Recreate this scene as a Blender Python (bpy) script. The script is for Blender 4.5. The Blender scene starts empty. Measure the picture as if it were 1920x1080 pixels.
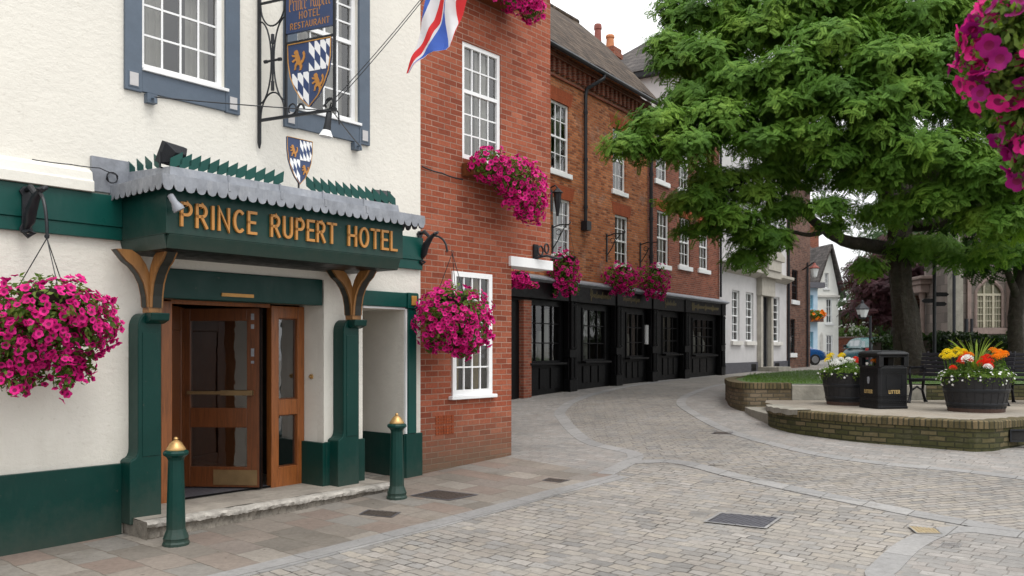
import bpy, bmesh, math, random
import numpy as np
from mathutils import Vector, Matrix
R = math.radians
random.seed(7)
rng = np.random.default_rng(11)
scene = bpy.context.scene
col = scene.collection

# ------------------------------------------------------------------ camera
CAM_Z = 1.74
cam_d = bpy.data.cameras.new('camera')
cam = bpy.data.objects.new('camera', cam_d); col.objects.link(cam)
cam.location = (0, 0, CAM_Z); cam.rotation_euler = (R(90), 0, 0)
cam_d.sensor_width = 36; cam_d.lens = 36*1620/1920; cam_d.shift_y = 115/1920
cam_d.clip_end = 1500; cam_d.clip_start = .05
cam_d.dof.use_dof = True; cam_d.dof.focus_distance = 9.5; cam_d.dof.aperture_fstop = 5.0
scene.camera = cam
# ------------------------------------------------------------------ sky, sun, exposure
SUN = Vector((.42, -.50, 1.25)).normalized()       # direction to the (veiled) sun
w = bpy.data.worlds.new('World'); scene.world = w; w.use_nodes = True
nt = w.node_tree; bg = nt.nodes['Background']
sky = nt.nodes.new('ShaderNodeTexSky'); sky.sky_type = 'NISHITA'; sky.sun_disc = False
sky.sun_elevation = math.asin(SUN.z); sky.sun_rotation = math.atan2(SUN.x, SUN.y)
sky.air_density = 1.6; sky.dust_density = 6.0; sky.ozone_density = 1.0
hs = nt.nodes.new('ShaderNodeHueSaturation'); hs.inputs['Saturation'].default_value = .22
nt.links.new(sky.outputs[0], hs.inputs['Color'])
# a bright, even cloud deck with faint mottling covers most of that sky
cn = nt.nodes.new('ShaderNodeTexNoise'); cn.inputs['Scale'].default_value = 2.2; cn.inputs['Detail'].default_value = 5
cr = nt.nodes.new('ShaderNodeValToRGB'); cr.color_ramp.elements[0].color = (6.0, 6.1, 6.3, 1); cr.color_ramp.elements[1].color = (8.2, 8.2, 8.2, 1)
tc = nt.nodes.new('ShaderNodeTexCoord'); nt.links.new(tc.outputs['Generated'], cn.inputs['Vector']); nt.links.new(cn.outputs['Fac'], cr.inputs[0])
cm = nt.nodes.new('ShaderNodeMix'); cm.data_type = 'RGBA'; cm.inputs['Factor'].default_value = .82
# an overcast sky is about three times brighter overhead than at the horizon
sz = nt.nodes.new('ShaderNodeSeparateXYZ'); nt.links.new(tc.outputs['Generated'], sz.inputs[0])
mr = nt.nodes.new('ShaderNodeMapRange'); mr.inputs[1].default_value = 0; mr.inputs[2].default_value = 1; mr.inputs[3].default_value = 1.0; mr.inputs[4].default_value = 2.7; nt.links.new(sz.outputs[2], mr.inputs[0])
cv = nt.nodes.new('ShaderNodeVectorMath'); cv.operation = 'SCALE'; nt.links.new(cr.outputs[0], cv.inputs[0]); nt.links.new(mr.outputs[0], cv.inputs['Scale'])
nt.links.new(hs.outputs[0], cm.inputs[6]); nt.links.new(cv.outputs[0], cm.inputs[7]); nt.links.new(cm.outputs[2], bg.inputs['Color'])
bg.inputs['Strength'].default_value = .15
sl = bpy.data.lights.new('sun', 'SUN'); sl.energy = 1.2; sl.angle = R(24); sl.color = (1, .96, .9)
so = bpy.data.objects.new('sun', sl); col.objects.link(so)
so.rotation_euler = (-SUN).to_track_quat('-Z', 'Y').to_euler()
vs = scene.view_settings
scene.display_settings.display_device = 'sRGB'
vs.view_transform = 'Standard'; vs.look = 'None'; vs.exposure = 0.0; vs.gamma = 1
scene.cycles.max_bounces = 6; scene.cycles.transparent_max_bounces = 12
scene.cycles.use_denoising = True

# ------------------------------------------------------------------ helpers: ground height, frames
_gy = [-40, 0, 4, 7.4, 9.8, 11.2, 12.6, 18, 23, 28, 34, 40, 50, 70, 120, 300]
_gz = [-.5, -.10, -.06, -.03, .045, .11, .19, .42, .60, .71, .80, .86, .92, .95, 1.0, 1.2]
def g(x, y):
    """height of the street: it climbs gently away from the hotel and a little towards the right"""
    s = 0; k = 0
    for o, wt in ((-1.2, 1), (-.6, 2), (0, 3), (.6, 2), (1.2, 1)):
        s += wt*np.interp(y+o, _gy, _gz); k += wt
    f = np.interp(y, [0, 6, 10, 18, 30], [.3, .6, 1, 1, 0])
    return s/k + .024*np.clip(x, 0, 7)*f
def ground_at(px, py):
    Y = 15.
    for _ in range(40):
        X = (px-960)/1620*Y
        Y = .5*Y + .5*(CAM_Z-float(g(X, Y)))*1620/(py-655)
    return ((px-960)/1620*Y, Y)
class Frame:
    """a facade line: origin on the ground plan, local x along it, local y into the wall"""
    def __init__(s, ox, oy, deg):
        s.o = (ox, oy); s.a = R(deg); s.u = (math.cos(s.a), math.sin(s.a)); s.v = (-s.u[1], s.u[0])
    def w(s, x, y=0, z=0):
        return Vector((s.o[0]+x*s.u[0]+y*s.v[0], s.o[1]+x*s.u[1]+y*s.v[1], z))
    def x(s, px, y=0):
        k = (px-960)/1620; ax = s.o[0]+y*s.v[0]; ay = s.o[1]+y*s.v[1]
        return (k*ay-ax)/(s.u[0]-k*s.u[1])
    def z(s, px, py, y=0):
        return CAM_Z-(py-655)*s.w(s.x(px, y), y).y/1620
HF = Frame(-6.205, 5.171, 50.2)      # hotel and its brick wing
SF = Frame(.026, 20.9, 56.1)         # old brick houses with the dark shops

# ------------------------------------------------------------------ helpers: objects
def thing(name, label, cat, loc=(0, 0, 0), rz=0, group=None):
    o = bpy.data.objects.new(name, None); col.objects.link(o)
    o.empty_display_size = .2
    o.location = loc; o.rotation_euler = (0, 0, rz); o['label'] = label; o['category'] = cat
    if group: o['group'] = group
    return o
def tag(o, label, cat, group=None):
    o['label'] = label; o['category'] = cat
    if group: o['group'] = group
    return o
def struct(o, kind='structure'):
    o['kind'] = kind; return o
def copy_thing(root, loc, rz, label):
    def cp(o, p):
        c = o.copy(); col.objects.link(c)
        if p: c.parent = p
        for ch in kids[o.name]: cp(ch, c)
        return c
    kids = {}
    for o in col.objects: kids.setdefault(o.name, [])
    for o in col.objects:
        if o.parent: kids[o.parent.name].append(o)
    c = cp(root, None); c.location = loc; c.rotation_euler = (0, 0, rz); c['label'] = label
    return c

class MB:
    def __init__(s): s.v = []; s.f = []; s.m = []; s.mi = 0; s.xf = None
    def _p(s, p):
        p = Vector(p)
        return tuple(s.xf @ p) if s.xf is not None else tuple(p)
    def add(s, vs, fs):
        n = len(s.v); s.v += [s._p(p) for p in vs]
        s.f += [tuple(i+n for i in f) for f in fs]; s.m += [s.mi]*len(fs)
        return s
    def box(s, x0, x1, y0, y1, z0, z1):
        return s.add([(x0,y0,z0),(x1,y0,z0),(x1,y1,z0),(x0,y1,z0),(x0,y0,z1),(x1,y0,z1),(x1,y1,z1),(x0,y1,z1)],
              [(0,3,2,1),(4,5,6,7),(0,1,5,4),(1,2,6,5),(2,3,7,6),(3,0,4,7)])
    def poly(s, pts): return s.add(pts, [tuple(range(len(pts)))])
    def prism(s, pts, d0, d1, ax='y'):
        """2-D outline extruded along an axis: 'y' -> pts are (x,z); 'x' -> (y,z); 'z' -> (x,y)"""
        n = len(pts)
        area = sum(pts[i][0]*pts[(i+1) % n][1]-pts[(i+1) % n][0]*pts[i][1] for i in range(n))
        if area < 0: pts = pts[::-1]
        def P(p, d): return {'y': (p[0], d, p[1]), 'x': (d, p[0], p[1]), 'z': (p[0], p[1], d)}[ax]
        vs = [P(p, d0) for p in pts]+[P(p, d1) for p in pts]
        a = tuple(range(n)); b = tuple(range(n, 2*n))
        if ax in 'xz': fs = [a[::-1], b]+[(i, (i+1) % n, n+(i+1) % n, n+i) for i in range(n)]
        else: fs = [a, b[::-1]]+[((i+1) % n, i, n+i, n+(i+1) % n) for i in range(n)]
        return s.add(vs, fs)
    def tube(s, pts, r, n=8, cap=True):
        pts = [Vector(p) for p in pts]; rs = r if isinstance(r, (list, tuple)) else [r]*len(pts)
        vs = []; fs = []; up = None
        for i, p in enumerate(pts):
            d = (pts[min(i+1, len(pts)-1)]-pts[max(i-1, 0)]).normalized()
            if up is None: up = Vector((0, 0, 1)) if abs(d.z) < .9 else Vector((1, 0, 0))
            a = d.cross(up).normalized(); b = a.cross(d).normalized(); up = b
            for k in range(n):
                t = 2*math.pi*k/n; vs.append(p+(a*math.cos(t)+b*math.sin(t))*rs[i])
        for i in range(len(pts)-1):
            for k in range(n):
                fs.append((i*n+k, i*n+(k+1) % n, (i+1)*n+(k+1) % n, (i+1)*n+k))
        if cap:
            fs.append(tuple(range(n))[::-1]); m = (len(pts)-1)*n; fs.append(tuple(range(m, m+n)))
        return s.add(vs, fs)
    def lathe(s, prof, c=(0, 0, 0), n=20, cap=True):
        vs = []; fs = []
        for r, z in prof:
            for k in range(n):
                t = 2*math.pi*k/n; vs.append((c[0]+r*math.cos(t), c[1]+r*math.sin(t), c[2]+z))
        for i in range(len(prof)-1):
            for k in range(n): fs.append((i*n+k, i*n+(k+1) % n, (i+1)*n+(k+1) % n, (i+1)*n+k))
        if cap:
            fs.append(tuple(range(n))[::-1]); m = (len(prof)-1)*n; fs.append(tuple(range(m, m+n)))
        return s.add(vs, fs)
    def grid(s, rows):
        """rows of equally many points -> quads"""
        n = len(rows[0]); vs = [p for r in rows for p in r]; fs = []
        for i in range(len(rows)-1):
            for k in range(n-1): fs.append((i*n+k, i*n+k+1, (i+1)*n+k+1, (i+1)*n+k))
        return s.add(vs, fs)
    def build(s, name, mats, parent=None, smooth=False, bevel=0, solid=0, loc=None, rz=0):
        me = bpy.data.meshes.new(name)
        me.from_pydata(s.v, [], s.f)
        if not isinstance(mats, (list, tuple)): mats = [mats]
        for m in mats: me.materials.append(m)
        me.polygons.foreach_set('material_index', s.m)
        if smooth: me.polygons.foreach_set('use_smooth', [True]*len(s.f))
        me.update()
        o = bpy.data.objects.new(name, me); col.objects.link(o)
        if parent: o.parent = parent
        if loc is not None: o.location = loc; o.rotation_euler = (0, 0, rz)
        if solid:
            m = o.modifiers.new('solid', 'SOLIDIFY'); m.thickness = solid; m.offset = 0
        if bevel:
            m = o.modifiers.new('bevel', 'BEVEL'); m.width = bevel; m.segments = 2; m.limit_method = 'ANGLE'; m.angle_limit = R(40)
        if smooth:
            try: me.set_sharp_from_angle(angle=R(45))
            except Exception: pass
        return o

def fast_mesh(name, V, F, mat, parent=None, smooth=False, loc=None):
    """numpy arrays -> mesh object; F is (n,k)"""
    me = bpy.data.meshes.new(name)
    V = np.asarray(V, np.float32); F = np.asarray(F, np.int32); k = F.shape[1]
    me.vertices.add(len(V)); me.vertices.foreach_set('co', V.ravel())
    me.loops.add(F.size); me.loops.foreach_set('vertex_index', F.ravel())
    me.polygons.add(len(F)); me.polygons.foreach_set('loop_start', np.arange(0, F.size, k, dtype=np.int32))
    if smooth: me.polygons.foreach_set('use_smooth', np.ones(len(F), bool))
    me.materials.append(mat); me.update(calc_edges=True); me.validate()
    o = bpy.data.objects.new(name, me); col.objects.link(o)
    if parent: o.parent = parent
    if loc is not None: o.location = loc
    return o
def scatter(tv, tf, pos, zdir, size, spin=None, flat=None):
    """copies of a template mesh: +Z of the template turned to zdir"""
    n = len(pos); tv = np.asarray(tv, float); tf = np.asarray(tf, int)
    z = np.asarray(zdir, float); z /= np.linalg.norm(z, axis=1)[:, None]+1e-9
    ref = np.where(np.abs(z[:, 2:3]) > .95, [[1., 0, 0]], [[0., 0, 1.]])
    x = np.cross(ref, z); x /= np.linalg.norm(x, axis=1)[:, None]
    y = np.cross(z, x)
    if spin is None: spin = rng.uniform(0, 2*np.pi, n)
    c, s_ = np.cos(spin)[:, None], np.sin(spin)[:, None]
    x, y = x*c+y*s_, y*c-x*s_
    size = np.broadcast_to(size, (n,))
    M = np.stack([x, y, z], 2)*size[:, None, None]
    V = np.einsum('nij,vj->nvi', M, tv)+np.asarray(pos)[:, None, :]
    F = tf[None]+(np.arange(n)*len(tv))[:, None, None]
    return V.reshape(-1, 3), F.reshape(-1, tf.shape[1])

# ------------------------------------------------------------------ materials
def nodes(name):
    m = bpy.data.materials.new(name); m.use_nodes = True
    t = m.node_tree; b = t.nodes['Principled BSDF']
    return m, t, b
def N(t, typ, **kw):
    n = t.nodes.new('ShaderNode'+typ)
    for k, v in kw.items():
        if k.startswith('i_'): n.inputs[k[2:].replace('_', ' ')].default_value = v
        else: setattr(n, k, v)
    return n
def ramp(t, stops, interp='LINEAR'):
    r = t.nodes.new('ShaderNodeValToRGB'); e = r.color_ramp; e.interpolation = interp
    while len(e.elements) < len(stops): e.elements.new(.5)
    for i, (p, c) in enumerate(stops):
        e.elements[i].position = p; e.elements[i].color = (*c, 1)
    return r
def mixc(t, a, b, fac, blend='MIX'):
    n = t.nodes.new('ShaderNodeMix'); n.data_type = 'RGBA'; n.blend_type = blend
    for sock, v in ((n.inputs['Factor'], fac), (n.inputs[6], a), (n.inputs[7], b)):
        if hasattr(v, 'is_output'): t.links.new(v, sock)
        elif isinstance(v, (int, float)): sock.default_value = v
        else: sock.default_value = (*v, 1)
    return n.outputs[2]
def objco(t): return N(t, 'TexCoord').outputs['Object']
def scaled(t, co, sc):
    m = N(t, 'Mapping'); m.inputs['Scale'].default_value = sc; t.links.new(co, m.inputs['Vector']); return m.outputs[0]
def noise(t, co, scale, detail=4, rough=.55):
    n = N(t, 'TexNoise', i_Scale=scale, i_Detail=detail, i_Roughness=rough); t.links.new(co, n.inputs['Vector']); return n.outputs['Fac']
def bump(t, b, h, dist, strength=1.):
    n = N(t, 'Bump'); n.inputs['Distance'].default_value = dist; n.inputs['Strength'].default_value = strength
    t.links.new(h, n.inputs['Height']); t.links.new(n.outputs[0], b.inputs['Normal'])
def math2(t, op, a, b):
    n = N(t, 'Math', operation=op)
    for i, v in enumerate((a, b)):
        if hasattr(v, 'is_output'): t.links.new(v, n.inputs[i])
        else: n.inputs[i].default_value = v
    return n.outputs[0]
def m_paint(name, c, rough=.5, var=.18, scale=6, bmp=.002, bscale=60, metal=0, spec=.5, dirt=None, splash=None):
    m, t, b = nodes(name); co = objco(t)
    f = noise(t, co, scale, 6, .65)
    r = ramp(t, [(.28, tuple(x*(1-var) for x in c)), (.72, tuple(min(1, x*(1+var*.6)) for x in c))])
    t.links.new(f, r.inputs[0]); out = r.outputs[0]
    if dirt:
        d = ramp(t, [(.52, (0, 0, 0)), (.75, (1, 1, 1))]); t.links.new(noise(t, scaled(t, co, (3, 3, .8)), 2.3, 8, .7), d.inputs[0])
        out = mixc(t, out, dirt, math2(t, 'MULTIPLY', d.outputs[0], .55))
    if splash:   # mud and scuffs thrown up from the pavement
        sp = N(t, 'SeparateXYZ'); t.links.new(co, sp.inputs[0]); mr_ = N(t, 'MapRange'); mr_.inputs[1].default_value = .62; mr_.inputs[2].default_value = .18
        t.links.new(math2(t, 'ADD', sp.outputs[2], math2(t, 'MULTIPLY', noise(t, co, 9, 6, .75), .5)), mr_.inputs[0])
        out = mixc(t, out, splash, math2(t, 'MULTIPLY', mr_.outputs[0], .6))
        ch = ramp(t, [(.69, (0, 0, 0)), (.72, (1, 1, 1))]); t.links.new(noise(t, co, 17, 4, .6), ch.inputs[0]); out = mixc(t, out, splash, math2(t, 'MULTIPLY', ch.outputs[0], .7))
    t.links.new(out, b.inputs['Base Color'])
    rr = ramp(t, [(.3, (rough*.8,)*3), (.7, (min(1, rough*1.2),)*3)]); t.links.new(noise(t, co, scale*2.7, 3), rr.inputs[0])
    t.links.new(rr.outputs[0], b.inputs['Roughness'])
    b.inputs['Metallic'].default_value = metal; b.inputs['Specular IOR Level'].default_value = spec
    if bmp: bump(t, b, noise(t, co, bscale, 3), bmp)
    return m
def wallco(t):
    """(x+y, z) of the object's own coordinates, for courses on upright walls"""
    s = N(t, 'SeparateXYZ'); t.links.new(objco(t), s.inputs[0])
    c = N(t, 'CombineXYZ'); t.links.new(math2(t, 'ADD', s.outputs[0], s.outputs[1]), c.inputs[0]); t.links.new(s.outputs[2], c.inputs[1])
    return c.outputs[0], s
def m_brick(name, stops, mortar, bw=.225, bh=.075, ms=.010, wob=.004, stain=None, stain_z=None, rough=.85, sq=None, pale=0, uv=False):
    m, t, b = nodes(name); co, sep = wallco(t)
    if uv: co = N(t, 'UVMap').outputs[0]
    nz = N(t, 'TexNoise', i_Scale=9.0, i_Detail=3.0); t.links.new(co, nz.inputs['Vector'])
    v = N(t, 'VectorMath', operation='MULTIPLY_ADD'); t.links.new(nz.outputs['Color'], v.inputs[0])
    v.inputs[1].default_value = (wob*2,)*3; t.links.new(co, v.inputs[2])
    br = N(t, 'TexBrick'); br.inputs['Scale'].default_value = 1
    br.inputs['Color1'].default_value = (0, 0, 0, 1); br.inputs['Color2'].default_value = (1, 1, 1, 1); br.inputs['Mortar'].default_value = (.5, .5, .5, 1)
    br.inputs['Mortar Size'].default_value = ms; br.inputs['Mortar Smooth'].default_value = .25
    br.inputs['Brick Width'].default_value = bw; br.inputs['Row Height'].default_value = bh; br.offset = .5
    if sq: br.squash = sq; br.squash_frequency = 2
    t.links.new(v.outputs[0], br.inputs['Vector'])
    r = ramp(t, stops); t.links.new(br.outputs['Color'], r.inputs[0])
    f = noise(t, co, 28, 5, .7)
    fr = ramp(t, [(.3, (.72,)*3), (.7, (1.12,)*3)]); t.links.new(f, fr.inputs[0])
    c = mixc(t, r.outputs[0], fr.outputs[0], 1, 'MULTIPLY')
    l = noise(t, co, .7, 5, .6); lr = ramp(t, [(.3, (.78,)*3), (.7, (1.1,)*3)]); t.links.new(l, lr.inputs[0])
    c = mixc(t, c, lr.outputs[0], 1, 'MULTIPLY')
    if pale:
        pr = ramp(t, [(.55, (0, 0, 0)), (.7, (pale,)*3)]); t.links.new(noise(t, co, 1.6, 7, .7), pr.inputs[0])
        c = mixc(t, c, (.55, .45, .38), pr.outputs[0])
    mn = ramp(t, [(.35, tuple(x*.7 for x in mortar)), (.65, mortar)]); t.links.new(noise(t, co, 3, 4), mn.inputs[0])
    c = mixc(t, c, mn.outputs[0], br.outputs['Fac'])
    if stain:
        zr = N(t, 'MapRange'); zr.inputs[1].default_value = stain_z[1]; zr.inputs[2].default_value = stain_z[0]
        t.links.new(math2(t, 'ADD', sep.outputs[2], math2(t, 'MULTIPLY', noise(t, co, 1.8, 6, .7), stain_z[2])), zr.inputs[0])
        c = mixc(t, c, stain, math2(t, 'MULTIPLY', zr.outputs[0], .8))
    t.links.new(c, b.inputs['Base Color']); b.inputs['Roughness'].default_value = rough; b.inputs['Specular IOR Level'].default_value = .25
    h = math2(t, 'SUBTRACT', math2(t, 'MULTIPLY', f, .35), br.outputs['Fac'])
    bump(t, b, h, .008, .8)
    return m
def m_stucco(name, c, scale=9, dist=.011):
    m, t, b = nodes(name); co = objco(t)
    big = ramp(t, [(.3, tuple(x*.9 for x in c)), (.7, c)]); t.links.new(noise(t, co, .9, 6, .6), big.inputs[0])
    st = ramp(t, [(.58, (0, 0, 0)), (.8, (1, 1, 1))]); t.links.new(noise(t, scaled(t, co, (5, 5, .5)), 1.6, 8, .72), st.inputs[0])
    cc = mixc(t, big.outputs[0], (.46, .43, .37), math2(t, 'MULTIPLY', st.outputs[0], .55))
    sp = N(t, 'SeparateXYZ'); t.links.new(co, sp.inputs[0])
    low = N(t, 'MapRange'); low.inputs[1].default_value = 1.5; low.inputs[2].default_value = .55
    t.links.new(math2(t, 'ADD', sp.outputs[2], math2(t, 'MULTIPLY', noise(t, scaled(t, co, (4, 4, 1)), 1.5, 6, .7), .9)), low.inputs[0])
    cc = mixc(t, cc, (.42, .385, .32), math2(t, 'MULTIPLY', low.outputs[0], .55))
    sk = ramp(t, [(.62, (0, 0, 0)), (.70, (1, 1, 1))]); t.links.new(noise(t, co, 22, 3, .5), sk.inputs[0])
    cc = mixc(t, cc, (.58, .55, .48), math2(t, 'MULTIPLY', sk.outputs[0], .35))
    t.links.new(cc, b.inputs['Base Color']); b.inputs['Roughness'].default_value = .9; b.inputs['Specular IOR Level'].default_value = .2
    # trowelled render: soft ridges drawn sideways, plus grain
    ridg = noise(t, scaled(t, co, (1.0, 1.0, 1.35)), scale*1.5, 6, .62)
    h = math2(t, 'ADD', ridg, math2(t, 'MULTIPLY', noise(t, co, 70, 3), .25))
    bump(t, b, h, dist, .75)
    return m
def m_wood(name, c, rough=.35, scale=1.):
    m, t, b = nodes(name); co = objco(t)
    f = noise(t, scaled(t, co, (14*scale, 14*scale, 1.2*scale)), 3, 6, .65)
    r = ramp(t, [(.25, tuple(x*.5 for x in c)), (.5, c), (.75, tuple(x*1.35 for x in c))]); t.links.new(f, r.inputs[0])
    t.links.new(r.outputs[0], b.inputs['Base Color']); b.inputs['Roughness'].default_value = rough
    bump(t, b, f, .0015)
    return m
def m_glass(name, tint=(1, 1, 1), refl=.12, dirty=.0):
    m = bpy.data.materials.new(name); m.use_nodes = True; t = m.node_tree; t.nodes.clear()
    o = N(t, 'OutputMaterial'); tr = N(t, 'BsdfTransparent'); gl = N(t, 'BsdfGlossy'); gl.inputs['Roughness'].default_value = .03
    tr.inputs['Color'].default_value = (*tint, 1)
    fr = N(t, 'Fresnel', i_IOR=1.5); co = objco(t)
    mx = N(t, 'MixShader'); t.links.new(math2(t, 'ADD', fr.outputs[0], refl), mx.inputs[0])
    t.links.new(tr.outputs[0], mx.inputs[1]); t.links.new(gl.outputs[0], mx.inputs[2]); t.links.new(mx.outputs[0], o.inputs[0])
    bp = N(t, 'Bump'); bp.inputs['Distance'].default_value = .004; t.links.new(noise(t, co, 3.2, 2), bp.inputs['Height']); t.links.new(bp.outputs[0], gl.inputs['Normal'])
    return m
def m_leaf(name, c1, c2, c3, scale=1.3, trans=.4, rough=.55):
    m, t, b = nodes(name); co = objco(t)
    r = ramp(t, [(.3, c1), (.5, c2), (.7, c3)])
    f = math2(t, 'ADD', math2(t, 'MULTIPLY', noise(t, co, scale, 3), .7), math2(t, 'MULTIPLY', noise(t, co, scale*14, 2), .3))
    t.links.new(f, r.inputs[0]); t.links.new(r.outputs[0], b.inputs['Base Color']); b.inputs['Roughness'].default_value = rough
    b.inputs['Specular IOR Level'].default_value = .2
    tl = N(t, 'BsdfTranslucent'); cc = mixc(t, r.outputs[0], (1.5, 1.7, .6), 1, 'MULTIPLY'); t.links.new(cc, tl.inputs['Color'])
    mx = N(t, 'MixShader', ); mx.inputs[0].default_value = trans
    t.links.new(b.outputs[0], mx.inputs[1]); t.links.new(tl.outputs[0], mx.inputs[2]); t.links.new(mx.outputs[0], t.nodes['Material Output'].inputs[0])
    return m
def m_setts(name, stops, mortar, bw, bh, ang, ms=.012, wob=.03, rough=.75, bd=.02, sq=1.25, fn=1.0, smooth=.35, mvar=True, jmin=.18):
    """stone setts or flags on the ground: courses turned by ang about z"""
    m, t, b = nodes(name); co = objco(t)
    mp = N(t, 'Mapping'); mp.inputs['Rotation'].default_value = (0, 0, -ang); t.links.new(co, mp.inputs['Vector'])
    nz = N(t, 'TexNoise', i_Scale=4.5, i_Detail=2.0); t.links.new(co, nz.inputs['Vector'])
    v = N(t, 'VectorMath', operation='MULTIPLY_ADD'); t.links.new(nz.outputs['Color'], v.inputs[0]); v.inputs[1].default_value = (wob*2,)*3; t.links.new(mp.outputs[0], v.inputs[2])
    nz2 = N(t, 'TexNoise', i_Scale=.45, i_Detail=2.0); t.links.new(co, nz2.inputs['Vector'])
    v2 = N(t, 'VectorMath', operation='MULTIPLY_ADD'); t.links.new(nz2.outputs['Color'], v2.inputs[0]); v2.inputs[1].default_value = (wob*8,)*3; t.links.new(v.outputs[0], v2.inputs[2])
    nz3 = N(t, 'TexNoise', i_Scale=15.0, i_Detail=3.0); t.links.new(co, nz3.inputs['Vector'])
    v3 = N(t, 'VectorMath', operation='MULTIPLY_ADD'); t.links.new(nz3.outputs['Color'], v3.inputs[0]); v3.inputs[1].default_value = (wob*.9,)*3; t.links.new(v2.outputs[0], v3.inputs[2]); v2 = v3
    br = N(t, 'TexBrick'); br.inputs['Scale'].default_value = 1; br.offset = .5; br.squash = sq; br.squash_frequency = 3
    br.inputs['Color1'].default_value = (0, 0, 0, 1); br.inputs['Color2'].default_value = (1, 1, 1, 1); br.inputs['Mortar'].default_value = (.5, .5, .5, 1)
    br.inputs['Mortar Size'].default_value = ms; br.inputs['Mortar Smooth'].default_value = smooth
    br.inputs['Brick Width'].default_value = bw; br.inputs['Row Height'].default_value = bh
    t.links.new(v2.outputs[0], br.inputs['Vector'])
    r = ramp(t, stops); t.links.new(br.outputs['Color'], r.inputs[0])
    f = noise(t, co, 22, 6, .7); fr = ramp(t, [(.3, (.8,)*3), (.7, (1.12,)*3)]); t.links.new(f, fr.inputs[0])
    c = mixc(t, r.outputs[0], fr.outputs[0], 1, 'MULTIPLY')
    lr = ramp(t, [(.3, (.76,)*3), (.7, (1.12,)*3)]); t.links.new(noise(t, co, .55, 6, .65), lr.inputs[0])
    c = mixc(t, c, lr.outputs[0], 1, 'MULTIPLY')
    sr = ramp(t, [(.55, (1, 1, 1)), (.72, (.72, .70, .66))]); t.links.new(noise(t, co, 1.4, 8, .75), sr.inputs[0]); c = mixc(t, c, sr.outputs[0], 1, 'MULTIPLY')
    gm = ramp(t, [(.70, (1, 1, 1)), (.74, (.62, .60, .58))]); t.links.new(noise(t, co, 13, 2, .5), gm.inputs[0]); c = mixc(t, c, gm.outputs[0], 1, 'MULTIPLY')
    fac = br.outputs['Fac']
    if mvar:   # joints filled flush in places, open and dark in others
        jr = ramp(t, [(.38, (jmin,)*3), (.62, (1,)*3)]); t.links.new(noise(t, co, 1.7, 5, .7), jr.inputs[0])
        fac = math2(t, 'MULTIPLY', fac, jr.outputs[0])
    c = mixc(t, c, mortar, math2(t, 'MULTIPLY', fac, .9))
    t.links.new(c, b.inputs['Base Color']); b.inputs['Roughness'].default_value = rough; b.inputs['Specular IOR Level'].default_value = .3
    h = math2(t, 'ADD', math2(t, 'SUBTRACT', math2(t, 'MULTIPLY', noise(t, co, 9, 4), .5*fn), fac), math2(t, 'MULTIPLY', br.outputs['Color'], .25))
    bump(t, b, h, bd, .8)
    return m

M = {}
M['render'] = m_stucco('cream_render', (.76, .735, .665))
M['render_smooth'] = m_paint('cream_paint', (.74, .72, .65), .6, .08, 3, .003, 25)
M['green'] = m_paint('dark_green_gloss', (.002, .036, .029), .36, .14, 2, .0018, 9, spec=.25, dirt=(.02, .05, .042), splash=(.055, .062, .050))
M['green_mid'] = m_paint('green_gloss', (.003, .060, .049), .34, .12, 2, .0015, 9, spec=.3, dirt=(.02, .075, .065))
M['slate'] = m_paint('slate_blue_paint', (.085, .115, .155), .5, .12, 5, .0015, 30)
M['white'] = m_paint('white_gloss', (.82, .83, .83), .35, .06, 4, .001, 30)
M['white_dull'] = m_paint('white_masonry', (.52, .51, .51), .8, .1, 2, .004, 20)
M['sill_stone'] = m_paint('sill_stone', (.62, .60, .56), .8, .15, 5, .004, 30)
M['black'] = m_paint('black_gloss', (.003, .003, .0035), .42, .3, 4, .0015, 25, spec=.18)
M['iron'] = m_paint('black_iron', (.012, .014, .018), .45, .3, 8, .002, 60, spec=.4)
M['gold'] = m_paint('gold_paint', (.50, .25, .055), .42, .2, 10, .001, 40, metal=.1)
M['brass'] = m_paint('brass', (.50, .31, .12), .4, .2, 8, .001, 40, metal=.55)
M['letter'] = m_paint('gold_letter', (.46, .205, .042), .38, .12, 8, .001, 40)
M['gold_wood'] = m_wood('gilded_wood', (.27, .125, .036), .45, .45)
M['wood'] = m_wood('mahogany', (.115, .036, .011), .32)
M['wood_light'] = m_wood('polished_oak', (.26, .085, .022), .32)
M['lead'] = m_paint('grey_lead', (.25, .265, .295), .55, .35, 5, .004, 18, metal=.15, dirt=(.42, .43, .45))
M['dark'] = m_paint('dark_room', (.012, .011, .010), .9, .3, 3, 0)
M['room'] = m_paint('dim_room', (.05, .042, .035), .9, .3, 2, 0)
M['curtain'] = m_paint('cream_curtain', (.52, .50, .44), .9, .1, 4, 0)
M['net'] = m_paint('net_curtain', (.62, .64, .64), .9, .1, 4, 0)
M['ochre'] = m_paint('ochre_curtain', (.34, .26, .12), .9, .25, 9, 0)
M['glass'] = m_glass('window_glass', (.93, .95, .95), .10)
M['glass_dark'] = m_glass('door_glass', (.5, .5, .48), .20)
M['brick_new'] = m_brick('red_wing_brick', [(0, (.225, .054, .028)), (.3, (.295, .075, .038)), (.7, (.335, .090, .046)), (1, (.39, .122, .068))], (.38, .235, .175), .235, .0768, .0065,
                         .0035, stain=(.105, .088, .060), stain_z=(.42, 1.2, .55))
M['brick_old'] = m_brick('weathered_orange_brick', [(0, (.20, .052, .020)), (.3, (.37, .105, .034)), (.6, (.48, .148, .048)), (1, (.56, .21, .085))], (.30, .17, .10), .22, .07, .012, .01, pale=.35)
M['brick_red2'] = m_brick('dark_red_brick', [(0, (.17, .046, .028)), (.5, (.25, .068, .038)), (1, (.32, .096, .054))], (.24, .15, .11), .22, .07, .011, .008)
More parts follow.
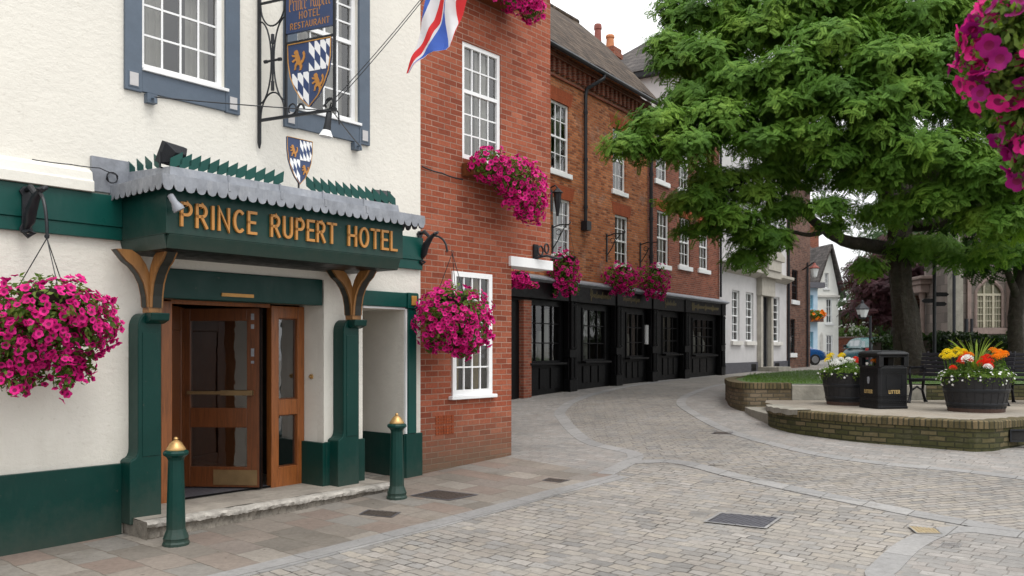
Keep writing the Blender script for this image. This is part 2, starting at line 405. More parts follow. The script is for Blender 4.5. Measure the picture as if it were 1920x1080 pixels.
M['brick_brown'] = m_brick('brown_brick', [(0, (.10, .045, .03)), (.5, (.17, .075, .05)), (1, (.24, .12, .085))], (.17, .14, .12), .24, .085, .012, .008)
M['rubbed'] = m_brick('rubbed_brick_lintel', [(0, (.30, .065, .022)), (1, (.36, .085, .03))], (.26, .08, .035), .075, .3, .004, .002)
M['brick_moss'] = m_brick('mossy_planter_brick', [(0, (.045, .046, .018)), (.4, (.075, .072, .028)), (.75, (.105, .092, .040)), (1, (.15, .118, .065))], (.04, .038, .020), .23, .074, .012, .012,
                          stain=(.030, .040, .010), stain_z=(.1, .95, .7), pale=.10, uv=True)
M['brick_cap'] = m_brick('planter_soldier_brick', [(0, (.075, .062, .028)), (.5, (.12, .095, .045)), (1, (.175, .13, .07))], (.05, .046, .026), .075, .4, .012, .008, uv=True)
M['brick_tan'] = m_brick('tan_wall_brick', [(0, (.10, .078, .045)), (.5, (.155, .118, .07)), (1, (.215, .165, .11))], (.10, .085, .06), .24, .08, .013, .012, stain=(.05, .05, .02), stain_z=(.3, 1.0, .5), uv=True)
M['roof_tile'] = m_brick('clay_roof_tile', [(0, (.040, .026, .018)), (.4, (.075, .050, .034)), (.75, (.105, .072, .048)), (1, (.15, .11, .078))], (.02, .016, .012), .18, .16, .014, .02)
M['slate_tile'] = m_brick('slate_tile', [(0, (.055, .049, .046)), (.5, (.085, .076, .072)), (1, (.125, .11, .102))], (.035, .03, .03), .28, .2, .012, .01)
M['ashlar'] = m_brick('sandstone_ashlar', [(0, (.125, .108, .096)), (.5, (.18, .152, .134)), (1, (.24, .20, .178))], (.11, .095, .08), .8, .42, .012, .006)
M['stone_pink'] = m_paint('pink_sandstone', (.23, .172, .15), .85, .25, 3, .006, 20, dirt=(.12, .11, .09))
M['stone_grey'] = m_paint('grey_stone', (.26, .245, .205), .85, .3, 3, .012, 11, dirt=(.12, .115, .075))
M['step_stone'] = m_paint('worn_step_stone', (.30, .27, .23), .8, .32, 4, .012, 9, dirt=(.10, .09, .075))
M['riser_stone'] = m_paint('rough_riser_stone', (.20, .178, .148), .9, .45, 7, .02, 12, dirt=(.07, .062, .05))
M['door_stone'] = m_paint('doorcase_stone', (.40, .375, .325), .85, .2, 4, .004, 20)
M['step_edge'] = m_paint('worn_step_edge', (.40, .375, .335), .85, .4, 9, .02, 16, dirt=(.12, .105, .085))
AH = HF.a
stone = [(0, (.19, .183, .174)), (.2, (.272, .250, .220)), (.4, (.243, .234, .222)), (.6, (.30, .272, .232)), (.8, (.25, .226, .20)), (1, (.308, .287, .262))]
M['setts'] = m_setts('granite_setts', stone, (.045, .040, .034), .175, .118, AH-math.pi/2, .0075, .030, .72, .036, smooth=.25)
M['setts_far'] = m_setts('small_setts', [(a, tuple(x*.95 for x in c)) for a, c in stone], (.04, .036, .032), .17, .095, R(15), .008, .022, .72, .02, jmin=.5)
M['flags'] = m_setts('pavement_flags', [(0, (.16, .143, .122)), (.35, (.225, .197, .168)), (.6, (.205, .157, .13)), (.8, (.20, .187, .168)), (1, (.265, .238, .205))], (.11, .10, .08), .46, .33, AH-math.pi/2, .006, .022, .75, .010, fn=.6)
M['flags_small'] = m_setts('pavement_pink', [(0, (.21, .203, .193)), (.4, (.26, .247, .23)), (.7, (.248, .226, .207)), (1, (.295, .28, .262))], (.10, .092, .08), .17, .115, AH-math.pi/2, .006, .024, .78, .014, fn=.6)
M['kerb'] = m_setts('kerb_granite', [(0, (.225, .222, .217)), (.5, (.255, .25, .243)), (1, (.29, .283, .273))], (.09, .085, .08), .8, .5, AH, .006, .006, .7, .006, mvar=False)
M['terrace'] = m_setts('terrace_slabs', [(0, (.235, .205, .165)), (.5, (.285, .252, .205)), (1, (.255, .232, .195))], (.13, .115, .09), .6, .6, R(20), .007, .006, .85, .006, sq=1)
M['grass'] = m_leaf('lawn_green', (.05, .10, .012), (.075, .145, .018), (.10, .18, .03), 2.0, .15, .8)
M['soil'] = m_paint('soil', (.03, .02, .012), .95, .4, 20, .02, 30)
M['bark'] = m_paint('bark', (.036, .028, .020), .95, .5, 5, .05, 9, dirt=(.022, .028, .012))
M['leaf'] = m_leaf('petunia_leaf', (.035, .075, .012), (.07, .13, .02), (.13, .20, .04), 7)
M['leaf_y'] = m_leaf('petunia_leaf_fresh', (.07, .13, .02), (.13, .20, .035), (.20, .27, .06), 7)
M['tree_leaf'] = m_leaf('ash_leaf', (.034, .090, .012), (.090, .190, .023), (.215, .335, .050), 1.1, .25, .65)
M['tree_dark'] = m_leaf('dark_leaf', (.015, .038, .010), (.024, .058, .012), (.038, .08, .018), .8, .3)
M['hedge'] = m_leaf('hedge_leaf', (.010, .022, .008), (.017, .034, .010), (.028, .05, .014), 2, .2)
M['purple'] = m_leaf('purple_leaf', (.028, .010, .014), (.05, .016, .022), (.085, .03, .035), .8, .3)
M['shrub'] = m_leaf('shrub_leaf', (.05, .09, .03), (.09, .15, .05), (.16, .22, .09), 2)
# ------------------------------------------------------------------ petals
def m_petal(name, c1, c2, trans=.3):
    m, t, b = nodes(name); co = objco(t)
    r = ramp(t, [(.3, c1), (.7, c2)]); t.links.new(noise(t, co, 17, 3), r.inputs[0]); t.links.new(r.outputs[0], b.inputs['Base Color'])
    b.inputs['Roughness'].default_value = .6; b.inputs['Specular IOR Level'].default_value = .25
    tl = N(t, 'BsdfTranslucent'); t.links.new(r.outputs[0], tl.inputs['Color']); mx = N(t, 'MixShader'); mx.inputs[0].default_value = trans
    t.links.new(b.outputs[0], mx.inputs[1]); t.links.new(tl.outputs[0], mx.inputs[2]); t.links.new(mx.outputs[0], t.nodes['Material Output'].inputs[0])
    return m
M['petunia'] = m_petal('magenta_petal', (.46, .004, .13), (.84, .022, .30))
M['petunia_dark'] = m_petal('purple_petal', (.20, .003, .11), (.36, .006, .17))
M['throat'] = m_petal('petal_throat', (.14, .001, .045), (.22, .002, .07), .1)
M['white_petal'] = m_petal('white_petal', (.75, .77, .72), (.85, .85, .83))
M['yellow'] = m_petal('yellow_petal', (.75, .55, .01), (.85, .68, .02))
M['orange'] = m_petal('orange_petal', (.80, .20, .004), (.90, .30, .01))
M['red'] = m_petal('red_petal', (.62, .02, .008), (.80, .05, .015))

# ================================================================== GROUND
def nonuni(*segs):
    out = []
    for a, b, st in segs: out += list(np.arange(a, b, st))
    return out+[segs[-1][1]]
gx = nonuni((-260, -60, 20), (-60, -14, 4), (-14, 26, .3), (26, 70, 4), (70, 260, 20))
gyv = nonuni((-40, -4, 4), (-4, 30, .3), (30, 80, 2), (80, 280, 20))
GX, GY = np.meshgrid(gx, gyv)
GZ = np.vectorize(g)(GX, GY)
nx = len(gx)
idx = np.arange(GX.size).reshape(GX.shape)
F = np.stack([idx[:-1, :-1], idx[:-1, 1:], idx[1:, 1:], idx[1:, :-1]], -1).reshape(-1, 4)
road = fast_mesh('road', np.stack([GX, GY, GZ], -1).reshape(-1, 3), F, M['setts'], smooth=True); struct(road)

def resample(pl, n):
    pl = np.array(pl, float); d = np.r_[0, np.cumsum(np.linalg.norm(np.diff(pl, axis=0), axis=1))]
    t = np.linspace(0, d[-1], n); return np.stack([np.interp(t, d, pl[:, 0]), np.interp(t, d, pl[:, 1])], 1)
def smoothline(pl, n=60):
    """Catmull-Rom through the points"""
    P = [np.array(p, float) for p in pl]; P = [2*P[0]-P[1]]+P+[2*P[-1]-P[-2]]; out = []
    for i in range(1, len(P)-2):
        for t in np.linspace(0, 1, 8, endpoint=False):
            out.append(.5*((2*P[i])+(-P[i-1]+P[i+1])*t+(2*P[i-1]-5*P[i]+4*P[i+1]-P[i+2])*t*t+(-P[i-1]+3*P[i]-3*P[i+1]+P[i+2])*t**3))
    out.append(P[-2]); return resample(out, n)
def patch(name, A, B, mat, off, n=90, m=14, zfun=None):
    A = resample(A, n); B = resample(B, n); rows = []
    for t in np.linspace(0, 1, m):
        P = A*(1-t)+B*t
        rows.append([(x, y, (zfun or g)(x, y)+off) for x, y in P])
    a, b = np.array(rows[0][0]), np.array(rows[0][1]); c = np.array(rows[-1][0])
    if np.cross(b-a, c-a)[2] < 0: rows = [r[::-1] for r in rows]
    if name == 'kerb_strip':   # kerb stones have sides going down into the ground
        rows = [[(x, y, z-.03) for x, y, z in rows[0]]]+rows+[[(x, y, z-.03) for x, y, z in rows[-1]]]
    mb = MB(); mb.grid(rows)
    o = mb.build(name, mat, smooth=(name != 'kerb_strip')); struct(o); return o
def offset_line(pl, d):
    pl = np.array(pl, float); t = np.gradient(pl, axis=0); t /= np.linalg.norm(t, axis=1)[:, None]
    return pl+np.stack([t[:, 1], -t[:, 0]], 1)*d       # to the right of travel
hx = lambda x, y: tuple(HF.w(x, y))[:2]
# pavement in front of the hotel and round the brick wing
L1 = [hx(-5, -1.95), hx(2, -1.95), hx(6, -1.9), hx(8, -1.88), hx(9.3, -2.02)]
L2 = [hx(9.3, -2.02), ground_at(1209, 853), ground_at(1125, 832), ground_at(1092, 812), ground_at(1068, 787), (1.15, 18.2), (1.9, 21.2), (4.2, 26.2), (8.3, 33.2), (12.2, 39.5), (15, 44)]
wall_line = [hx(-5, .3), hx(2, .3), hx(7.9, .3), hx(9.6, .3)]
shop_line = [hx(9.6, .3), hx(9.75, 1.5), (-.3, 15), (-.5, 18), SF.w(-1, .4)[:2], SF.w(6, .4)[:2], SF.w(14.6, .4)[:2], SF.w(23, .4)[:2], SF.w(28, .4)[:2]]
patch('pavement', L1, wall_line, M['flags'], .005)
L2s = smoothline(L2, 110)
patch('pavement', L2s, shop_line, M['flags_small'], .005, n=110)
patch('kerb_strip', L1, offset_line(resample(L1, 60), .25), M['kerb'], .0085, m=3)
k2 = [ground_at(1272, 867), ground_at(1382, 894), ground_at(1500, 920), ground_at(1700, 961), ground_at(1920, 1004), (5.3, 5.6), (6.4, 3.4)]
S2 = smoothline([ground_at(1180, 867)]+k2, 70)
patch('kerb_strip', offset_line(S2, .12), offset_line(S2, -.12), M['kerb'], .010, m=3)
patch('kerb_strip', L2s, offset_line(L2s, -.23), M['kerb'], .0082, n=120, m=3)
# pavement round the raised planting beds
L3 = smoothline([(11.5, 2.5), (8.2, 6.2), ground_at(1920, 901), ground_at(1650, 872), ground_at(1500, 849), ground_at(1360, 811), ground_at(1292, 776), ground_at(1268, 756), ground_at(1290, 738), ground_at(1360, 719), (9.5, 30), (14, 35), (20, 38)], 120)
inner = [(14, 8), (11, 10.5), (9, 12.6), (7.5, 13), (6.5, 12.6), (5.3, 13.5), (5.2, 15.5), (5.0, 17.5), (5.3, 19.5), (6.5, 22), (9.5, 25), (14, 28), (21, 31)]
patch('pavement', L3, inner, M['flags_small'], .0055, n=120)
patch('kerb_strip', L3, offset_line(L3, .20), M['kerb'], .0088, n=120, m=3)
# the further carriageway has smaller setts laid across the bend
L2far = np.array([p for p in L2s if p[1] > 11.4])
mid_near = np.concatenate([S2[::-1], L2far]); mid_near = offset_line(mid_near, 0)
patch('road', offset_line(L3, -.0), resample(mid_near, 120), M['setts_far'], .003, n=120, m=22)
# corner of paving at the lower right, behind its own kerb
S4 = smoothline([ground_at(1650, 1078), ground_at(1712, 1022), ground_at(1790, 995), ground_at(1915, 1006)], 30)
c4 = [(3.2, 5.0), (4.0, 5.3), (4.6, 5.8), (4.9, 6.3)]
S4 = np.concatenate([[(2.6, 5.4)], S4])
patch('pavement', S4, c4, M['flags_small'], .0065, n=40, m=8)
patch('kerb_strip', offset_line(S4, -.12), offset_line(S4, .10), M['kerb'], .0125, n=40, m=3)

# ================================================================== iron covers in the ground
def cover(name, label, pxs, mat, frame_mat, kind='grid', off=.012):
    pts = [ground_at(*p) for p in pxs]; cx = sum(p[0] for p in pts)/4; cy = sum(p[1] for p in pts)/4
    z = float(g(cx, cy))+off
    t = thing(name, label, 'manhole cover' if name != 'drain_grate' else 'drain', (cx, cy, z), 0, 'covers set in the street')
    P = [Vector((p[0]-cx, p[1]-cy, float(g(*p))+off-z)) for p in pts]
    def inset(s): return [p*s for p in P]
    up = Vector((0, 0, 1))
    mb = MB(); o1, i1 = P, inset(.90)
    for k in range(4): mb.add([o1[k], o1[(k+1) % 4], i1[(k+1) % 4], i1[k]], [(0, 1, 2, 3)])
    mb.build('frame', frame_mat, t)
    mb = MB(); q = inset(.90); mb.poly([p-up*.006 for p in q])
    n = 14
    for a in range(n):
        for b in range(n):
            if kind == 'grid' and (a+b) % 2: continue
            if kind == 'bars' and a % 2: continue
            def pt(s, r): return (q[0]*(1-s)+q[1]*s)*(1-r)+(q[3]*(1-s)+q[2]*s)*r
            s0, s1, r0, r1 = (a+.15)/n, (a+.85)/n, (b+(.15 if kind == 'grid' else 0))/n, (b+(.85 if kind == 'grid' else 1))/n
            mb.poly([pt(s0, r0)-up*.001, pt(s1, r0)-up*.001, pt(s1, r1)-up*.001, pt(s0, r1)-up*.001])
    mb.build('plate', mat, t)
    return t
M['cover'] = m_paint('cast_cover', (.10, .10, .115), .55, .3, 14, .003, 50, metal=.3)
M['cover_dark'] = m_paint('rusty_cover', (.075, .06, .05), .6, .4, 14, .003, 50, metal=.3)
M['tan_cover'] = m_paint('tan_grate', (.33, .26, .15), .7, .3, 14, .003, 50)
cover('manhole_cover', 'large grey rectangular cover in the middle of the foreground setts', [(1350, 962), (1468, 971), (1437, 993), (1318, 980)], M['cover'], M['kerb'])
cover('manhole_cover', 'dark cover in the pavement just right of the bollard by the brick wing', [(818, 920), (898, 929), (842, 940), (768, 931)], M['cover_dark'], M['cover'])
cover('manhole_cover', 'small dark cover in the paving beyond the brick wing corner', [(1030, 897), (1070, 901), (1050, 906), (1016, 902)], M['cover_dark'], M['cover'])
cover('drain_grate', 'small rust brown grate in the pavement before the hotel step', [(690, 957), (752, 962), (735, 972), (672, 966)], M['cover_dark'], M['cover'], 'bars')
cover('manhole_cover', 'small brown oval-looking cover in the far bend of the road', [(1342, 810), (1376, 811), (1370, 815), (1334, 814)], M['cover_dark'], M['cover'])
cover('drain_grate', 'tan gully grate beside the kerb at lower right', [(1700, 988), (1755, 993), (1768, 1004), (1718, 1003)], M['tan_cover'], M['kerb'], 'bars', .019)
cover('manhole_cover', 'tiny grey access plate in the corner paving at lower right', [(1768, 1019), (1805, 1021), (1798, 1029), (1760, 1027)], M['cover'], M['kerb'])

# ================================================================== windows
def wall_panel(mb, x0, x1, z0, z1, holes, y=0., reveal=.14):
    """upright wall face towards -y with openings and their reveals"""
    xs = sorted({x0, x1}|{h[0] for h in holes}|{h[1] for h in holes}); zs = sorted({z0, z1}|{h[2] for h in holes}|{h[3] for h in holes})
    xs = [x for x in xs if x0 <= x <= x1]; zs = [z for z in zs if z0 <= z <= z1]
    for a, b in zip(xs, xs[1:]):
        for c, d in zip(zs, zs[1:]):
            mx, mz = (a+b)/2, (c+d)/2
            if any(h[0] < mx < h[1] and h[2] < mz < h[3] for h in holes): continue
            mb.poly([(a, y, c), (b, y, c), (b, y, d), (a, y, d)])
    for hx0, hx1, hz0, hz1 in holes:
        r = y+reveal
        mb.poly([(hx0, y, hz0), (hx0, r, hz0), (hx0, r, hz1), (hx0, y, hz1)][::-1]); mb.poly([(hx1, y, hz0), (hx1, r, hz0), (hx1, r, hz1), (hx1, y, hz1)])
        mb.poly([(hx0, y, hz1), (hx0, r, hz1), (hx1, r, hz1), (hx1, y, hz1)][::-1]); mb.poly([(hx0, y, hz0), (hx0, r, hz0), (hx1, r, hz0), (hx1, y, hz0)])
def sash(parent, x0, x1, z0, z1, y, cols, rt, rb, mat='white', curtain='net', sill=None, fw=.055, bar=.02, split=None, name='window', depth=.55, glass='glass', label=None, cw=.3):
    """sliding sash: frame with meeting rail and bars; children pane, curtain, room (and sill)"""
    mb = MB(); d = .055
    mb.box(x0, x0+fw, y, y+d, z0, z1); mb.box(x1-fw, x1, y, y+d, z0, z1)
    mb.box(x0+fw, x1-fw, y+.002, y+d, z1-fw, z1); mb.box(x0+fw, x1-fw, y+.002, y+d, z0, z0+fw*1.1)
    zm = split if split else z0+(z1-z0)*rb/max(1, rt+rb)
    ix0, ix1 = x0+fw, x1-fw
    if rt: mb.box(ix0, ix1, y+.004, y+.05, zm-.025, zm+.025)
    def bars(za, zb, rows, yy):
        for i in range(1, cols):
            cx = ix0+(ix1-ix0)*i/cols; mb.box(cx-bar/2, cx+bar/2, yy, yy+.028, za, zb)
        for j in range(1, rows):
            cz = za+(zb-za)*j/rows; mb.box(ix0, ix1, yy+.003, yy+.025, cz-bar/2, cz+bar/2)
    if rt:
        bars(zm+.025, z1-fw, rt, y+.012); bars(z0+fw*1.1, zm-.025, rb, y+.022)
    else: bars(z0+fw*1.1, z1-fw, rb, y+.015)
    o = mb.build(name, M[mat], parent)
    if label: o['label'] = label
    p = MB(); p.poly([(ix0, y+.034, z0+fw), (ix1, y+.034, z0+fw), (ix1, y+.034, z1-fw), (ix0, y+.034, z1-fw)]); p.build('pane', M[glass], o)
    if curtain:
        c = MB(); W = ix1-ix0
        def drape(a, b, cy, amp):
            n = max(8, int((b-a)/.02)); top = []; bot = []
            ph = random.random()*6
            for i in range(n+1):
                xx = a+(b-a)*i/n; yy = cy+amp*math.sin(ph+(xx-a)*2*math.pi/.075)+amp*.5*math.sin((xx-a)*31)
                top.append((xx, yy, z1-.02)); bot.append((xx, yy, z0+.02))
            c.grid([bot, top])
        if curtain == 'full': drape(ix0, ix1, y+.17, .012)
        else:
            k = cw*W; drape(ix0, ix0+k, y+.17, .016); drape(ix1-k*.9, ix1, y+.17, .016)
        c.build('curtain', M['ochre' if curtain == 'ochre' else ('net' if curtain == 'full' else 'curtain')], o, smooth=True)
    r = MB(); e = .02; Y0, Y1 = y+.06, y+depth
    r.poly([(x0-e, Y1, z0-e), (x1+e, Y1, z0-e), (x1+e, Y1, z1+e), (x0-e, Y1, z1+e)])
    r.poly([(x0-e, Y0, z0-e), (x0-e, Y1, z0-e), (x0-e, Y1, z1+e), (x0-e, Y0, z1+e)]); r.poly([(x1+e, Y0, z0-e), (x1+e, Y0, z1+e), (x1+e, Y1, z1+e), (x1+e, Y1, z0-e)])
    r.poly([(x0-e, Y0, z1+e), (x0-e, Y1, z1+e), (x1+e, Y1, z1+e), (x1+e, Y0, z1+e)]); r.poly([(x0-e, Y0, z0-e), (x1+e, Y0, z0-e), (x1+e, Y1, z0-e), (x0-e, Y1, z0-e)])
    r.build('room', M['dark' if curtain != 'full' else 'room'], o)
    if sill:
        sx, sh, sd, sm = sill
        s = MB(); s.box(x0-sx, x1+sx, y-sd, y+.03, z0-sh, z0-.001); s.build('sill', M[sm], o, bevel=.008)
    return o

# ================================================================== stroke letters
def arc(cx, cy, rx, ry, a0, a1, n=10): return [(cx+rx*math.cos(R(a0+(a1-a0)*i/n)), cy+ry*math.sin(R(a0+(a1-a0)*i/n))) for i in range(n+1)]
GL = {  # strokes in a box of width w and height 1
 'P': (.52, [[(.06, 0), (.06, 1)], [(.06, 1), (.28, 1)]+arc(.28, .74, .2, .26, 90, -90)+[(.06, .48)]]),
 'R': (.56, [[(.06, 0), (.06, 1)], [(.06, 1), (.28, 1)]+arc(.28, .74, .2, .26, 90, -90)+[(.06, .48)], [(.26, .48), (.50, 0)]]),
 'I': (.14, [[(.07, 0), (.07, 1)]]),
 'N': (.58, [[(.06, 0), (.06, 1), (.52, 0), (.52, 1)]]),
 'C': (.54, [arc(.30, .5, .24, .5, 55, 305, 18)]),
 'E': (.44, [[(.42, 1), (.06, 1), (.06, 0), (.42, 0)], [(.06, .52), (.36, .52)]]),
 'U': (.56, [[(.06, 1), (.06, .3)]+arc(.28, .28, .22, .28, 180, 360)+[(.50, .3), (.50, 1)]]),
 'T': (.50, [[(.25, 0), (.25, 1)], [(0, 1), (.50, 1)]]),
 'H': (.56, [[(.06, 0), (.06, 1)], [(.50, 0), (.50, 1)], [(.06, .52), (.50, .52)]]),
 'O': (.60, [arc(.30, .5, .25, .5, 90, 450, 22)]),
 'L': (.42, [[(.06, 1), (.06, 0), (.42, 0)]]),
 'S': (.46, [arc(.23, .75, .18, .25, 40, 270, 10)+arc(.23, .25, .19, .25, 90, -140, 10)]),
 'A': (.56, [[(0, 0), (.28, 1), (.56, 0)], [(.1, .34), (.46, .34)]]),
 'F': (.42, [[(.06, 0), (.06, 1), (.42, 1)], [(.06, .52), (.34, .52)]]),
}
def ribbon_strokes(mb, strokes, wd, y0, y1, fx):
    """flat strokes with mitred corners, extruded between y0 and y1; fx maps (x,z)->(x,z)"""
    for st in strokes:
        pts = [Vector(fx(*p)) for p in st]; n = len(pts); closed = (pts[0]-pts[-1]).length < 1e-4
        Ls = []; Rs = []
        for i, p in enumerate(pts):
            a = pts[i-1] if i else (pts[-2] if closed else None); b = pts[i+1] if i < n-1 else (pts[1] if closed else None)
            d1 = (p-a).normalized() if a is not None else None; d2 = (b-p).normalized() if b is not None else None
            if d1 is None: d1 = d2; p = p-d2*wd*.5*(0 if closed else 1)
            if d2 is None: d2 = d1; p = p+d1*wd*.5*(0 if closed else 1)
            n1 = Vector((-d1.y, d1.x)); n2 = Vector((-d2.y, d2.x)); m = (n1+n2)
            if m.length < .2: m = n1
            m.normalize(); k = wd*.5/max(.45, m.dot(n1)); Ls.append(p+m*k); Rs.append(p-m*k)
        for i in range(n-1):
            q = [Rs[i], Rs[i+1], Ls[i+1], Ls[i]]
            v = [(c.x, y0, c.y) for c in q]+[(c.x, y1, c.y) for c in q]
            fs = [(0, 1, 2, 3), (0, 4, 5, 1), (2, 6, 7, 3), (7, 6, 5, 4)]
            if i == 0 and not closed: fs.append((0, 3, 7, 4))
            if i == n-2 and not closed: fs.append((1, 5, 6, 2))
            mb.add(v, fs)
def word_spans(word, gap=.13):
    x = 0; out = []
    for ch in word: out.append((ch, x)); x += GL[ch][0]+gap
    return out, x-gap

# ================================================================== coat of arms
LION = [(.30,.98),(.42,1.0),(.5,.9),(.52,.78),(.62,.6),(.66,.42),(.78,.5),(.86,.66),(.8,.82),(.9,.9),(.97,.75),(.95,.55),(.85,.38),(.74,.3),(.78,.18),(.72,.02),(.56,.0),(.62,.08),(.6,.22),(.48,.3),(.36,.2),(.34,.06),(.2,.06),(.26,.14),(.26,.28),(.38,.42),(.34,.5),(.14,.42),(.06,.5),(.16,.54),(.3,.6),(.3,.66),(.1,.7),(.06,.8),(.2,.78),(.32,.76),(.22,.84),(.22,.92)]
M['navy'] = m_paint('navy_sign_paint', (.030, .054, .135), .4, .15, 4, .001, 30)
def m_lozenge(nm, fx, fz):
    m, t, b = nodes(nm); co = objco(t); s = N(t, 'SeparateXYZ'); t.links.new(co, s.inputs[0])
    X = math2(t, 'MULTIPLY', s.outputs[0], fx); Z = math2(t, 'MULTIPLY', s.outputs[2], fz)
    a = math2(t, 'ADD', Z, math2(t, 'MULTIPLY', X, .8)); a2 = math2(t, 'FLOOR', a, 0); b2 = math2(t, 'FLOOR', math2(t, 'MULTIPLY', X, 1), 0)
    par = math2(t, 'MODULO', math2(t, 'ADD', math2(t, 'ADD', a2, b2), 100), 2); sel = math2(t, 'GREATER_THAN', par, .5)
    t.links.new(mixc(t, (.025, .05, .14), (.80, .81, .82), sel), b.inputs['Base Color']); b.inputs['Roughness'].default_value = .4
    return m
M['lozenge'] = m_lozenge('white_blue_lozenges', 13.6, 9.0); M['lozenge_small'] = m_lozenge('small_white_blue_lozenges', 25, 13.5)
def coat_of_arms(parent, name, w, h, x0=0., y0=0., ztop=0., th=.02):
    """quartered shield facing -y, top edge centre at (x0, y0, ztop)"""
    side = [(w/2, 0), (w*.49, -h*.28), (w*.44, -h*.5), (w*.34, -h*.68), (w*.2, -h*.85), (0, -h)]
    out = side+[(-x, z) for x, z in side[-2::-1]]
    mb = MB(); mb.prism([(x0+x, ztop+z) for x, z in out], y0, y0+th); o = mb.build(name, M['navy'], parent)
    zq = -h*.46; xs_at = lambda z: float(np.interp(-z, [-p[1] for p in side], [p[0] for p in side]))
    q = MB()
    def quarter(sx, z0, z1):
        zz = np.linspace(z0, z1, 10); edge = [(sx*xs_at(z)*.97, z) for z in zz]
        q.prism([(0, z0)]+edge+[(0, z1)], -.004, 0)
    quarter(1, -.01, zq); quarter(-1, zq, -h*.985)
    l = q.build('lozenge_field', M['lozenge' if w > .4 else 'lozenge_small'], o); l.location = (x0, y0, ztop)
    for cx, cz, s in ((-w*.25, zq*.92, w*.34), (w*.20, zq-h*.33, w*.30)):
        k = MB(); k.prism([(cx+(p[0]-.5)*s, cz+p[1]*s*1.15) for p in LION], -.008, 0); li = k.build('lion', M['letter'], o); li.location = (x0, y0, ztop)
    r = MB(); pts = [(x0+p[0], y0-.004, ztop+p[1]) for p in out]; r.tube(pts+[pts[0]], w*.011, 6); r.build('rim', M['gold'], o)
    return o

# ================================================================== HOTEL
hotel = thing('hotel', 'cream rendered hotel front with dark green woodwork and slate blue window surrounds', 'hotel', HF.w(0, 0, 0), HF.a)
X0, XW = -3.0, 7.84
ent = (4.225, 6.29, -.4, 2.545); pas = (6.87, 7.55, -.4, 2.24)
W1 = (4.107, 5.0, 4.455, 6.1); W2 = (5.90, 6.79, 4.455, 6.1); W3 = (-.4, .5, 4.455, 6.1)
mb = MB(); wall_panel(mb, X0, XW, -.6, 7.6, [ent, pas, W1, W2], reveal=.12)
mb.box(X0, XW, .4, 7, 2.9, 2.95)
mb.poly([(X0, 0, -.6), (X0, 0, 7.6), (X0, 8, 7.6), (X0, 8, -.6)]); mb.poly([(XW, 8, -.6), (XW, 8, 7.6), (XW, 0, 7.6), (XW, 0, -.6)])
mb.build('wall', M['render'], hotel)
mb = MB(); mb.prism([(-.25, 7.6), (8, 7.6), (4, 11.2)], X0, XW, 'x'); mb.build('roof', M['roof_tile'], hotel)
# plinth painted green
mb = MB()
for a, b in ((X0, 3.9), (7.55, XW-.004), (6.29, 6.87)):
    mb = MB(); mb.box(a, b, -.045, .02, -.5, .665); mb.build('plinth', M['green'], hotel, bevel=.006)
# green band, with its lower moulding, and the white cornice to the left of the canopy
for a, b in ((X0, 3.90), (6.74, XW-.006)):
    mb = MB(); mb.box(a, b, -.060, .02, 2.885, 3.175); bd_ = mb.build('green_band', M['green_mid'], hotel, bevel=.006)
    mb = MB(); mb.box(a, b, -.048, .02, 2.765, 2.884); mb.build('lower_moulding', M['green_mid'], bd_, bevel=.005)
mb = MB(); mb.prism([(0, 3.178), (-.10, 3.178), (-.10, 3.27), (-.075, 3.285), (-.06, 3.36), (0, 3.40)], X0, 3.62, 'x'); mb.build('cornice', M['render_smooth'], hotel, bevel=.004)
mb = MB(); mb.box(3.622, 3.98, -.035, .01, 3.20, 3.52); mb.build('lead_flashing', M['lead'], hotel)
# windows with slate blue surrounds and pale corner blocks
for (x0, x1, z0, z1) in (W1, W2):
    o = sash(hotel, x0, x1, z0, z1, .045, 4, 3, 3, curtain='net', sill=None, cw=.36, split=5.42)
    mb = MB(); sw = .17
    for a, b in ((x0-sw, x0-.003), (x1+.003, x1+sw)): mb.box(a, b, -.035, .02, z0-.245, z1+.2)
    mb.box(x0-.003, x1+.003, -.030, .02, z0-.235, z0-.035); mb.box(x0-.003, x1+.003, -.030, .02, z1, z1+.2)
    mb.build('surround', M['slate'], o, bevel=.005)
    mb = MB(); mb.box(x0-.002, x1+.03, -.055, .045, z0-.033, z0-.001); mb.build('sill', M['white'], o, bevel=.004)
    for cx in (x0-.087, x1+.087):
        mb = MB(); mb.box(cx-.055, cx+.055, -.040, -.033, z0-.215, z0-.06); mb.build('corner_block', M['slate'], o, bevel=.003)
        mb = MB(); mb.box(cx-.042, cx+.042, -.045, -.038, z0-.20, z0-.075); mb.build('pale_tile', M['white_dull'], o)
    mb = MB(); bx = x0+.08 if x0 < 5 else x1-.05
    mb.box(bx-.05, bx+.05, -.07, 0, z0-.335, z0-.247); mb.tube([(bx, -.07, z0-.29), (bx, -.12, z0-.30), (bx, -.13, z0-.35)], .012, 6); mb.build('eye_plate', M['slate'], o)
M['dull_brass'] = m_paint('dull_brass', (.20, .13, .06), .45, .2, 8, .001, 40, metal=.4)
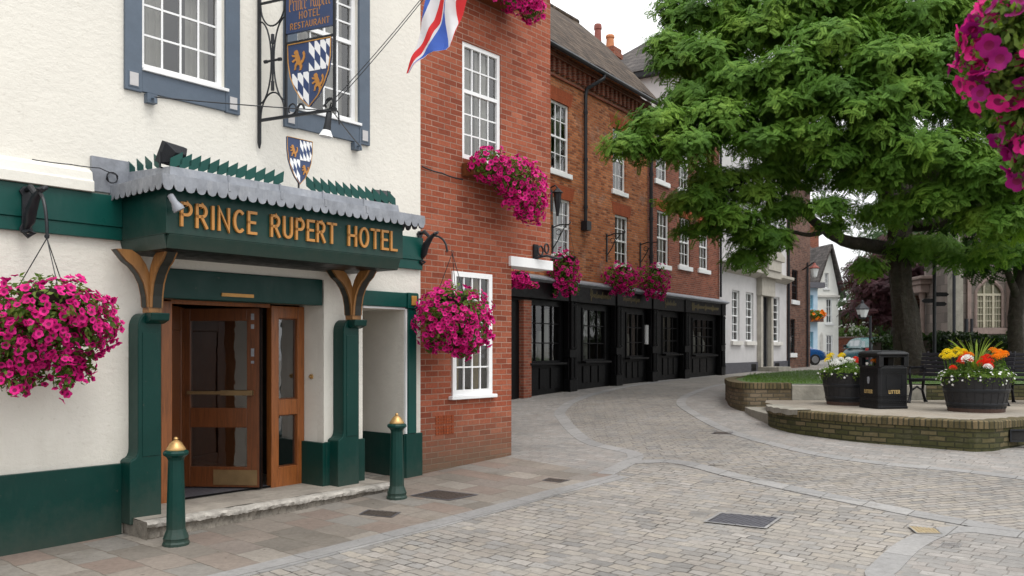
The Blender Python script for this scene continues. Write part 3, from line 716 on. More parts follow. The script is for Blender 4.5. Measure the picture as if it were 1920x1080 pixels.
# entrance recess: lintel beam, jambs, glazed screen and door
mb = MB(); mb.box(4.215, 6.25, -.03, .20, 2.245, 2.54); mb.build('lintel_beam', M['green'], hotel, bevel=.008)
mb = MB(); mb.box(4.95, 5.33, -.045, -.028, 2.29, 2.325); mb.build('brass_plate', M['gold'], hotel)
mb = MB()
mb.poly([(6.29, .12, .1), (6.29, .12, 2.55), (6.29, .46, 2.55), (6.29, .46, .1)])
mb.poly([(4.225, .12, .1), (4.225, .46, .1), (4.225, .46, 2.55), (4.225, .12, 2.55)])
mb.poly([(4.225, .12, 2.55), (4.225, .46, 2.55), (6.29, .46, 2.55), (6.29, .12, 2.55)])
mb.build('entrance_reveal', M['render_smooth'], hotel)
mb = MB(); mb.box(6.245, 6.289, -.04, .42, .1, .66); mb.build('jamb_plinth', M['green'], hotel, bevel=.004)
mb = MB(); mb.lathe([(.028, 0), (.028, .02), (.012, .022), (.012, .04)], n=14); o = mb.build('bell_push', M['brass'], hotel); o.location = (6.289, .22, 1.42); o.rotation_euler = (0, R(-90), 0)
# interior lobby
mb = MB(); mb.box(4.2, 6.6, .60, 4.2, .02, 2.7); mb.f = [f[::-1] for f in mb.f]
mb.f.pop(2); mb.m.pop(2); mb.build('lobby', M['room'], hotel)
scr = MB()
scr.box(4.23, 4.33, .36, .46, .15, 2.24); scr.box(4.33, 4.50, .362, .458, 1.0, 1.18); scr.box(4.33, 4.50, .362, .458, .15, .38); scr.box(4.33, 4.50, .362, .458, 2.1, 2.24); scr.box(4.50, 4.62, .35, .48, .15, 2.24); scr.box(5.83, 5.93, .36, .46, .15, 2.24); scr.box(6.19, 6.285, .36, .46, .15, 2.24)
scr.box(5.93, 6.19, .362, .458, 2.10, 2.24); scr.box(5.93, 6.19, .362, .458, .98, 1.16); scr.box(5.93, 6.19, .362, .458, .15, .38)
scr.box(4.62, 5.83, .38, .46, 2.215, 2.30)
s_o = scr.build('glazed_screen', M['wood_light'], hotel, bevel=.006)
mb = MB(); mb.poly([(5.93, .41, .38), (6.19, .41, .38), (6.19, .41, .98), (5.93, .41, .98)]); mb.poly([(5.93, .41, 1.16), (6.19, .41, 1.16), (6.19, .41, 2.10), (5.93, .41, 2.10)]); mb.poly([(4.33, .41, .38), (4.50, .41, .38), (4.50, .41, 2.1), (4.33, .41, 2.1)])
vv, ff = mb.v, mb.f
for f_ in ff: mb = MB(); mb.poly([vv[i] for i in f_]); mb.build('pane', M['glass_dark'], s_o)
mb = MB()
for a, b in ((.38, .98), (1.16, 2.10)):
    mb.box(5.93, 5.945, .395, .425, a, b); mb.box(6.175, 6.19, .395, .425, a, b); mb.box(5.945, 6.175, .396, .424, a, a+.014); mb.box(5.945, 6.175, .396, .424, b-.014, b)
mb.build('glazing_bead', M['wood'], s_o)
# side panel of the lobby, and the heavy glazed leaf standing ajar
sp = MB(); sp.xf = Matrix.Translation((4.63, .49, 0)) @ Matrix.Rotation(math.atan2(.58, .50), 4, 'Z')
sp.box(0, .14, -.03, .03, .16, 2.21); sp.box(.14, .60, -.028, .028, 1.95, 2.21); sp.box(.60, .76, -.03, .03, .16, 2.21); sp.box(.14, .60, -.028, .028, .16, .5); sp.box(.14, .60, -.015, .015, .5, 1.95)
sp.build('side_panel', M['wood'], hotel, bevel=.006)
leaf = MB(); L = .955
leaf.box(0, .15, -.028, .028, .19, 2.20); leaf.box(L-.15, L, -.028, .028, .19, 2.20)
leaf.box(.15, L-.15, -.026, .026, 2.06, 2.20); leaf.box(.15, L-.15, -.026, .026, .86, 1.08); leaf.box(.15, L-.15, -.026, .026, .19, .42)
d_o = leaf.build('door_leaf', M['wood'], hotel, bevel=.005); d_o.location = (5.10, 1.09, 0); d_o.rotation_euler = (0, 0, math.atan2(-.73, .52))
mb = MB(); mb.poly([(.15, 0, .42), (L-.15, 0, .42), (L-.15, 0, .86), (.15, 0, .86)]); mb.build('pane', M['glass_dark'], d_o); mb = MB(); mb.poly([(.15, 0, 1.08), (L-.15, 0, 1.08), (L-.15, 0, 2.06), (.15, 0, 2.06)]); mb.build('pane', M['glass_dark'], d_o)
mb = MB(); mb.box(.13, L-.07, -.075, -.05, 1.235, 1.27); mb.box(.52, L-.07, -.08, -.045, 1.225, 1.28); mb.box(.15, .18, -.06, -.026, 1.24, 1.265); mb.box(L-.10, L-.07, -.06, -.026, 1.23, 1.275); mb.build('push_bar', M['dull_brass'], d_o)
mb = MB(); mb.box(.42, L-.03, -.032, -.027, .215, .385); mb.build('kick_plate', M['dull_brass'], d_o)
for z, h in ((2.07, .07), (1.97, .05), (1.66, .09), (1.58, .03)):
    mb = MB(); mb.box(L-.10, L-.065, -.034, -.027, z, z+h); mb.build('lock_plate', M['lead'], d_o)
mb = MB(); mb.box(L-.004, L+.012, -.03, .03, .18, 2.21); mb.build('weather_seal', M['black'], d_o)
# passage doorway on the right, framed in green
mb = MB()
mb.poly([(7.55, .12, .04), (7.55, .12, 2.25), (7.55, 1.3, 2.25), (7.55, 1.3, .04)]); mb.poly([(6.87, .12, .04), (6.87, 1.3, .04), (6.87, 1.3, 2.25), (6.87, .12, 2.25)])
mb.poly([(6.87, .12, 2.245), (6.87, 1.3, 2.245), (7.55, 1.3, 2.245), (7.55, .12, 2.245)]); mb.poly([(6.87, 1.3, .04), (7.55, 1.3, .04), (7.55, 1.3, 2.25), (6.87, 1.3, 2.25)])
mb.build('passage_wall', M['render_smooth'], hotel)
mb = MB(); mb.box(7.53, 7.549, -.03, 1.29, .0, .66); mb.build('passage_plinth', M['green'], hotel)
mb = MB(); mb.box(6.88, 6.93, .10, .85, .1, 2.2); p_o = mb.build('passage_door', M['wood'], hotel, bevel=.004)
mb = MB(); mb.tube([(6.93, .75, 1.05), (6.98, .75, 1.05)], .014, 8); mb.box(6.93, 6.937, .72, .78, .95, 1.25); mb.build('handle', M['brass'], p_o)
mb = MB(); mb.box(6.70, 7.555, -.05, .01, 2.27, 2.455); mb.box(7.58, 7.72, -.055, .01, .668, 2.255); mb.prism([(7.56, 2.257), (7.745, 2.257), (7.745, 2.44), (7.73, 2.46), (7.56, 2.46)], -.07, .01)
mb.build('door_architrave', M['green_mid'], hotel, bevel=.008)
mb = MB(); mb.box(7.612, 7.70, -.082, -.068, 2.30, 2.42); mb.build('gold_tablet', M['gold'], hotel, bevel=.004)
mb = MB(); mb.box(7.551, 7.578, -.03, .02, .668, 2.255); mb.box(6.87, 7.551, -.02, .05, 2.243, 2.268); mb.build('white_bead', M['white'], hotel)

# stone step
st = thing('door_step', 'long worn stone step with chipped pale nosing in front of the hotel entrance', 'step', HF.w(4, -.3, -.02), HF.a)
random.seed(3)
def rough_edge(x): return -.50+.014*math.sin(x*2.1)+.006*math.sin(x*9.7+1)+.005*math.sin(x*31)+.004*math.sin(x*53)
xs = list(np.linspace(3.93, 6.98, 150))
mb = MB(); rows = []
for d0, z0 in ((.62, .155), (.2, .158), (-.1, .163), (-.36, .160)):
    rows.append([(x-4, d0+.3, z0+.02+.004*math.sin(x*7+d0*5)) for x in xs])
mb.grid(rows[::-1]); mb.build('tread', M['step_stone'], st, smooth=True)
mb = MB(); rows = []
for k, (dy, z) in enumerate(((.14, .160), (.04, .159), (.010, .150), (0, .135), (.008, .105), (.035, .098))):
    rows.append([(x-4, rough_edge(x)+dy+.3+(.014*random.random() if k > 1 else 0), z+.02+(.004*math.sin(x*17+k)+.010*(random.random()-.5))*(k > 1)) for x in xs])
mb.grid(rows[::-1]); mb.build('nosing', M['step_edge'], st, smooth=True)
mb = MB(); rows = []
for dy, z in ((.035, .10), (.045, .05), (.03, .0), (.04, -.06), (.03, -.12), (.04, -.3)): rows.append([(x-4, rough_edge(x)+dy+.3+.022*random.random(), z+.02+.01*random.random()) for x in xs])
mb.grid(rows[::-1])
mb.poly([(-.07, .92, -.3), (-.07, -.16, -.3), (-.07, -.16, .178), (-.07, .92, .178)]); mb.poly([(2.98, -.16, -.3), (2.98, .92, -.3), (2.98, .92, .178), (2.98, -.16, .178)])
mb.build('riser', M['riser_stone'], st, smooth=False)
mat_o = thing('door_mat', 'dark grey mat lying inside the hotel entrance below the glazed door', 'door mat', HF.w(5.0, .55, .165), HF.a)
mb = MB(); mb.box(-.35, .85, -.16, 1.0, 0, .012); mb.build('mat', M['cover'], mat_o); mb = MB(); mb.box(-.36, .86, -.17, -.161, 0, .016); mb.build('mat_edge', M['black'], mat_o)

# posts carrying the canopy
def canopy_post(dx, label):
    t = thing('canopy_post', label, 'post', HF.w(4.05+dx, -.1, .16), HF.a, 'posts under the entrance canopy')
    def ol(pts): return [(x-4.05, z-.16) for x, z in pts]
    mb = MB()
    prof = [(4.21, .10), (4.21, 2.084)]+[(4.075-.095*math.sin(R(a)), 2.084-.14*(1-math.cos(R(a)))) for a in (0, 15, 30, 45, 60, 75, 90)]+[(3.98, .80)]+[(3.98-.055*(1-math.cos(R(a))), .80-.09*math.sin(R(a))) for a in (25, 50, 75, 90)]+[(3.90, .69), (3.90, .10)]
    mb.prism(ol(prof), -.10, .10); mb.build('shaft', M['green'], t, bevel=.012)
    mb = MB(); mb.prism(ol([(4.02, .73), (4.19, .73), (4.19, 1.90), (4.02, 1.90)]), -.106, -.099); mb.build('shaft_panel', M['green'], t, bevel=.003)
    mb = MB(); mb.prism([(-.098, 1.82), (-.205, 1.855), (-.215, 1.925), (-.098, 1.925)], .0, .185, 'x'); mb.build('cap', M['green'], t, bevel=.010)
    zb = 2.085-.16
    mb = MB(); mb.box(0, .13, -.17, -.04, zb, zb+.05); blk = mb.build('corbel_block', M['gold_wood'], t, bevel=.002)
    prof = [(0, .05), (.012, .05), (.02, .16), (.045, .27), (.09, .36), (.15, .43), (.215, .475), (.30, .575), (.165, .575), (.085, .525), (.03, .45), (0, .375)]
    out = prof[1:8]
    for side in (0, 1):
        mb = MB()
        if side == 0: mb.prism([(-.17-a, zb+b) for a, b in prof], 0, .13, 'x')
        else: mb.prism([(-a, zb+b) for a, b in prof], -.17, -.04, 'y')
        arm = mb.build('corbel_arm', M['gold_wood'], t)
        pn = MB(); rows = []
        for a, b in out:
            a += .004; b -= .003
            r = [(.025, -.17-a, zb+b), (.112, -.17-a, zb+b)] if side == 0 else [(-a, -.145, zb+b), (-a, -.058, zb+b)]
            rows.append(r)
        rows = [[Vector(p) for p in r] for r in rows]
        pn.grid(rows); pn.build('dark_inset', M['dark_green_panel'], arm)
    return t
M['dark_green_panel'] = m_paint('dark_inset_panel', (.012, .014, .010), .45, .3, 6, .001, 30)
canopy_post(0, 'left green canopy post with gilded corbel, beside the big flower basket')
canopy_post(2.44, 'right green canopy post with gilded corbel, between door and passage')

# canopy
can = thing('entrance_canopy', 'dark green entrance canopy with gold lettering and scalloped lead roof edge', 'canopy', HF.w(3.9, 0, 2.64), HF.a)
CX1 = 2.83; CD = -.86
mb = MB(); zf = .53
mb.box(0, CX1, CD, -.002, .125, zf)
mb.prism([(CD, .125), (CD+.05, .0), (-.002, .0), (-.002, .125)], .03, CX1-.03, 'x')
mb.prism([(0, .125), (.03, .0), (.03, .125)], CD+.05, -.002)
mb.build('fascia', M['green'], can, bevel=.006)
mb = MB(); mb.poly([(.035, CD+.055, -.002), (.035, -.01, -.002), (CX1-.035, -.01, -.002), (CX1-.035, CD+.055, -.002)]); mb.build('soffit', M['black'], can)
def scallop(a, b, ztop, fn, nper=.105):
    mbx = MB(); L_ = b-a; n = max(1, round(L_/nper)); top = []; bot = []
    for i in range(n):
        for k in range(7):
            t = k/6; s = a+(i+t)*L_/n; top.append(fn(s, ztop)); bot.append(fn(s, ztop-.085-.055*math.sqrt(max(0, 1-(2*t-1)**2))))
    mbx.grid([bot, top]); return mbx
zt = 3.265-2.64; xo, xe = -.10, 3.06; yo = -.975
mb = scallop(xo, xe, zt, lambda s, z: (s, yo-.012*math.sin(s*40)*.2-.02*(zt-z), z)); mb.build('lead_valance', M['lead'], can, solid=.008)
mb = scallop(yo, .0, zt, lambda s, z: (xo-.02*(zt-z), s, z)); mb.build('lead_valance', M['lead'], can, solid=.008)
mb = scallop(yo, .0, zt, lambda s, z: (xe, s, z)); mb.build('lead_valance', M['lead'], can, solid=.008)
mb = MB()
mb.add([(xo, yo, zt), (xe, yo, zt), (xe, 0, zt), (xo, 0, zt), (xo+.16, yo+.16, zt+.035), (2.82, yo+.16, zt+.035), (2.82, 0, zt+.035), (xo+.16, 0, zt+.035)], [(0, 1, 5, 4), (1, 2, 6, 5), (3, 0, 4, 7)])
a0, a1, b0 = xo+.16, 2.82, yo+.16; z1 = zt+.035; z2 = z1+.075
mb.add([(a0, b0, z1), (a1, b0, z1), (a1, 0, z1), (a0, 0, z1), (a0+.01, b0+.01, z2), (a1-.01, b0+.01, z2), (a1-.01, 0, z2+.05), (a0+.01, 0, z2+.05)], [(0, 1, 5, 4), (1, 2, 6, 5), (3, 0, 4, 7), (4, 5, 6, 7)])
mb.poly([(xo, yo, zt-.06), (xo, -.0, zt-.06), (xe, 0, zt-.06), (xe, yo, zt-.06)])
for s in (.55, 1.12, 1.65, 2.2): mb.box(s-.012, s+.012, yo-.012, yo+.17, zt-.07, zt+.01); mb.box(s+.1-.01, s+.1+.01, b0-.004, b0+.3, z1, z2+.008)
mb.build('lead_roof', M['lead'], can, bevel=.003)
# letters on the front of the canopy
zl0, hl = 2.832-2.64, .225
for wd, p0, p1 in (('PRINCE', 336, 478), ('RUPERT', 505, 627), ('HOTEL', 650, 741)):
    xa, xb = HF.x(p0, CD)-3.9, HF.x(p1, CD)-3.9; spans, tot = word_spans(wd, .17); k = (xb-xa)/tot
    for ch, off in spans:
        mb = MB(); ribbon_strokes(mb, GL[ch][1], .026, CD-.028, CD-.004, lambda x, z: (xa+(off+x)*k, zl0+.018+z*(hl-.03)))
        mb.build('letter', M['letter'], can)
# cresting: a rail with leaning green blades and the coat of arms in the middle
yr = -.76; zr = 3.352-2.64
mb = MB(); mb.tube([(.08, -.10, zr), (.08, yr, zr), (2.80, yr, zr), (2.80, -.1, zr)], .008, 6)
for s in (.3, 1.0, 1.75, 2.3, 2.7): mb.tube([(s, yr, zr), (s, yr, zr-.06)], .009, 6)
mb.build('crest_rail', M['iron'], can)
def blade(p, u, lean):
    bw, bh = .125, .145
    q = [p, p+u*.004, p+u*bw*lean*.9+Vector((0, 0, bh)), p+u*bw*lean*.9+Vector((0, 0, bh*.42))]
    return q
def add_blade(x, y, ux, uy, lean):
    mb = MB(); p = Vector((x, y, zr)); u = Vector((ux, uy, 0)).normalized(); nrm = Vector((-u.y, u.x, 0))*.004
    q = [p, p+u*lean*.118+Vector((0, 0, .070)), p+u*lean*.128+Vector((0, 0, .180)), p+u*lean*.008+Vector((0, 0, .105))]
    mb.add([v-nrm for v in q]+[v+nrm for v in q], [(0, 1, 2, 3), (7, 6, 5, 4), (0, 4, 5, 1), (1, 5, 6, 2), (2, 6, 7, 3), (3, 7, 4, 0)])
    mb.build('crest_blade', M['green_mid'], can)
xs_l = [HF.x(p, yr)-3.9 for p in np.linspace(318, 512, 12)]
for x in xs_l: add_blade(x, yr, 1, 0, 1)
for p in np.linspace(592, 742, 12): add_blade(HF.x(p, yr)-3.9, yr, 1, 0, -1)
for y in (-.14, -.30, -.46, -.62): add_blade(.08, y, 0, 1, 1)
xs_c = HF.x(560, yr)-3.9
coat_of_arms(can, 'shield', .31, .46, xs_c, yr-.02, zr+.53)
mb = MB(); mb.tube([(xs_c, yr, zr-.03), (xs_c, yr, zr+.09)], .010, 6); mb.build('shield_stem', M['iron'], can)

# floodlights on the canopy roof and spotlight by the lettering
def floodlight(label, loc, rz, tilt, s, matk='iron'):
    t = thing('floodlight', label, 'floodlight', loc, rz, 'lamps on the entrance canopy')
    mb = MB(); mb.xf = Matrix.Translation((0, 0, .12*s)) @ Matrix.Rotation(tilt, 4, 'X')
    mb.prism([(-.14*s, -.10*s), (.14*s, -.10*s), (.14*s, .10*s), (-.14*s, .10*s)], -.03*s, .02*s); mb.add([(-.14*s, .02*s, -.10*s), (.14*s, .02*s, -.10*s), (.14*s, .02*s, .10*s), (-.14*s, .02*s, .10*s), (-.07*s, .10*s, -.05*s), (.07*s, .10*s, -.05*s), (.07*s, .10*s, .05*s), (-.07*s, .10*s, .05*s)], [(0, 4, 5, 1), (1, 5, 6, 2), (2, 6, 7, 3), (3, 7, 4, 0), (4, 7, 6, 5)])
    mb.build('housing', M[matk], t, bevel=.006)
    mb = MB(); mb.xf = Matrix.Translation((0, 0, .12*s)) @ Matrix.Rotation(tilt, 4, 'X'); mb.poly([(-.12*s, -.033*s, -.085*s), (.12*s, -.033*s, -.085*s), (.12*s, -.033*s, .085*s), (-.12*s, -.033*s, .085*s)]); mb.build('lens', M['lead'], t)
    mb = MB(); mb.tube([(-.15*s, 0, .12*s), (-.15*s, 0, -.02), (.15*s, 0, -.02), (.15*s, 0, .12*s)], .008, 6); mb.build('bracket', M['iron'], t)
    return t
floodlight('large black floodlight on the left corner of the canopy roof', HF.w(4.08, -.62, 3.40), HF.a+R(200), R(-25), 1.0)
floodlight('flat black floodlight with pale face at the right end of the canopy roof', HF.w(6.62, -.60, 3.38), HF.a+R(160), R(-30), .8)
sp = thing('spotlight', 'small silver spotlight aimed at the letters under the canopy edge', 'spotlight', HF.w(3.93, -.88, 3.06), HF.a)
mb = MB(); mb.xf = Matrix.Rotation(R(-28), 4, 'Y') @ Matrix.Rotation(R(-12), 4, 'X'); mb.lathe([(.012, .06), (.028, .05), (.03, -.02), (.05, -.07), (.052, -.10)], (-.02, -.07, -.02), 16); mb.build('lamp_shade', M['lead'], sp, smooth=True)
mb = MB(); mb.xf = Matrix.Rotation(R(-28), 4, 'Y') @ Matrix.Rotation(R(-12), 4, 'X'); mb.lathe([(.001, -.085), (.048, -.10)], (-.02, -.07, -.02), 16, cap=False); mb.build('reflector', M['white'], sp)
mb = MB(); mb.tube([(.0, .02, .02), (-.01, -.04, .035), (-.03, -.07, .03)], .014, 8); mb.build('arm', M['iron'], sp)

# bollards
def bollard(label, loc):
    t = thing('bollard', label, 'bollard', loc, 0, 'green bollards before the hotel step')
    mb = MB(); mb.lathe([(.118, -.12), (.118, .025), (.108, .04), (.108, .055), (.112, .07), (.10, .10), (.09, .125), (.082, .15), (.080, .30), (.068, .765), (.072, .775), (.080, .79), (.108, .812), (.112, .83), (.104, .845), (.085, .853)], n=12); mb.build('shaft', M['green'], t, bevel=.002)
    mb = MB(); mb.lathe([(.082, .853), (.084, .865), (.07, .885), (.052, .915), (.03, .935), (.016, .942), (.02, .955), (.012, .968), (.002, .972)], n=24); mb.build('gold_cap', M['brass'], t, smooth=True)
p1, p2 = ground_at(330, 1022), ground_at(744, 935)
bollard('green bollard with brass cap at the left end of the step', (*p1, float(g(*p1))))
bollard('green bollard with brass cap at the right end of the step, near the brick wing', (*p2, float(g(*p2))))
# ================================================================== HANGING SIGN
sg = thing('hanging_sign', 'wrought iron bracket with navy hotel signboard and painted shield over the pavement', 'sign', HF.w(5.40, -.04, 0), math.atan2(-.434, .901))
mb = MB()
mb.box(-.018, .018, -.012, .012, 3.96, 6.3); mb.prism([(-.018, 3.96), (.018, 3.96), (0, 3.90)], -.012, .012)
mb.box(.018, 1.02, -.012, .012, 4.185, 4.215); mb.box(.018, .36, -.01, .01, 5.44, 5.462)
mb.box(.352, .376, -.012, .012, 4.216, 5.95); mb.box(.984, 1.008, -.012, .012, 4.216, 5.95)
mb.box(.377, .983, -.012, .012, 4.955, 4.978); mb.box(.377, .983, -.012, .012, 5.765, 5.79)
def arcp(cx, cz, rx, rz, a0, a1, n=14): return [(cx+rx*math.cos(R(a0+(a1-a0)*i/n)), 0, cz+rz*math.sin(R(a0+(a1-a0)*i/n))) for i in range(n+1)]
r_ = .009
mb.tube(arcp(.185, 5.43, .165, .24, 180, 360), r_, 6)
mb.tube(arcp(.01, 4.82, .155, .44, 90, -90), r_, 6); mb.tube(arcp(.355, 4.82, .155, .44, 90, 270), r_, 6)
mb.tube([(.07, 0, 4.82), (.30, 0, 4.82)], [.012, .012], 6); mb.tube([(.183, 0, 4.50), (.183, 0, 5.10)], .011, 6)
for a, b in (((.07, 0, 4.82), (.11, 0, 4.82)), ((.26, 0, 4.82), (.30, 0, 4.82)), ((.183, 0, 4.5), (.183, 0, 4.6)), ((.183, 0, 5.0), (.183, 0, 5.1))): mb.tube([a, b], .019, 6)
mb.tube(arcp(.185, 4.22, .165, .26, 180, 0), r_, 6)
for cx in (.45, .93): mb.tube(arcp(cx, 4.27, .05, .055, -90, 220), r_, 6)
mb.tube(arcp(.56, 4.22, .05, .09, 180, 20), .012, 6)
mb.build('bracket_frame', M['iron'], sg)
mb = MB(); mb.box(.377, .983, -.018, .018, 5.065, 5.76); brd = mb.build('signboard', M['navy'], sg, bevel=.004)
# upright roman lettering and a broad-nib blackletter line above it
mb = MB()
for wd, xa, xb, z0, h, lw in (('HOTEL', .555, .818, 5.196, .070, .0075), ('RESTAURANT', .437, .945, 5.098, .060, .0072)):
    sp_, tot = word_spans(wd, .2); k = (xb-xa)/tot
    for ch, off in sp_: ribbon_strokes(mb, GL[ch][1], lw, -.022, -.0175, lambda x, z: (xa+(off+x)*k, z0+z*h))
mb.build('lettering', M['letter'], brd)
BL = {
 'P': (.62, [[(.02, .92), (.18, 1.02)], [(.18, 1.0), (.18, .06), (.30, -.02)], [(.0, -.04), (.18, .06)], [(.18, .98), (.36, 1.04), (.56, .88), (.52, .56), (.34, .46)], [(.34, .98), (.34, .44)]]),
 'R': (.68, [[(.02, .92), (.18, 1.02)], [(.18, 1.0), (.18, .06), (.06, -.02)], [(.18, .98), (.36, 1.04), (.56, .88), (.52, .62), (.30, .52)], [(.34, .98), (.34, .44)], [(.36, .52), (.48, .36), (.48, .10), (.64, .0)]]),
 'r': (.36, [[(.02, .58), (.12, .66)], [(.12, .64), (.12, .06), (.22, .0)], [(.12, .54), (.26, .68), (.34, .58)]]),
 'i': (.26, [[(.02, .58), (.12, .66)], [(.12, .64), (.12, .06), (.22, .0)], [(.10, .84), (.16, .88)]]),
 'n': (.50, [[(.02, .58), (.12, .66)], [(.12, .64), (.12, .06), (.20, .0)], [(.12, .56), (.30, .68), (.36, .60), (.36, .06), (.46, .0)]]),
 'c': (.38, [[(.34, .58), (.24, .68), (.10, .56), (.10, .10), (.22, -.02), (.34, .08)]]),
 'e': (.38, [[(.12, .34), (.32, .50), (.24, .68), (.10, .56), (.10, .10), (.22, -.02), (.34, .08)]]),
 'u': (.50, [[(.02, .58), (.12, .66), (.12, .10), (.24, -.02), (.36, .08)], [(.36, .66), (.36, .06), (.46, .0)]]),
 'p': (.48, [[(.02, .58), (.12, .66)], [(.12, .64), (.12, -.26)], [(.12, .56), (.28, .68), (.40, .56), (.40, .12), (.26, -.02), (.12, .06)]]),
 't': (.34, [[(.12, .90), (.12, .08), (.22, -.02), (.32, .06)], [(.0, .64), (.28, .64)]]),
}
mb = MB(); xcur = .405; kx = .124
nib = Vector((math.cos(R(38)), math.sin(R(38))))*.0058
for ch in 'Prince Rupert':
    if ch == ' ': xcur += .035; continue
    wch, strokes = BL[ch]
    for st in strokes:
        for a, b in zip(st, st[1:]):
            A = Vector((xcur+a[0]*kx*.94, 5.292+a[1]*.155)); B = Vector((xcur+b[0]*kx*.94, 5.292+b[1]*.155))
            q = [A-nib, B-nib, B+nib, A+nib]; mb.poly([(p.x, -.0195, p.y) for p in q])
    xcur += wch*kx*.80
mb.build('blackletter', M['letter'], brd)
coat_of_arms(sg, 'shield', .56, .68, .68, -.012, 4.945, .026)
sp2 = thing('spotlight', 'black spotlight with flared white shade hanging below the signboard bracket', 'spotlight', HF.w(5.40, -.04, 0)+Vector((.901, -.434, 0))*.93+Vector((0, 0, 4.18)))
mb = MB(); mb.xf = Matrix.Rotation(R(8), 4, 'Y'); mb.lathe([(.012, .02), (.030, -.01), (.034, -.12), (.042, -.19)], n=14); mb.build('body', M['iron'], sp2, smooth=True)
mb = MB(); mb.xf = Matrix.Rotation(R(8), 4, 'Y'); mb.lathe([(.043, -.19), (.075, -.255), (.068, -.25)], n=18, cap=False); mb.build('lamp_shade', M['white'], sp2, smooth=True)
mb = MB(); mb.tube([(0, 0, .02), (.02, 0, .10), (.05, 0, .05), (.09, .02, .0), (.10, .02, -.12)], .009, 6); mb.tube([(-.06, 0, .06), (-.02, .02, .12), (.03, -.02, .14)], .012, 6); mb.build('clamp', M['iron'], sp2)

def cable(label, pts, r=.006, sag=.0, cat='cable', n=10):
    """a hanging wire through the given world points"""
    P = [Vector(p) for p in pts]; out = []
    for a, b in zip(P, P[1:]):
        for i in range(n): t = i/n; out.append(a.lerp(b, t)-Vector((0, 0, sag*4*t*(1-t))))
    out.append(P[-1]); o0 = out[0].copy()
    mb = MB(); mb.tube([p-o0 for p in out], r, 5); o = mb.build('cable', M['iron'], None); o.location = o0
    tag(o, label, cat); return o
end = HF.w(5.40, -.04, 4.19)+Vector((.901, -.434, 0))*.97
cable('thin stay cable running from the left slate blue window to the sign bracket end', [HF.w(4.18, -.12, 4.165), end], .006, .01)
cable('short stay cable from the sign bracket end down to the right window surround', [end, HF.w(6.72, -.12, 4.16)], .006, .01)
def ray(px, py, Y): return Vector(((px-960)/1620*Y, Y, CAM_Z-(py-655)*Y/1620))
for q, (d, lb) in enumerate(((0, 'upper of the two thin flag lines slanting up from the sign bracket'), (5, 'lower of the two thin flag lines slanting up from the sign bracket'))):
    cable(lb, [end+Vector((.0, 0, .10-.05*q)), ray(787+d, 1, 9.25), ray(850+d, -66, 9.45)], .0045, .02)
cable('black wire drooping along the white cornice to the lead flashing', [HF.w(H_, -.115, z_) for H_, z_ in ((3.08, 3.38), (3.4, 3.39), (3.66, 3.40), (3.82, 3.36))], .005, .004)
mb = MB(); mb.tube([(.05*math.cos(t*.45)*(1+.1*math.sin(t)), -.01*math.sin(t*1.3), .05*math.sin(t*.45)) for t in range(40)], .005, 5); o = mb.build('cable', M['iron']); o.location = HF.w(3.80, -.06, 3.34); o.rotation_euler = (0, 0, HF.a); tag(o, 'coil of spare black wire at the left end of the lead canopy roof', 'cable')
cable('twisted black cable on the red brick wall between hotel corner and flower box', [HF.w(7.85, -.02, HF.z(788, 312)), HF.w(8.2, -.03, HF.z(825, 325)), HF.w(8.62, -.02, HF.z(866, 337))], .011, .012)
# flag: half-hidden union flag hanging from a pole above the picture
ft = ray(835, -70, 9.45)
pole = thing('flagpole', 'white pole holding the flag above the hotel corner', 'flagpole', HF.w(7.2, 0, 6.9), HF.a)
inv = Matrix.Rotation(-HF.a, 4, 'Z') @ Matrix.Translation(-HF.w(7.2, 0, 6.9))
pe = inv @ (ft+Vector((-.1, -.05, .12)))
mb = MB(); mb.tube([(0, 0, 0), pe*.5, pe*1.12], [.035, .03, .022], 10); mb.build('pole', M['white'], pole, smooth=True)
mb = MB(); mb.lathe([(.09, -.02), (.09, .02), (.05, .05)], n=12); mb.build('wall_socket', M['iron'], pole)
fl = thing('flag', 'union flag hanging limp in red, white and blue in front of the brick wing', 'flag', tuple(ray(815, 50, 9.45)))
RY = [-70, -35, 0, 20, 37, 55, 74, 89, 100, 111, 124, 138]
cols = {   # boundary x (pixels of the photograph) of each stripe, row by row
 0: [812, 806, 797, 793, 790, 788, 784, 781, 777, 772, 767, 762],
 1: [816, 811, 806, 799, 790, 788, 784, 781, 777, 772, 767, 762],
 2: [838, 832, 825, 818, 813, 803, 794, 785, 778, 772, 767, 762],
 3: [846, 840, 833, 829, 825, 814, 806, 795, 789, 781, 773, 765],
 4: [849, 843, 834, 831, 827, 819, 810, 799, 793, 785, 775, 766],
 5: [851, 845, 835, 833, 834, 837, 840, 841, 800, 787, 776, 766.5],
 6: [874, 864, 853, 855, 859, 853, 848, 842, 801, 788, 777, 767],
 7: [900, 888, 874, 868, 860, 854, 849, 842.5, 801.5, 788.5, 777.5, 767.5]}
mats_f = ['flag_blue', 'flag_white', 'flag_red', 'flag_white', 'flag_blue', 'flag_white', 'flag_red']
def m_cloth(name, c):
    m, t, b = nodes(name); b.inputs['Base Color'].default_value = (*c, 1); b.inputs['Roughness'].default_value = .85; b.inputs['Specular IOR Level'].default_value = .15
    tl = N(t, 'BsdfTranslucent'); tl.inputs['Color'].default_value = (*c, 1); mx = N(t, 'MixShader'); mx.inputs[0].default_value = .35
    t.links.new(b.outputs[0], mx.inputs[1]); t.links.new(tl.outputs[0], mx.inputs[2]); t.links.new(mx.outputs[0], t.nodes['Material Output'].inputs[0])
    bump(t, b, noise(t, objco(t), 5, 3), .03, .6); return m
M['flag_white'] = m_cloth('flag_white', (.78, .78, .80)); M['flag_red'] = m_cloth('flag_red', (.70, .05, .055)); M['flag_blue'] = m_cloth('flag_blue', (.075, .15, .52))
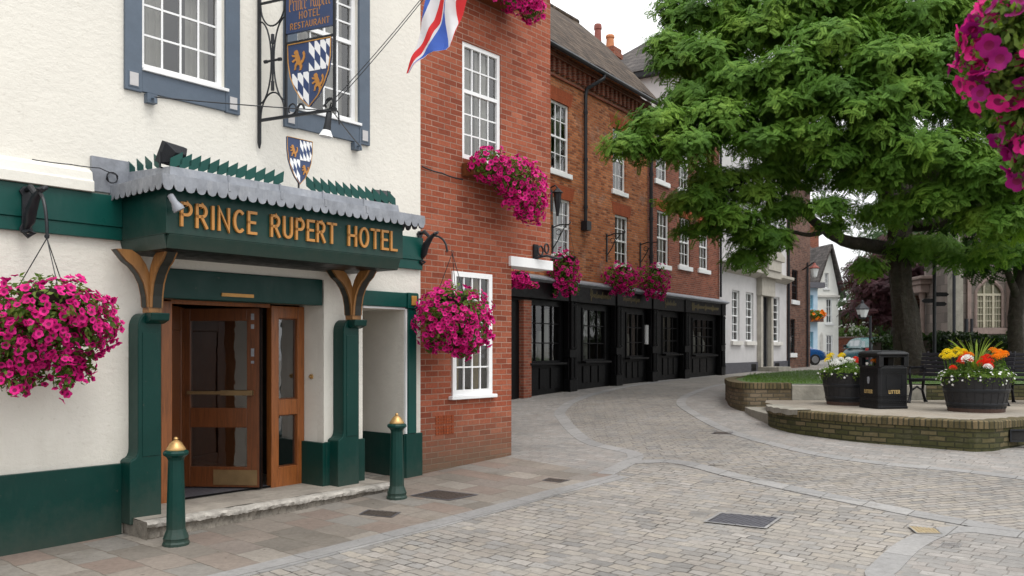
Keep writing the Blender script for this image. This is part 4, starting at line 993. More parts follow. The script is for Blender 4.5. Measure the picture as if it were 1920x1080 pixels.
k = 9.45/1620; rows_all = []
NR = 40
mb = MB(); base = ray(815, 50, 9.45)
for s in range(7):
    mb.mi = s; rows = []
    for i in range(NR+1):
        py = np.interp(i/NR, np.linspace(0, 1, len(RY)), RY)
        xa, xb = np.interp(py, RY, cols[s]), np.interp(py, RY, cols[s+1]); r = []
        for t in (0, .25, .5, .75, 1):
            px = xa+(xb-xa)*t; X = (px-815)*k; Z = (50-py)*k
            r.append((X, .035*math.sin(X*26+Z*5)+.05*math.sin(Z*4+1)+.03*math.sin(X*11-Z*7), Z))
        rows.append(r)
    mb.grid(rows)
mb.build('cloth', [M[m] for m in mats_f], fl, smooth=True)
mb = MB(); mb.tube([((812-815)*k, 0, 120*k), ((903-815)*k, 0, 118*k)], .012, 6); mb.build('toggle_rope', M['white'], fl)

# ================================================================== FLOWERS
def petunia_template():
    v = [(0, 0, -.30)]; n = 20
    for i in range(n):
        a = 2*math.pi*i/n; lobe = .80+.20*math.sqrt(abs(math.cos(2.5*a))); v.append((lobe*math.cos(a), lobe*math.sin(a), .10+.07*math.cos(5*a+.6)+.06*math.sin(2*a)))
    for i in range(n):
        a = 2*math.pi*i/n; v.append((.40*math.cos(a), .40*math.sin(a), -.06))
    f = []; mi = []
    for i in range(n):
        j = (i+1) % n; f.append((1+n+i, 1+i, 1+j)); mi.append(0); f.append((1+n+i, 1+j, 1+n+j)); mi.append(0); f.append((0, 1+n+i, 1+n+j)); mi.append(1)
    return np.array(v), np.array(f), np.array(mi)
PT = petunia_template()
LEAF_T = (np.array([(0, -.5, 0), (.24, -.05, .05), (0, .5, -.08), (-.24, -.05, .05), (0, -.05, -.02)]), np.array([(0, 1, 4), (1, 2, 4), (2, 3, 4), (3, 0, 4)]))
def set_mi(o, tmi, n): o.data.polygons.foreach_set('material_index', np.tile(tmi, n).astype(np.int32)); o.data.update()
def ell_points(ells, n, r0, r1, zmin=-1.):
    wts = np.array([e[6] for e in ells], float); wts /= wts.sum(); ch = rng.choice(len(ells), n, p=wts)
    d = rng.normal(size=(n, 3)); d /= np.linalg.norm(d, axis=1)[:, None]
    E = np.array([e[:6] for e in ells])[ch]; rr = rng.uniform(r0, r1, n)[:, None]
    lump = 1+.13*np.sin(d[:, :1]*7+ch[:, None])*np.sin(d[:, 2:3]*6+d[:, 1:2]*5)
    p = E[:, :3]+d*E[:, 3:6]*rr*lump
    nn = d/np.maximum(E[:, 3:6], .05); nn /= np.linalg.norm(nn, axis=1)[:, None]
    return p, nn
def flower_mass(parent, ells, nleaf, nflow, fr=.045, lr=.06, mats=('petunia', 'throat'), leaf='leaf', fresh=.35, dark=0, up=.15):
    for nm, mt, cnt in (('foliage', leaf, int(nleaf*(1-fresh))), ('fresh_foliage', 'leaf_y', int(nleaf*fresh))):
        p, nn = ell_points(ells, cnt, .35 if nm == 'foliage' else .7, .98)
        if nm == 'fresh_foliage':
            zc = np.median(p[:, 2]); keep = rng.random(len(p)) < np.clip(.55+(p[:, 2]-zc)*1.6, .15, 1); p, nn = p[keep], nn[keep]
        nn = nn+rng.normal(size=nn.shape)*.6+np.array([0, 0, .3])
        V, Fc = scatter(LEAF_T[0], LEAF_T[1], p, nn, rng.uniform(.7, 1.35, len(p))*lr); fast_mesh(nm, V, Fc, M[mt], parent)
    p, nn = ell_points(ells, nflow, .92, 1.1)
    tops = np.array([e[2]+e[5] for e in ells]).max(); lowp = (tops-p[:, 2]) > .12*(tops-min(e[2]-e[5] for e in ells))
    keep = lowp | (rng.random(nflow) < .45); p, nn = p[keep], nn[keep]
    nd = nn+rng.normal(size=nn.shape)*.38+np.array([0, 0, up])
    def put(nm, sel, m0, m1):
        if sel.sum() == 0: return
        V, Fc = scatter(PT[0], PT[1], p[sel], nd[sel], rng.uniform(.72, 1.2, sel.sum())*fr)
        o = fast_mesh(nm, V, Fc, M[m0], parent); o.data.materials.append(M[m1]); set_mi(o, PT[2], int(sel.sum()))
    u = rng.random(len(p)); put('blossoms', u >= dark, mats[0], mats[1])
    if dark: put('dark_blossoms', u < dark, 'petunia_dark', 'throat')
def trails(cx, cy, z, spread, n, lmax):
    out = []
    for i in range(n):
        a = rng.uniform(0, 2*np.pi); r = spread*rng.uniform(.35, .95); l = lmax*rng.uniform(.4, 1)
        for j in range(3): out.append((cx+r*math.cos(a)+rng.uniform(-.03, .03), cy+r*math.sin(a)*.8, z-l*(j+.6)/3, .07, .07, l/5, .018))
    return out
def basket(label, hook, drop, ells, nleaf, nflow, fr=.045, lr=.06, bowl=.2, group='hanging baskets of petunias', dark=0, rz=0, up=.15, fresh=.35):
    """hook: world point the chains hang from; local origin at the basket's bowl rim"""
    t = thing('hanging_basket', label, 'hanging basket', (hook[0], hook[1], hook[2]-drop), rz, group)
    mb = MB()
    for a in (30, 150, 270): mb.tube([(bowl*math.cos(R(a)), bowl*math.sin(R(a)), 0), (0, 0, drop-.03)], .0045, 5)
    mb.tube([(.018*math.cos(x), 0, drop-.015+.018*math.sin(x)) for x in np.linspace(0, 6.28, 10)], .004, 5)
    mb.build('chain', M['iron'], t)
    mb = MB(); mb.lathe([(bowl*.25, -bowl*.8), (bowl*.7, -bowl*.55), (bowl*.95, -bowl*.2), (bowl, 0)], n=18); mb.build('bowl', M['soil'], t)
    flower_mass(t, ells, nleaf, nflow, fr, lr, dark=dark, up=up, fresh=fresh)
    return t
def dragon_bracket(label, base, rz, reach, hookz, scale=1., h=.42):
    """cast iron bracket: wall plate, scrolled beast-like body and bent arm; local -y is away from the wall"""
    t = thing('basket_bracket', label, 'bracket', base, rz, 'iron brackets that hold the flower baskets')
    s = scale; mb = MB(); mb.prism([(-.035*s, -h*.5), (.035*s, -h*.5), (.05*s, -h*.42), (.03*s, -h*.3), (.03*s, h*.3), (.05*s, h*.4), (.02*s, h*.5), (-.02*s, h*.5), (-.05*s, h*.4), (-.03*s, h*.3), (-.03*s, -h*.3), (-.05*s, -h*.42)], -.025, 0); mb.build('wall_plate', M['iron'], t, bevel=.004)
    mb = MB(); mb.tube([(0, -.03, -h*.42), (0, -.09*s, -h*.25), (0, -.12*s, 0), (0, -.2*s, h*.22), (0, -.27*s, h*.34)], [.02*s, .04*s, .045*s, .035*s, .02*s], 8)
    mb.tube([(0, -.02, h*.42), (0, -.1*s, h*.46), (0, -.18*s, h*.30), (0, -.22*s, h*.2)], [.018*s, .026*s, .022*s, .012*s], 7)
    mb.tube([(0, -.27*s, h*.34), (.03*s, -.31*s, h*.40), (.0, -.33*s, h*.34)], [.026*s, .018*s, .006], 6); mb.tube([(0, -.27*s, h*.34), (-.04*s, -.30*s, h*.36)], [.02*s, .005], 6)
    mb.tube([(0, -.05, -h*.45), (.04*s, -.07, -h*.5), (0, -.05, -h*.58), (-.04*s, -.07, -h*.5), (0, -.05, -h*.45)], .018*s, 6)
    mb.build('beast_scroll', M['iron'], t, smooth=True)
    mb = MB(); a = []
    for i in range(11):
        q = R(90-90*i/10*1.05); a.append((0, -.24*s-(reach-.24*s)*math.cos(q), hookz+(h*.30-hookz)*math.sin(q)))
    mb.tube(a, [.018*s]+[.013*s]*9+[.010*s], 7)
    mb.tube([(0, -reach, hookz+.02), (.012, -reach-.012, hookz-.01), (0, -reach, hookz-.03), (-.012, -reach+.01, hookz-.01)], .006, 6)
    mb.build('arm', M['iron'], t, smooth=True); return t
rng = np.random.default_rng(21)
# big basket at the far left
hk = HF.w(HF.x(88, -.5), -.5, HF.z(88, 440, -.5))
bx = HF.x(88, -.5)
dragon_bracket('black beast-shaped bracket on the green band at far left', HF.w(bx, -.06, hk.z+.25), HF.a, .44, -.25, 1.1, .40)
dz = .46; E0 = [(0, 0, -.16, .54, .46, .30, 1), (.14, 0, -.36, .46, .38, .26, .8), (-.16, 0, -.34, .46, .40, .34, .8), (.34, -.05, -.26, .30, .30, .26, .5), (-.30, 0, -.50, .26, .26, .26, .35)]+trails(0, 0, -.54, .46, 12, .34)+[(.14, -.1, -.74, .06, .06, .20, .05), (.22, -.05, -.68, .05, .05, .14, .03), (-.32, -.1, -.78, .12, .10, .12, .07), (.36, -.1, -.62, .05, .05, .10, .02)]
b0 = basket('very large basket of magenta petunias hanging at the far left of the hotel front', hk, dz, [(e[0]*.92-.02, e[1], e[2]*.97, e[3]*.92, e[4]*.92, e[5]*.95, e[6]) for e in E0], 5600, 1080, .036, .055, .22, rz=HF.a)
# basket on the corner with the brick wing
hk2 = HF.w(HF.x(848, -.5), -.5, HF.z(848, 470, -.5))
dragon_bracket('black beast-shaped bracket on the brickwork at the hotel corner', HF.w(HF.x(840, -.5)-.02, -.0, hk2.z+.08), HF.a, .50, -.08, 1.0, .40)
E1 = [(.03, 0, -.20, .48, .42, .34, 1), (.16, -.02, -.42, .42, .36, .32, .8), (-.12, 0, -.38, .40, .34, .34, .6)]+trails(0, 0, -.56, .38, 8, .30)
basket('round basket of magenta petunias overlapping the lower white window of the brick wing', hk2, .56, E1, 4600, 950, .037, .055, .2, rz=HF.a)

# ================================================================== BRICK WING
wing = thing('brick_wing', 'smooth red brick building with white sash windows next to the hotel', 'building', HF.w(XW, 0, 0), HF.a)
wx = lambda px, y=0: HF.x(px, y)-XW
U = (wx(868), wx(940), 4.36, 5.97); Lw = (wx(848), wx(922), 1.11, 2.80); xl = wx(960); xr = wx(1033)
U2 = (wx(868), wx(940), 7.0, 8.3)
mb = MB(); wall_panel(mb, .002, xl, -.4, 8.9, [U, Lw, U2], y=.012, reveal=.07)
wall_panel(mb, xl, xr, 3.10, 8.9, [], y=.012)
mb.poly([(xl, .012, -.4), (xl, 5.0, -.4), (xl, 5.0, 3.1), (xl, .012, 3.1)]); mb.poly([(xr, .012, 3.1), (xr, 4.9, 3.1), (xr, 4.9, 8.9), (xr, .012, 8.9)])
mb.poly([(.002, 5, 7.6), (.002, 5, 8.9), (.002, .012, 8.9), (.002, .012, 7.6)]); mb.poly([(.002, 5, -.4), (.002, 5, 8.9), (xr, 5, 8.9), (xr, 5, -.4)])
mb.build('wall', M['brick_new'], wing)
mb = MB(); mb.prism([(-.2, 8.9), (5.2, 8.9), (2.5, 11.4)], 0, xr, 'x'); mb.build('roof', M['roof_tile'], wing)
sash(wing, *U, .030, 4, 2, 3, curtain='net', cw=.5, fw=.06, split=U[2]+.94, label='tall upper sash window above the flower box')
sash(wing, *Lw, -.012, 4, 0, 5, curtain='ochre', cw=.3, fw=.07, sill=(.06, .05, .05, 'white'), label='lower window half hidden by a hanging basket')
sash(wing, *U2, .030, 4, 2, 3, curtain='net', cw=.5, fw=.06)
mb = MB(); mb.box(xl-.06, xr+.01, -.035, .30, 2.955, 3.098); mb.build('jetty_beam', M['white'], wing, bevel=.006)
mb = MB(); mb.poly([(xl, .30, 3.05), (xl, 4.9, 3.05), (xr, 4.9, 3.05), (xr, .30, 3.05)]); mb.build('soffit', M['render_smooth'], wing)
mb = MB(); va = (wx(817), wx(852), .60, .86)
for z0, z1 in ((.60, .72), (.74, .86)):
    for i in range(7):
        for j in range(3):
            a = va[0]+(va[1]-va[0])*i/7; c = z0+(z1-z0)*j/3; mb.box(a+.006, a+(va[1]-va[0])/7-.004, .004, .016, c+.006, c+(z1-z0)/3-.004)
mb.build('air_brick', M['rubbed'], wing)
# flower box under its upper window
fbx = thing('flower_box', 'overflowing window box of magenta petunias under the upper window of the brick wing', 'flower box', HF.w(XW+U[0]+.42, -.10, 4.28), HF.a, 'window boxes of petunias on the brick wing')
mb = MB(); mb.box(-.45, .5, -.14, .10, -.18, .0); mb.build('trough', M['wood'], fbx, bevel=.01)
E2 = [(-.22, -.20, -.02, .30, .24, .24, .7), (.16, -.26, -.10, .36, .30, .28, 1), (.46, -.30, -.24, .32, .28, .32, 1), (.55, -.32, -.48, .22, .22, .26, .5), (.30, -.30, -.40, .26, .22, .22, .3)]+trails(.5, -.32, -.55, .2, 4, .2)
flower_mass(fbx, E2, 3600, 860, .037, .05, up=.05)
fb2 = thing('flower_box', 'window box with magenta petunias at the top edge of the brick wing', 'flower box', HF.w(XW+U[0]+.42, -.10, 6.78), HF.a, 'window boxes of petunias on the brick wing')
mb = MB(); mb.box(-.45, .5, -.14, .10, -.18, .0); mb.build('trough', M['wood'], fb2, bevel=.01)
E3 = [(-.1, -.22, .0, .36, .26, .20, .7), (.35, -.26, -.06, .34, .28, .24, 1), (.60, -.30, -.20, .18, .18, .16, .4)]
flower_mass(fb2, E3, 1800, 380, .041, .05, up=.05)
cable('thin black wire hanging on the brick wing below the top flower box', [HF.w(XW+wx(994), -.03, HF.z(994, 0)), HF.w(XW+wx(994), -.03, HF.z(994, 36)), HF.w(XW+wx(998), -.03, HF.z(998, 38))], .008, 0)
# ================================================================== OLD BRICK HOUSES WITH THE DARK SHOPS
sx = lambda px, y=0: SF.x(px, y)
EV = SF.z(1120, 137) ; 
def openings(lst, y=0):
    return [(sx(a, y), sx(b, y), SF.z((a+b)/2, c2, y), SF.z((a+b)/2, c1, y)) for a, b, c1, c2 in lst]
def lintels(parent, holes, y=0):
    for x0, x1, z0, z1 in holes:
        mb = MB(); mb.prism([(x0-.10, z1), (x1+.10, z1), (x1+.22, z1+.36), (x0-.22, z1+.36)], y-.006, y+.02); mb.build('brick_lintel', M['rubbed'], parent)
XB = sx(1214)
bld = thing('old_brick_house', 'three storey weathered orange brick house with tiled roof, dentil eaves and dark shopfront', 'house', SF.w(0, 0, 0), SF.a)
EZ = 9.45
hA = openings([(1033, 1067, 190, 322), (1149, 1173, 240, 361)]); hB = openings([(1037, 1070, 373, 478), (1153, 1178, 402, 490)])
zA0 = hA[0][2]; hA = [(a, b, zA0, zA0+1.82) for a, b, c, d in hA]; zB1 = hB[0][3]; hB = [(a, b, zB1-1.5, zB1) for a, b, c, d in hB]
mb = MB(); wall_panel(mb, -6.5, XB, 3.55, EZ, hA+hB, reveal=.12)
mb.poly([(XB, 0, 3), (XB, 5.4, 3), (XB, 5.4, EZ), (XB, 2.65, 12.6), (XB, 0, EZ)]); mb.poly([(-6.5, 0, 0), (-6.5, 0, EZ), (-6.5, 5.4, EZ), (-6.5, 5.4, 0)])
mb.build('wall', M['brick_old'], bld)
lintels(bld, hA+hB)
for i, h in enumerate(hA+hB):
    sash(bld, *h, .05, 3, 2, 2, curtain='net' if i != 2 else 'full', cw=.4, fw=.06, bar=.022, sill=(.10, .13, .11, 'white'))
# dentil eaves
mb = MB(); mb.box(-6.5, XB, -.05, .0, EZ-.62, EZ-.54); mb.box(-6.5, XB, -.14, .0, EZ-.16, EZ)
x = -6.4
while x < XB-.1: mb.box(x, x+.12, -.11, 0, EZ-.50, EZ-.17); x += .27
mb.build('dentil_cornice', M['brick_red2'], bld)
mb = MB(); rows = []
for y, z in ((-.34, EZ+.02), (.6, EZ+1.14), (1.6, EZ+2.22), (2.62, EZ+3.15)):
    rows.append([(xx, y, z-.10*math.sin((xx+6.5)/(XB+6.7)*math.pi)*(y > 0)+.02*math.sin(xx*2.1+y)) for xx in np.linspace(-6.6, XB+.12, 26)])
mb.grid(rows); mb.grid([[(p[0], 5.25-p[1], p[2]) for p in r[::-1]] for r in rows]); rf = mb.build('roof', M['roof_tile'], bld, solid=.09)
M['roof_tile2'] = M['roof_tile']
mb = MB(); mb.tube([(-6.5, 2.62, EZ+3.15), (-2, 2.62, EZ+3.13), (0, 2.62, EZ+3.06), (3.5, 2.62, EZ+3.06), (XB+.12, 2.62, EZ+3.17)], .11, 8); mb.build('ridge_tiles', M['roof_tile'], rf)
mb = MB(); mb.tube([(-6.5, -.38, EZ-.02), (XB+.12, -.38, EZ-.05)], .065, 8); mb.build('gutter', M['iron'], bld)
xd = sx(1100, -.12)
mb = MB(); mb.tube([(xd+.55, -.38, EZ-.06), (xd+.5, -.38, EZ-.2), (xd+.05, -.10, EZ-.55), (xd, -.09, EZ-.75), (xd, -.09, 5.15), (xd, -.16, 5.05)], .05, 8)
for z in (8.2, 6.9, 5.6): mb.tube([(xd, -.09, z), (xd, -.09, z+.08)], .066, 8)
mb.box(xd-.12, xd+.12, -.20, -.01, 5.0, 5.25); mb.build('downpipe', M['iron'], bld)
# chimney at the gable end
def chimney(parent, x, y, z0, z1, w, d, pots, mat='brick_red2'):
    mb = MB(); mb.box(x-w/2, x+w/2, y-d/2, y+d/2, z0, z1-.35); mb.box(x-w/2-.06, x+w/2+.06, y-d/2-.06, y+d/2+.06, z1-.35, z1-.18); mb.box(x-w/2-.02, x+w/2+.02, y-d/2-.02, y+d/2+.02, z1-.18, z1)
    c = mb.build('chimney', M[mat], parent)
    for px_, py_, ph, pr, mt in pots:
        p = MB(); p.lathe([(pr*1.1, 0), (pr*.95, ph*.1), (pr*.82, ph*.75), (pr, ph*.78), (pr, ph*.9), (pr*.85, ph)], (px_, py_, z1), 14); p.build('chimney_pot', M[mt], c)
M['pot_red'] = m_paint('red_chimney_pot', (.24, .075, .06), .85, .2, 6, .003, 20); M['pot_orange'] = m_paint('orange_chimney_pot', (.50, .20, .09), .85, .2, 6, .003, 20)
cw = SF
def on(px, y): return sx(px, y)
yc = 3.6
chimney(rf, on(1146, yc), yc, 11.0, SF.z(1146, 92, yc), .62, .5, [(on(1144, yc), yc, .50, .17, 'pot_orange')])
chimney(rf, on(1121, yc+.3), yc+.3, 11.0, SF.z(1121, 88, yc+.3), .30, .3, [(on(1121, yc+.3), yc+.3, .85, .15, 'pot_red')])
# second house of the row: darker brick, further windows
XC = sx(1350)
b2 = thing('red_brick_house', 'plain dark red brick house with white sash windows beyond the downpipe, partly behind the tree', 'house', SF.w(XB, 0, 0), SF.a)
kx2 = lambda px: sx(px, .02)-XB
h2 = [(kx2(a), kx2(b), 4.5+dz, 6.25) for a, b, dz in ((1232, 1254, 0), (1274, 1294, .1), (1311, 1328, .12))]
h2u = [(kx2(a), kx2(b), 7.22, 8.75) for a, b in ((1230, 1251), (1273, 1292), (1310, 1327))]
mb = MB(); wall_panel(mb, .002, XC-XB, 3.55, 9.45, h2+h2u, y=.02, reveal=.12)
mb.poly([(XC-XB, .02, .5), (XC-XB, 5.4, .5), (XC-XB, 5.4, 9.45), (XC-XB, .02, 9.45)]); mb.poly([(.002, .02, 9.45), (XC-XB, .02, 9.45), (XC-XB, 5.4, 9.45), (.002, 5.4, 9.45)])
mb.build('wall', M['brick_red2'], b2); lintels(b2, h2+h2u, .02)
for h in h2+h2u: sash(b2, *h, .07, 3, 2, 2, curtain='net', cw=.35, fw=.06, bar=.022, sill=(.14, .15, .11, 'white'))
xd = .08
mb = MB(); mb.tube([(xd, -.09, 9.3), (xd, -.09, 3.7)], .06, 8)
for z in (8.6, 7.2, 5.8, 4.6): mb.tube([(xd, -.09, z), (xd, -.09, z+.1)], .078, 8)
mb.build('downpipe', M['iron'], b2)
mb = MB(); mb.tube([(XC-XB-.10, -.07, 9.3), (XC-XB-.10, -.07, 3.7)], .045, 8); mb.build('corner_pipe', M['iron'], b2)
mb = MB(); mb.box(.002, XC-XB, -.06, .02, 9.45, 9.62); mb.build('parapet', M['sill_stone'], b2)

# dark shopfront along both houses
shop = thing('shopfront', 'long black timber shopfront with clustered pilasters and small paned windows', 'shopfront', SF.w(0, 0, 0), SF.a)
ZT, ZF = 3.56, 3.0
g_s = lambda x: float(g(*SF.w(x, -.1)[:2]))
pil_px = [1075, 1161, 1228, 1288, 1356]
PX = [sx(p, -.2) for p in pil_px]
def shop_in(px): return sx(px, -.02)
mb = MB()
edges = [-6.4]+PX
for a, b in zip(edges, edges[1:]): mb.box(a+.16, b-.16, -.20, -.02, ZF, ZT-.06)
mb.box(-6.4, XC, -.09, -.005, ZF, ZT-.05); mb.build('fascia', M['black'], shop, bevel=.01)
mb = MB(); mb.prism([(-.34, ZT-.055), (.0, ZT+.06), (.0, ZT-.055)], -6.4, XC+.1, 'x'); mb.prism([(-.34, ZT-.055), (-.34, ZT-.09), (-.2, ZT-.14), (-.2, ZT-.055)], -6.4, XC+.1, 'x'); mb.build('lead_cornice', M['lead'], shop)
for x in PX:
    b = g_s(x)-.1
    mb = MB(); mb.box(x-.17, x+.17, -.16, -.005, b, ZF); mb.box(x-.19, x+.19, -.24, -.005, ZF, ZT-.1); mb.box(x-.20, x+.20, -.22, -.005, b, b+.42); mb.box(x-.2, x+.2, -.22, -.005, b+1.0, b+1.22)
    p_ = mb.build('pilaster', M['black'], shop, bevel=.012)
    mb = MB()
    for q in (-.085, .085):
        mb.tube([(x+q, -.20, b+1.22), (x+q, -.20, ZF-.02)], .052, 10); mb.tube([(x+q, -.20, b+.42), (x+q, -.20, b+1.0)], .052, 10)
        for z in (b+.42, b+1.23, ZF-.12): mb.tube([(x+q, -.20, z), (x+q, -.20, z+.05)], .072, 10)
    mb.build('half_column', M['black'], p_, smooth=True)
def shopwin(px0, px1, z0, z1, cols, rows, y=.05, disp=()):
    x0, x1 = shop_in(px0), shop_in(px1); mb = MB(); fw = .05
    mb.box(x0, x0+fw, y-.06, y+.05, z0, z1); mb.box(x1-fw, x1, y-.06, y+.05, z0, z1); mb.box(x0+fw, x1-fw, y-.058, y+.05, z1-fw, z1); mb.box(x0+fw, x1-fw, y-.058, y+.05, z0, z0+fw)
    for i in range(1, cols): cx = x0+(x1-x0)*i/cols; mb.box(cx-.016, cx+.016, y-.035, y+.03, z0+fw, z1-fw)
    for j in range(1, rows): cz = z0+(z1-z0)*j/rows; mb.box(x0+fw, x1-fw, y-.030, y+.026, cz-.014, cz+.014)
    o = mb.build('shop_window', M['black'], shop)
    mb = MB(); mb.poly([(x0, y, z0), (x1, y, z0), (x1, y, z1), (x0, y, z1)]); mb.build('pane', M['glass_shop'], o)
    mb = MB(); mb.box(x0-.08, x1+.08, y-.22, y-.061, z0-.06, z0-.005); mb.build('sill', M['black'], o, bevel=.006)
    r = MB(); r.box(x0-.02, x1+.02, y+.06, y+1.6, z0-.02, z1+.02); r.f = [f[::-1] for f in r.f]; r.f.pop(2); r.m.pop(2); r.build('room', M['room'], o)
    mb = MB(); mb.mi = 0
    for fx, w_, h_, kind in disp:
        cx = x0+(x1-x0)*fx
        if kind == 'cloth': mb.grid([[(cx+w_*(i/8-.5), y+.28+.02*math.sin(i*2.2), zz) for i in range(9)] for zz in (z0+.05, z0+h_)])
        else: mb.lathe([(.04, 0), (w_*.5, .1), (w_*.55, h_*.5), (w_*.3, h_*.8), (w_*.2, h_)], (cx, y+.35, z0+.02), 12)
    if disp: mb.build('display_goods', M['curtain'], o, smooth=True)
    return (x0, x1, z0, z1)
M['glass_shop'] = m_glass('shop_glass', (.75, .78, .78), .05)
whole = []
whole.append(shopwin(990, 1052, 1.40, 2.90, 4, 3, disp=((.12, .3, .6, 'jar'), (.15, .35, 1.4, 'cloth'), (.42, .4, .7, 'jar'), (.75, .3, .8, 'jar'), (.85, .3, 1.4, 'cloth'))))
whole.append(shopwin(1093, 1136, 1.42, 2.88, 3, 3, disp=((.45, .35, 1.0, 'jar'), (.6, .22, 1.4, 'cloth'))))
whole.append(shopwin(1175, 1207, 1.50, 2.86, 3, 3, disp=((.75, .2, .7, 'jar'),)))
dz_ = shopwin(1243, 1272, 1.60, 2.86, 3, 3)
whole.append(dz_)
whole.append(shopwin(1299, 1338, 1.55, 2.84, 4, 4, disp=((.2, .4, 1.2, 'cloth'), (.45, .3, .9, 'jar'), (.8, .4, .8, 'jar'))))
mb = MB(); wall_panel(mb, -6.4, XC, .2, ZF+.01, [(a+.001, b-.001, c+.001, d-.001) for a, b, c, d in whole]+[(sx(960), shop_in(988), .2, 2.8)], y=.02, reveal=.03)
mb.build('timber_front', M['black'], shop)
mb = MB(); mb.box(-6.4, -.0, .02, .3, .2, ZF); mb.build('return_wall', M['black'], shop)
for a, b, c, d in whole:
    n = 3; w_ = (b-a)/n
    for i in range(n): mb = MB(); mb.box(a+w_*i+.04, a+w_*(i+1)-.04, -.012, .019, g_s(a)+.18, c-.14); mb.build('riser_panel', M['black'], shop, bevel=.008)
mb = MB(); mb.box(sx(973), shop_in(989), -.14, .25, .3, 2.95); mb.build('brick_pier', M['brick_tan2'] if 'brick_tan2' in M else M['brick_red2'], shop)
mb = MB(); mb.box(sx(958), sx(972), -.02, .10, .4, 2.9); dd = mb.build('side_door', M['black'], shop)
mb = MB(); mb.box(shop_in(1210), shop_in(1217), -.06, .0, 1.9, 2.5); mb.build('notice', M['white'], shop)
# faint gilt script on the fascia boards (too worn to read)
random.seed(5)
M['old_gilt'] = m_paint('worn_gilt', (.16, .125, .05), .6, .4, 20, 0)
for p0, p1, hh in ((1107, 1146, .24), (1165, 1200, .22), (1247, 1268, .22), (1297, 1347, .22)):
    mb = MB(); xa, xb = sx(p0, -.2), sx(p1, -.2); pts = []; x = xa; zc = ZF+.22
    n = int((xb-xa)/.012)
    for i in range(n):
        t = i/n; a = .045+.09*max(0, math.sin(t*23+p0))**6+(.10 if t < .10 else 0)
        pts.append((xa+(xb-xa)*t+.02*math.sin(i*.9), zc+a*math.sin(i*.9)))
    ribbon_strokes(mb, [pts], .016, -.206, -.2005, lambda x, z: (x, z))
    mb.build('script_lettering', M['old_gilt'], shop)

# baskets and brackets along the shops
def shop_bracket(px, py, label, yreach=.55):
    x = sx(px, 0); z = SF.z(px, py, 0)
    t = thing('basket_bracket', label, 'bracket', SF.w(x, 0, z), SF.a, 'iron brackets that hold the flower baskets')
    mb = MB(); mb.box(-.03, .03, -.03, 0, -.55, .25); mb.build('wall_plate', M['iron'], t)
    mb = MB(); mb.tube([(0, 0, .18), (0, -.25, .24), (0, -yreach, .22), (0, -yreach-.05, .27), (0, -yreach-.02, .32)], .018, 6); mb.tube([(0, 0, -.4), (0, -.15, -.2), (0, -.3, .05), (0, -yreach*.8, .2)], .014, 6); mb.tube([(0, -.2+.07*math.cos(a), .05+.07*math.sin(a)) for a in np.linspace(0, 6, 12)], .01, 5); mb.build('arm', M['iron'], t)
    return SF.w(x, -yreach, z+.2)
rng = np.random.default_rng(5)
def shop_basket(px, py_c, px_w, py_h, hook, label, ng=.35):
    c = ray(px, py_c, hook.y); w_ = px_w/1620*hook.y/2; h_ = py_h/1620*hook.y/2
    drop = max(.3, hook.z-c.z-h_*.5)
    E = [(c.x-hook.x, c.y-hook.y, c.z-(hook.z-drop), w_*.95, w_*.9, h_*.8, 1), (c.x-hook.x+w_*.2, 0, c.z-(hook.z-drop)-h_*.3, w_*.75, w_*.7, h_*.7, .6)]+[(c.x-hook.x+a, b, c.z-(hook.z-drop)-h_*.75, .10, .10, h_*.35, .08) for a, b in ((.25, 0), (-.2, -.1), (.05, .1), (.35, .1))]
    return basket(label, hook, drop, E, 1500, 330, .05, .08, .2, rz=0, fresh=ng)
hk = shop_bracket(1035, 440, 'iron bracket on the orange brick just beyond the brick wing', .5)
shop_basket(1056, 505, 62, 95, hk, 'narrow basket of magenta petunias nearest the brick wing on the shopfront', .25)
hk = shop_bracket(1137, 455, 'iron bracket on the orange brick left of the narrow lower window', .55)
shop_basket(1162, 518, 66, 66, hk, 'leafy basket of petunias over the second shop pilaster', .6)
hk = shop_bracket(1200, 470, 'iron bracket on the orange brick beside the long downpipe', .55)
shop_basket(1224, 522, 66, 72, hk, 'basket with green top and trailing petunias below the downpipe', .5)
hk = ray(975, 470, 19.0); t_ = thing('basket_bracket', 'small bracket under the jetty holding a half hidden basket', 'bracket', tuple(hk), 0, 'iron brackets that hold the flower baskets')
mb = MB(); mb.tube([(0, 0, 0), (-.2, .1, .25), (-.7, .3, .28), (-.9, .9, .28)], .018, 6); mb.build('arm', M['iron'], t_); mb = MB(); mb.box(-.95, -.87, .85, .95, .1, .4); mb.build('wall_plate', M['iron'], t_)
shop_basket(972, 522, 40, 34, hk, 'small basket of petunias half hidden behind the brick wing corner')
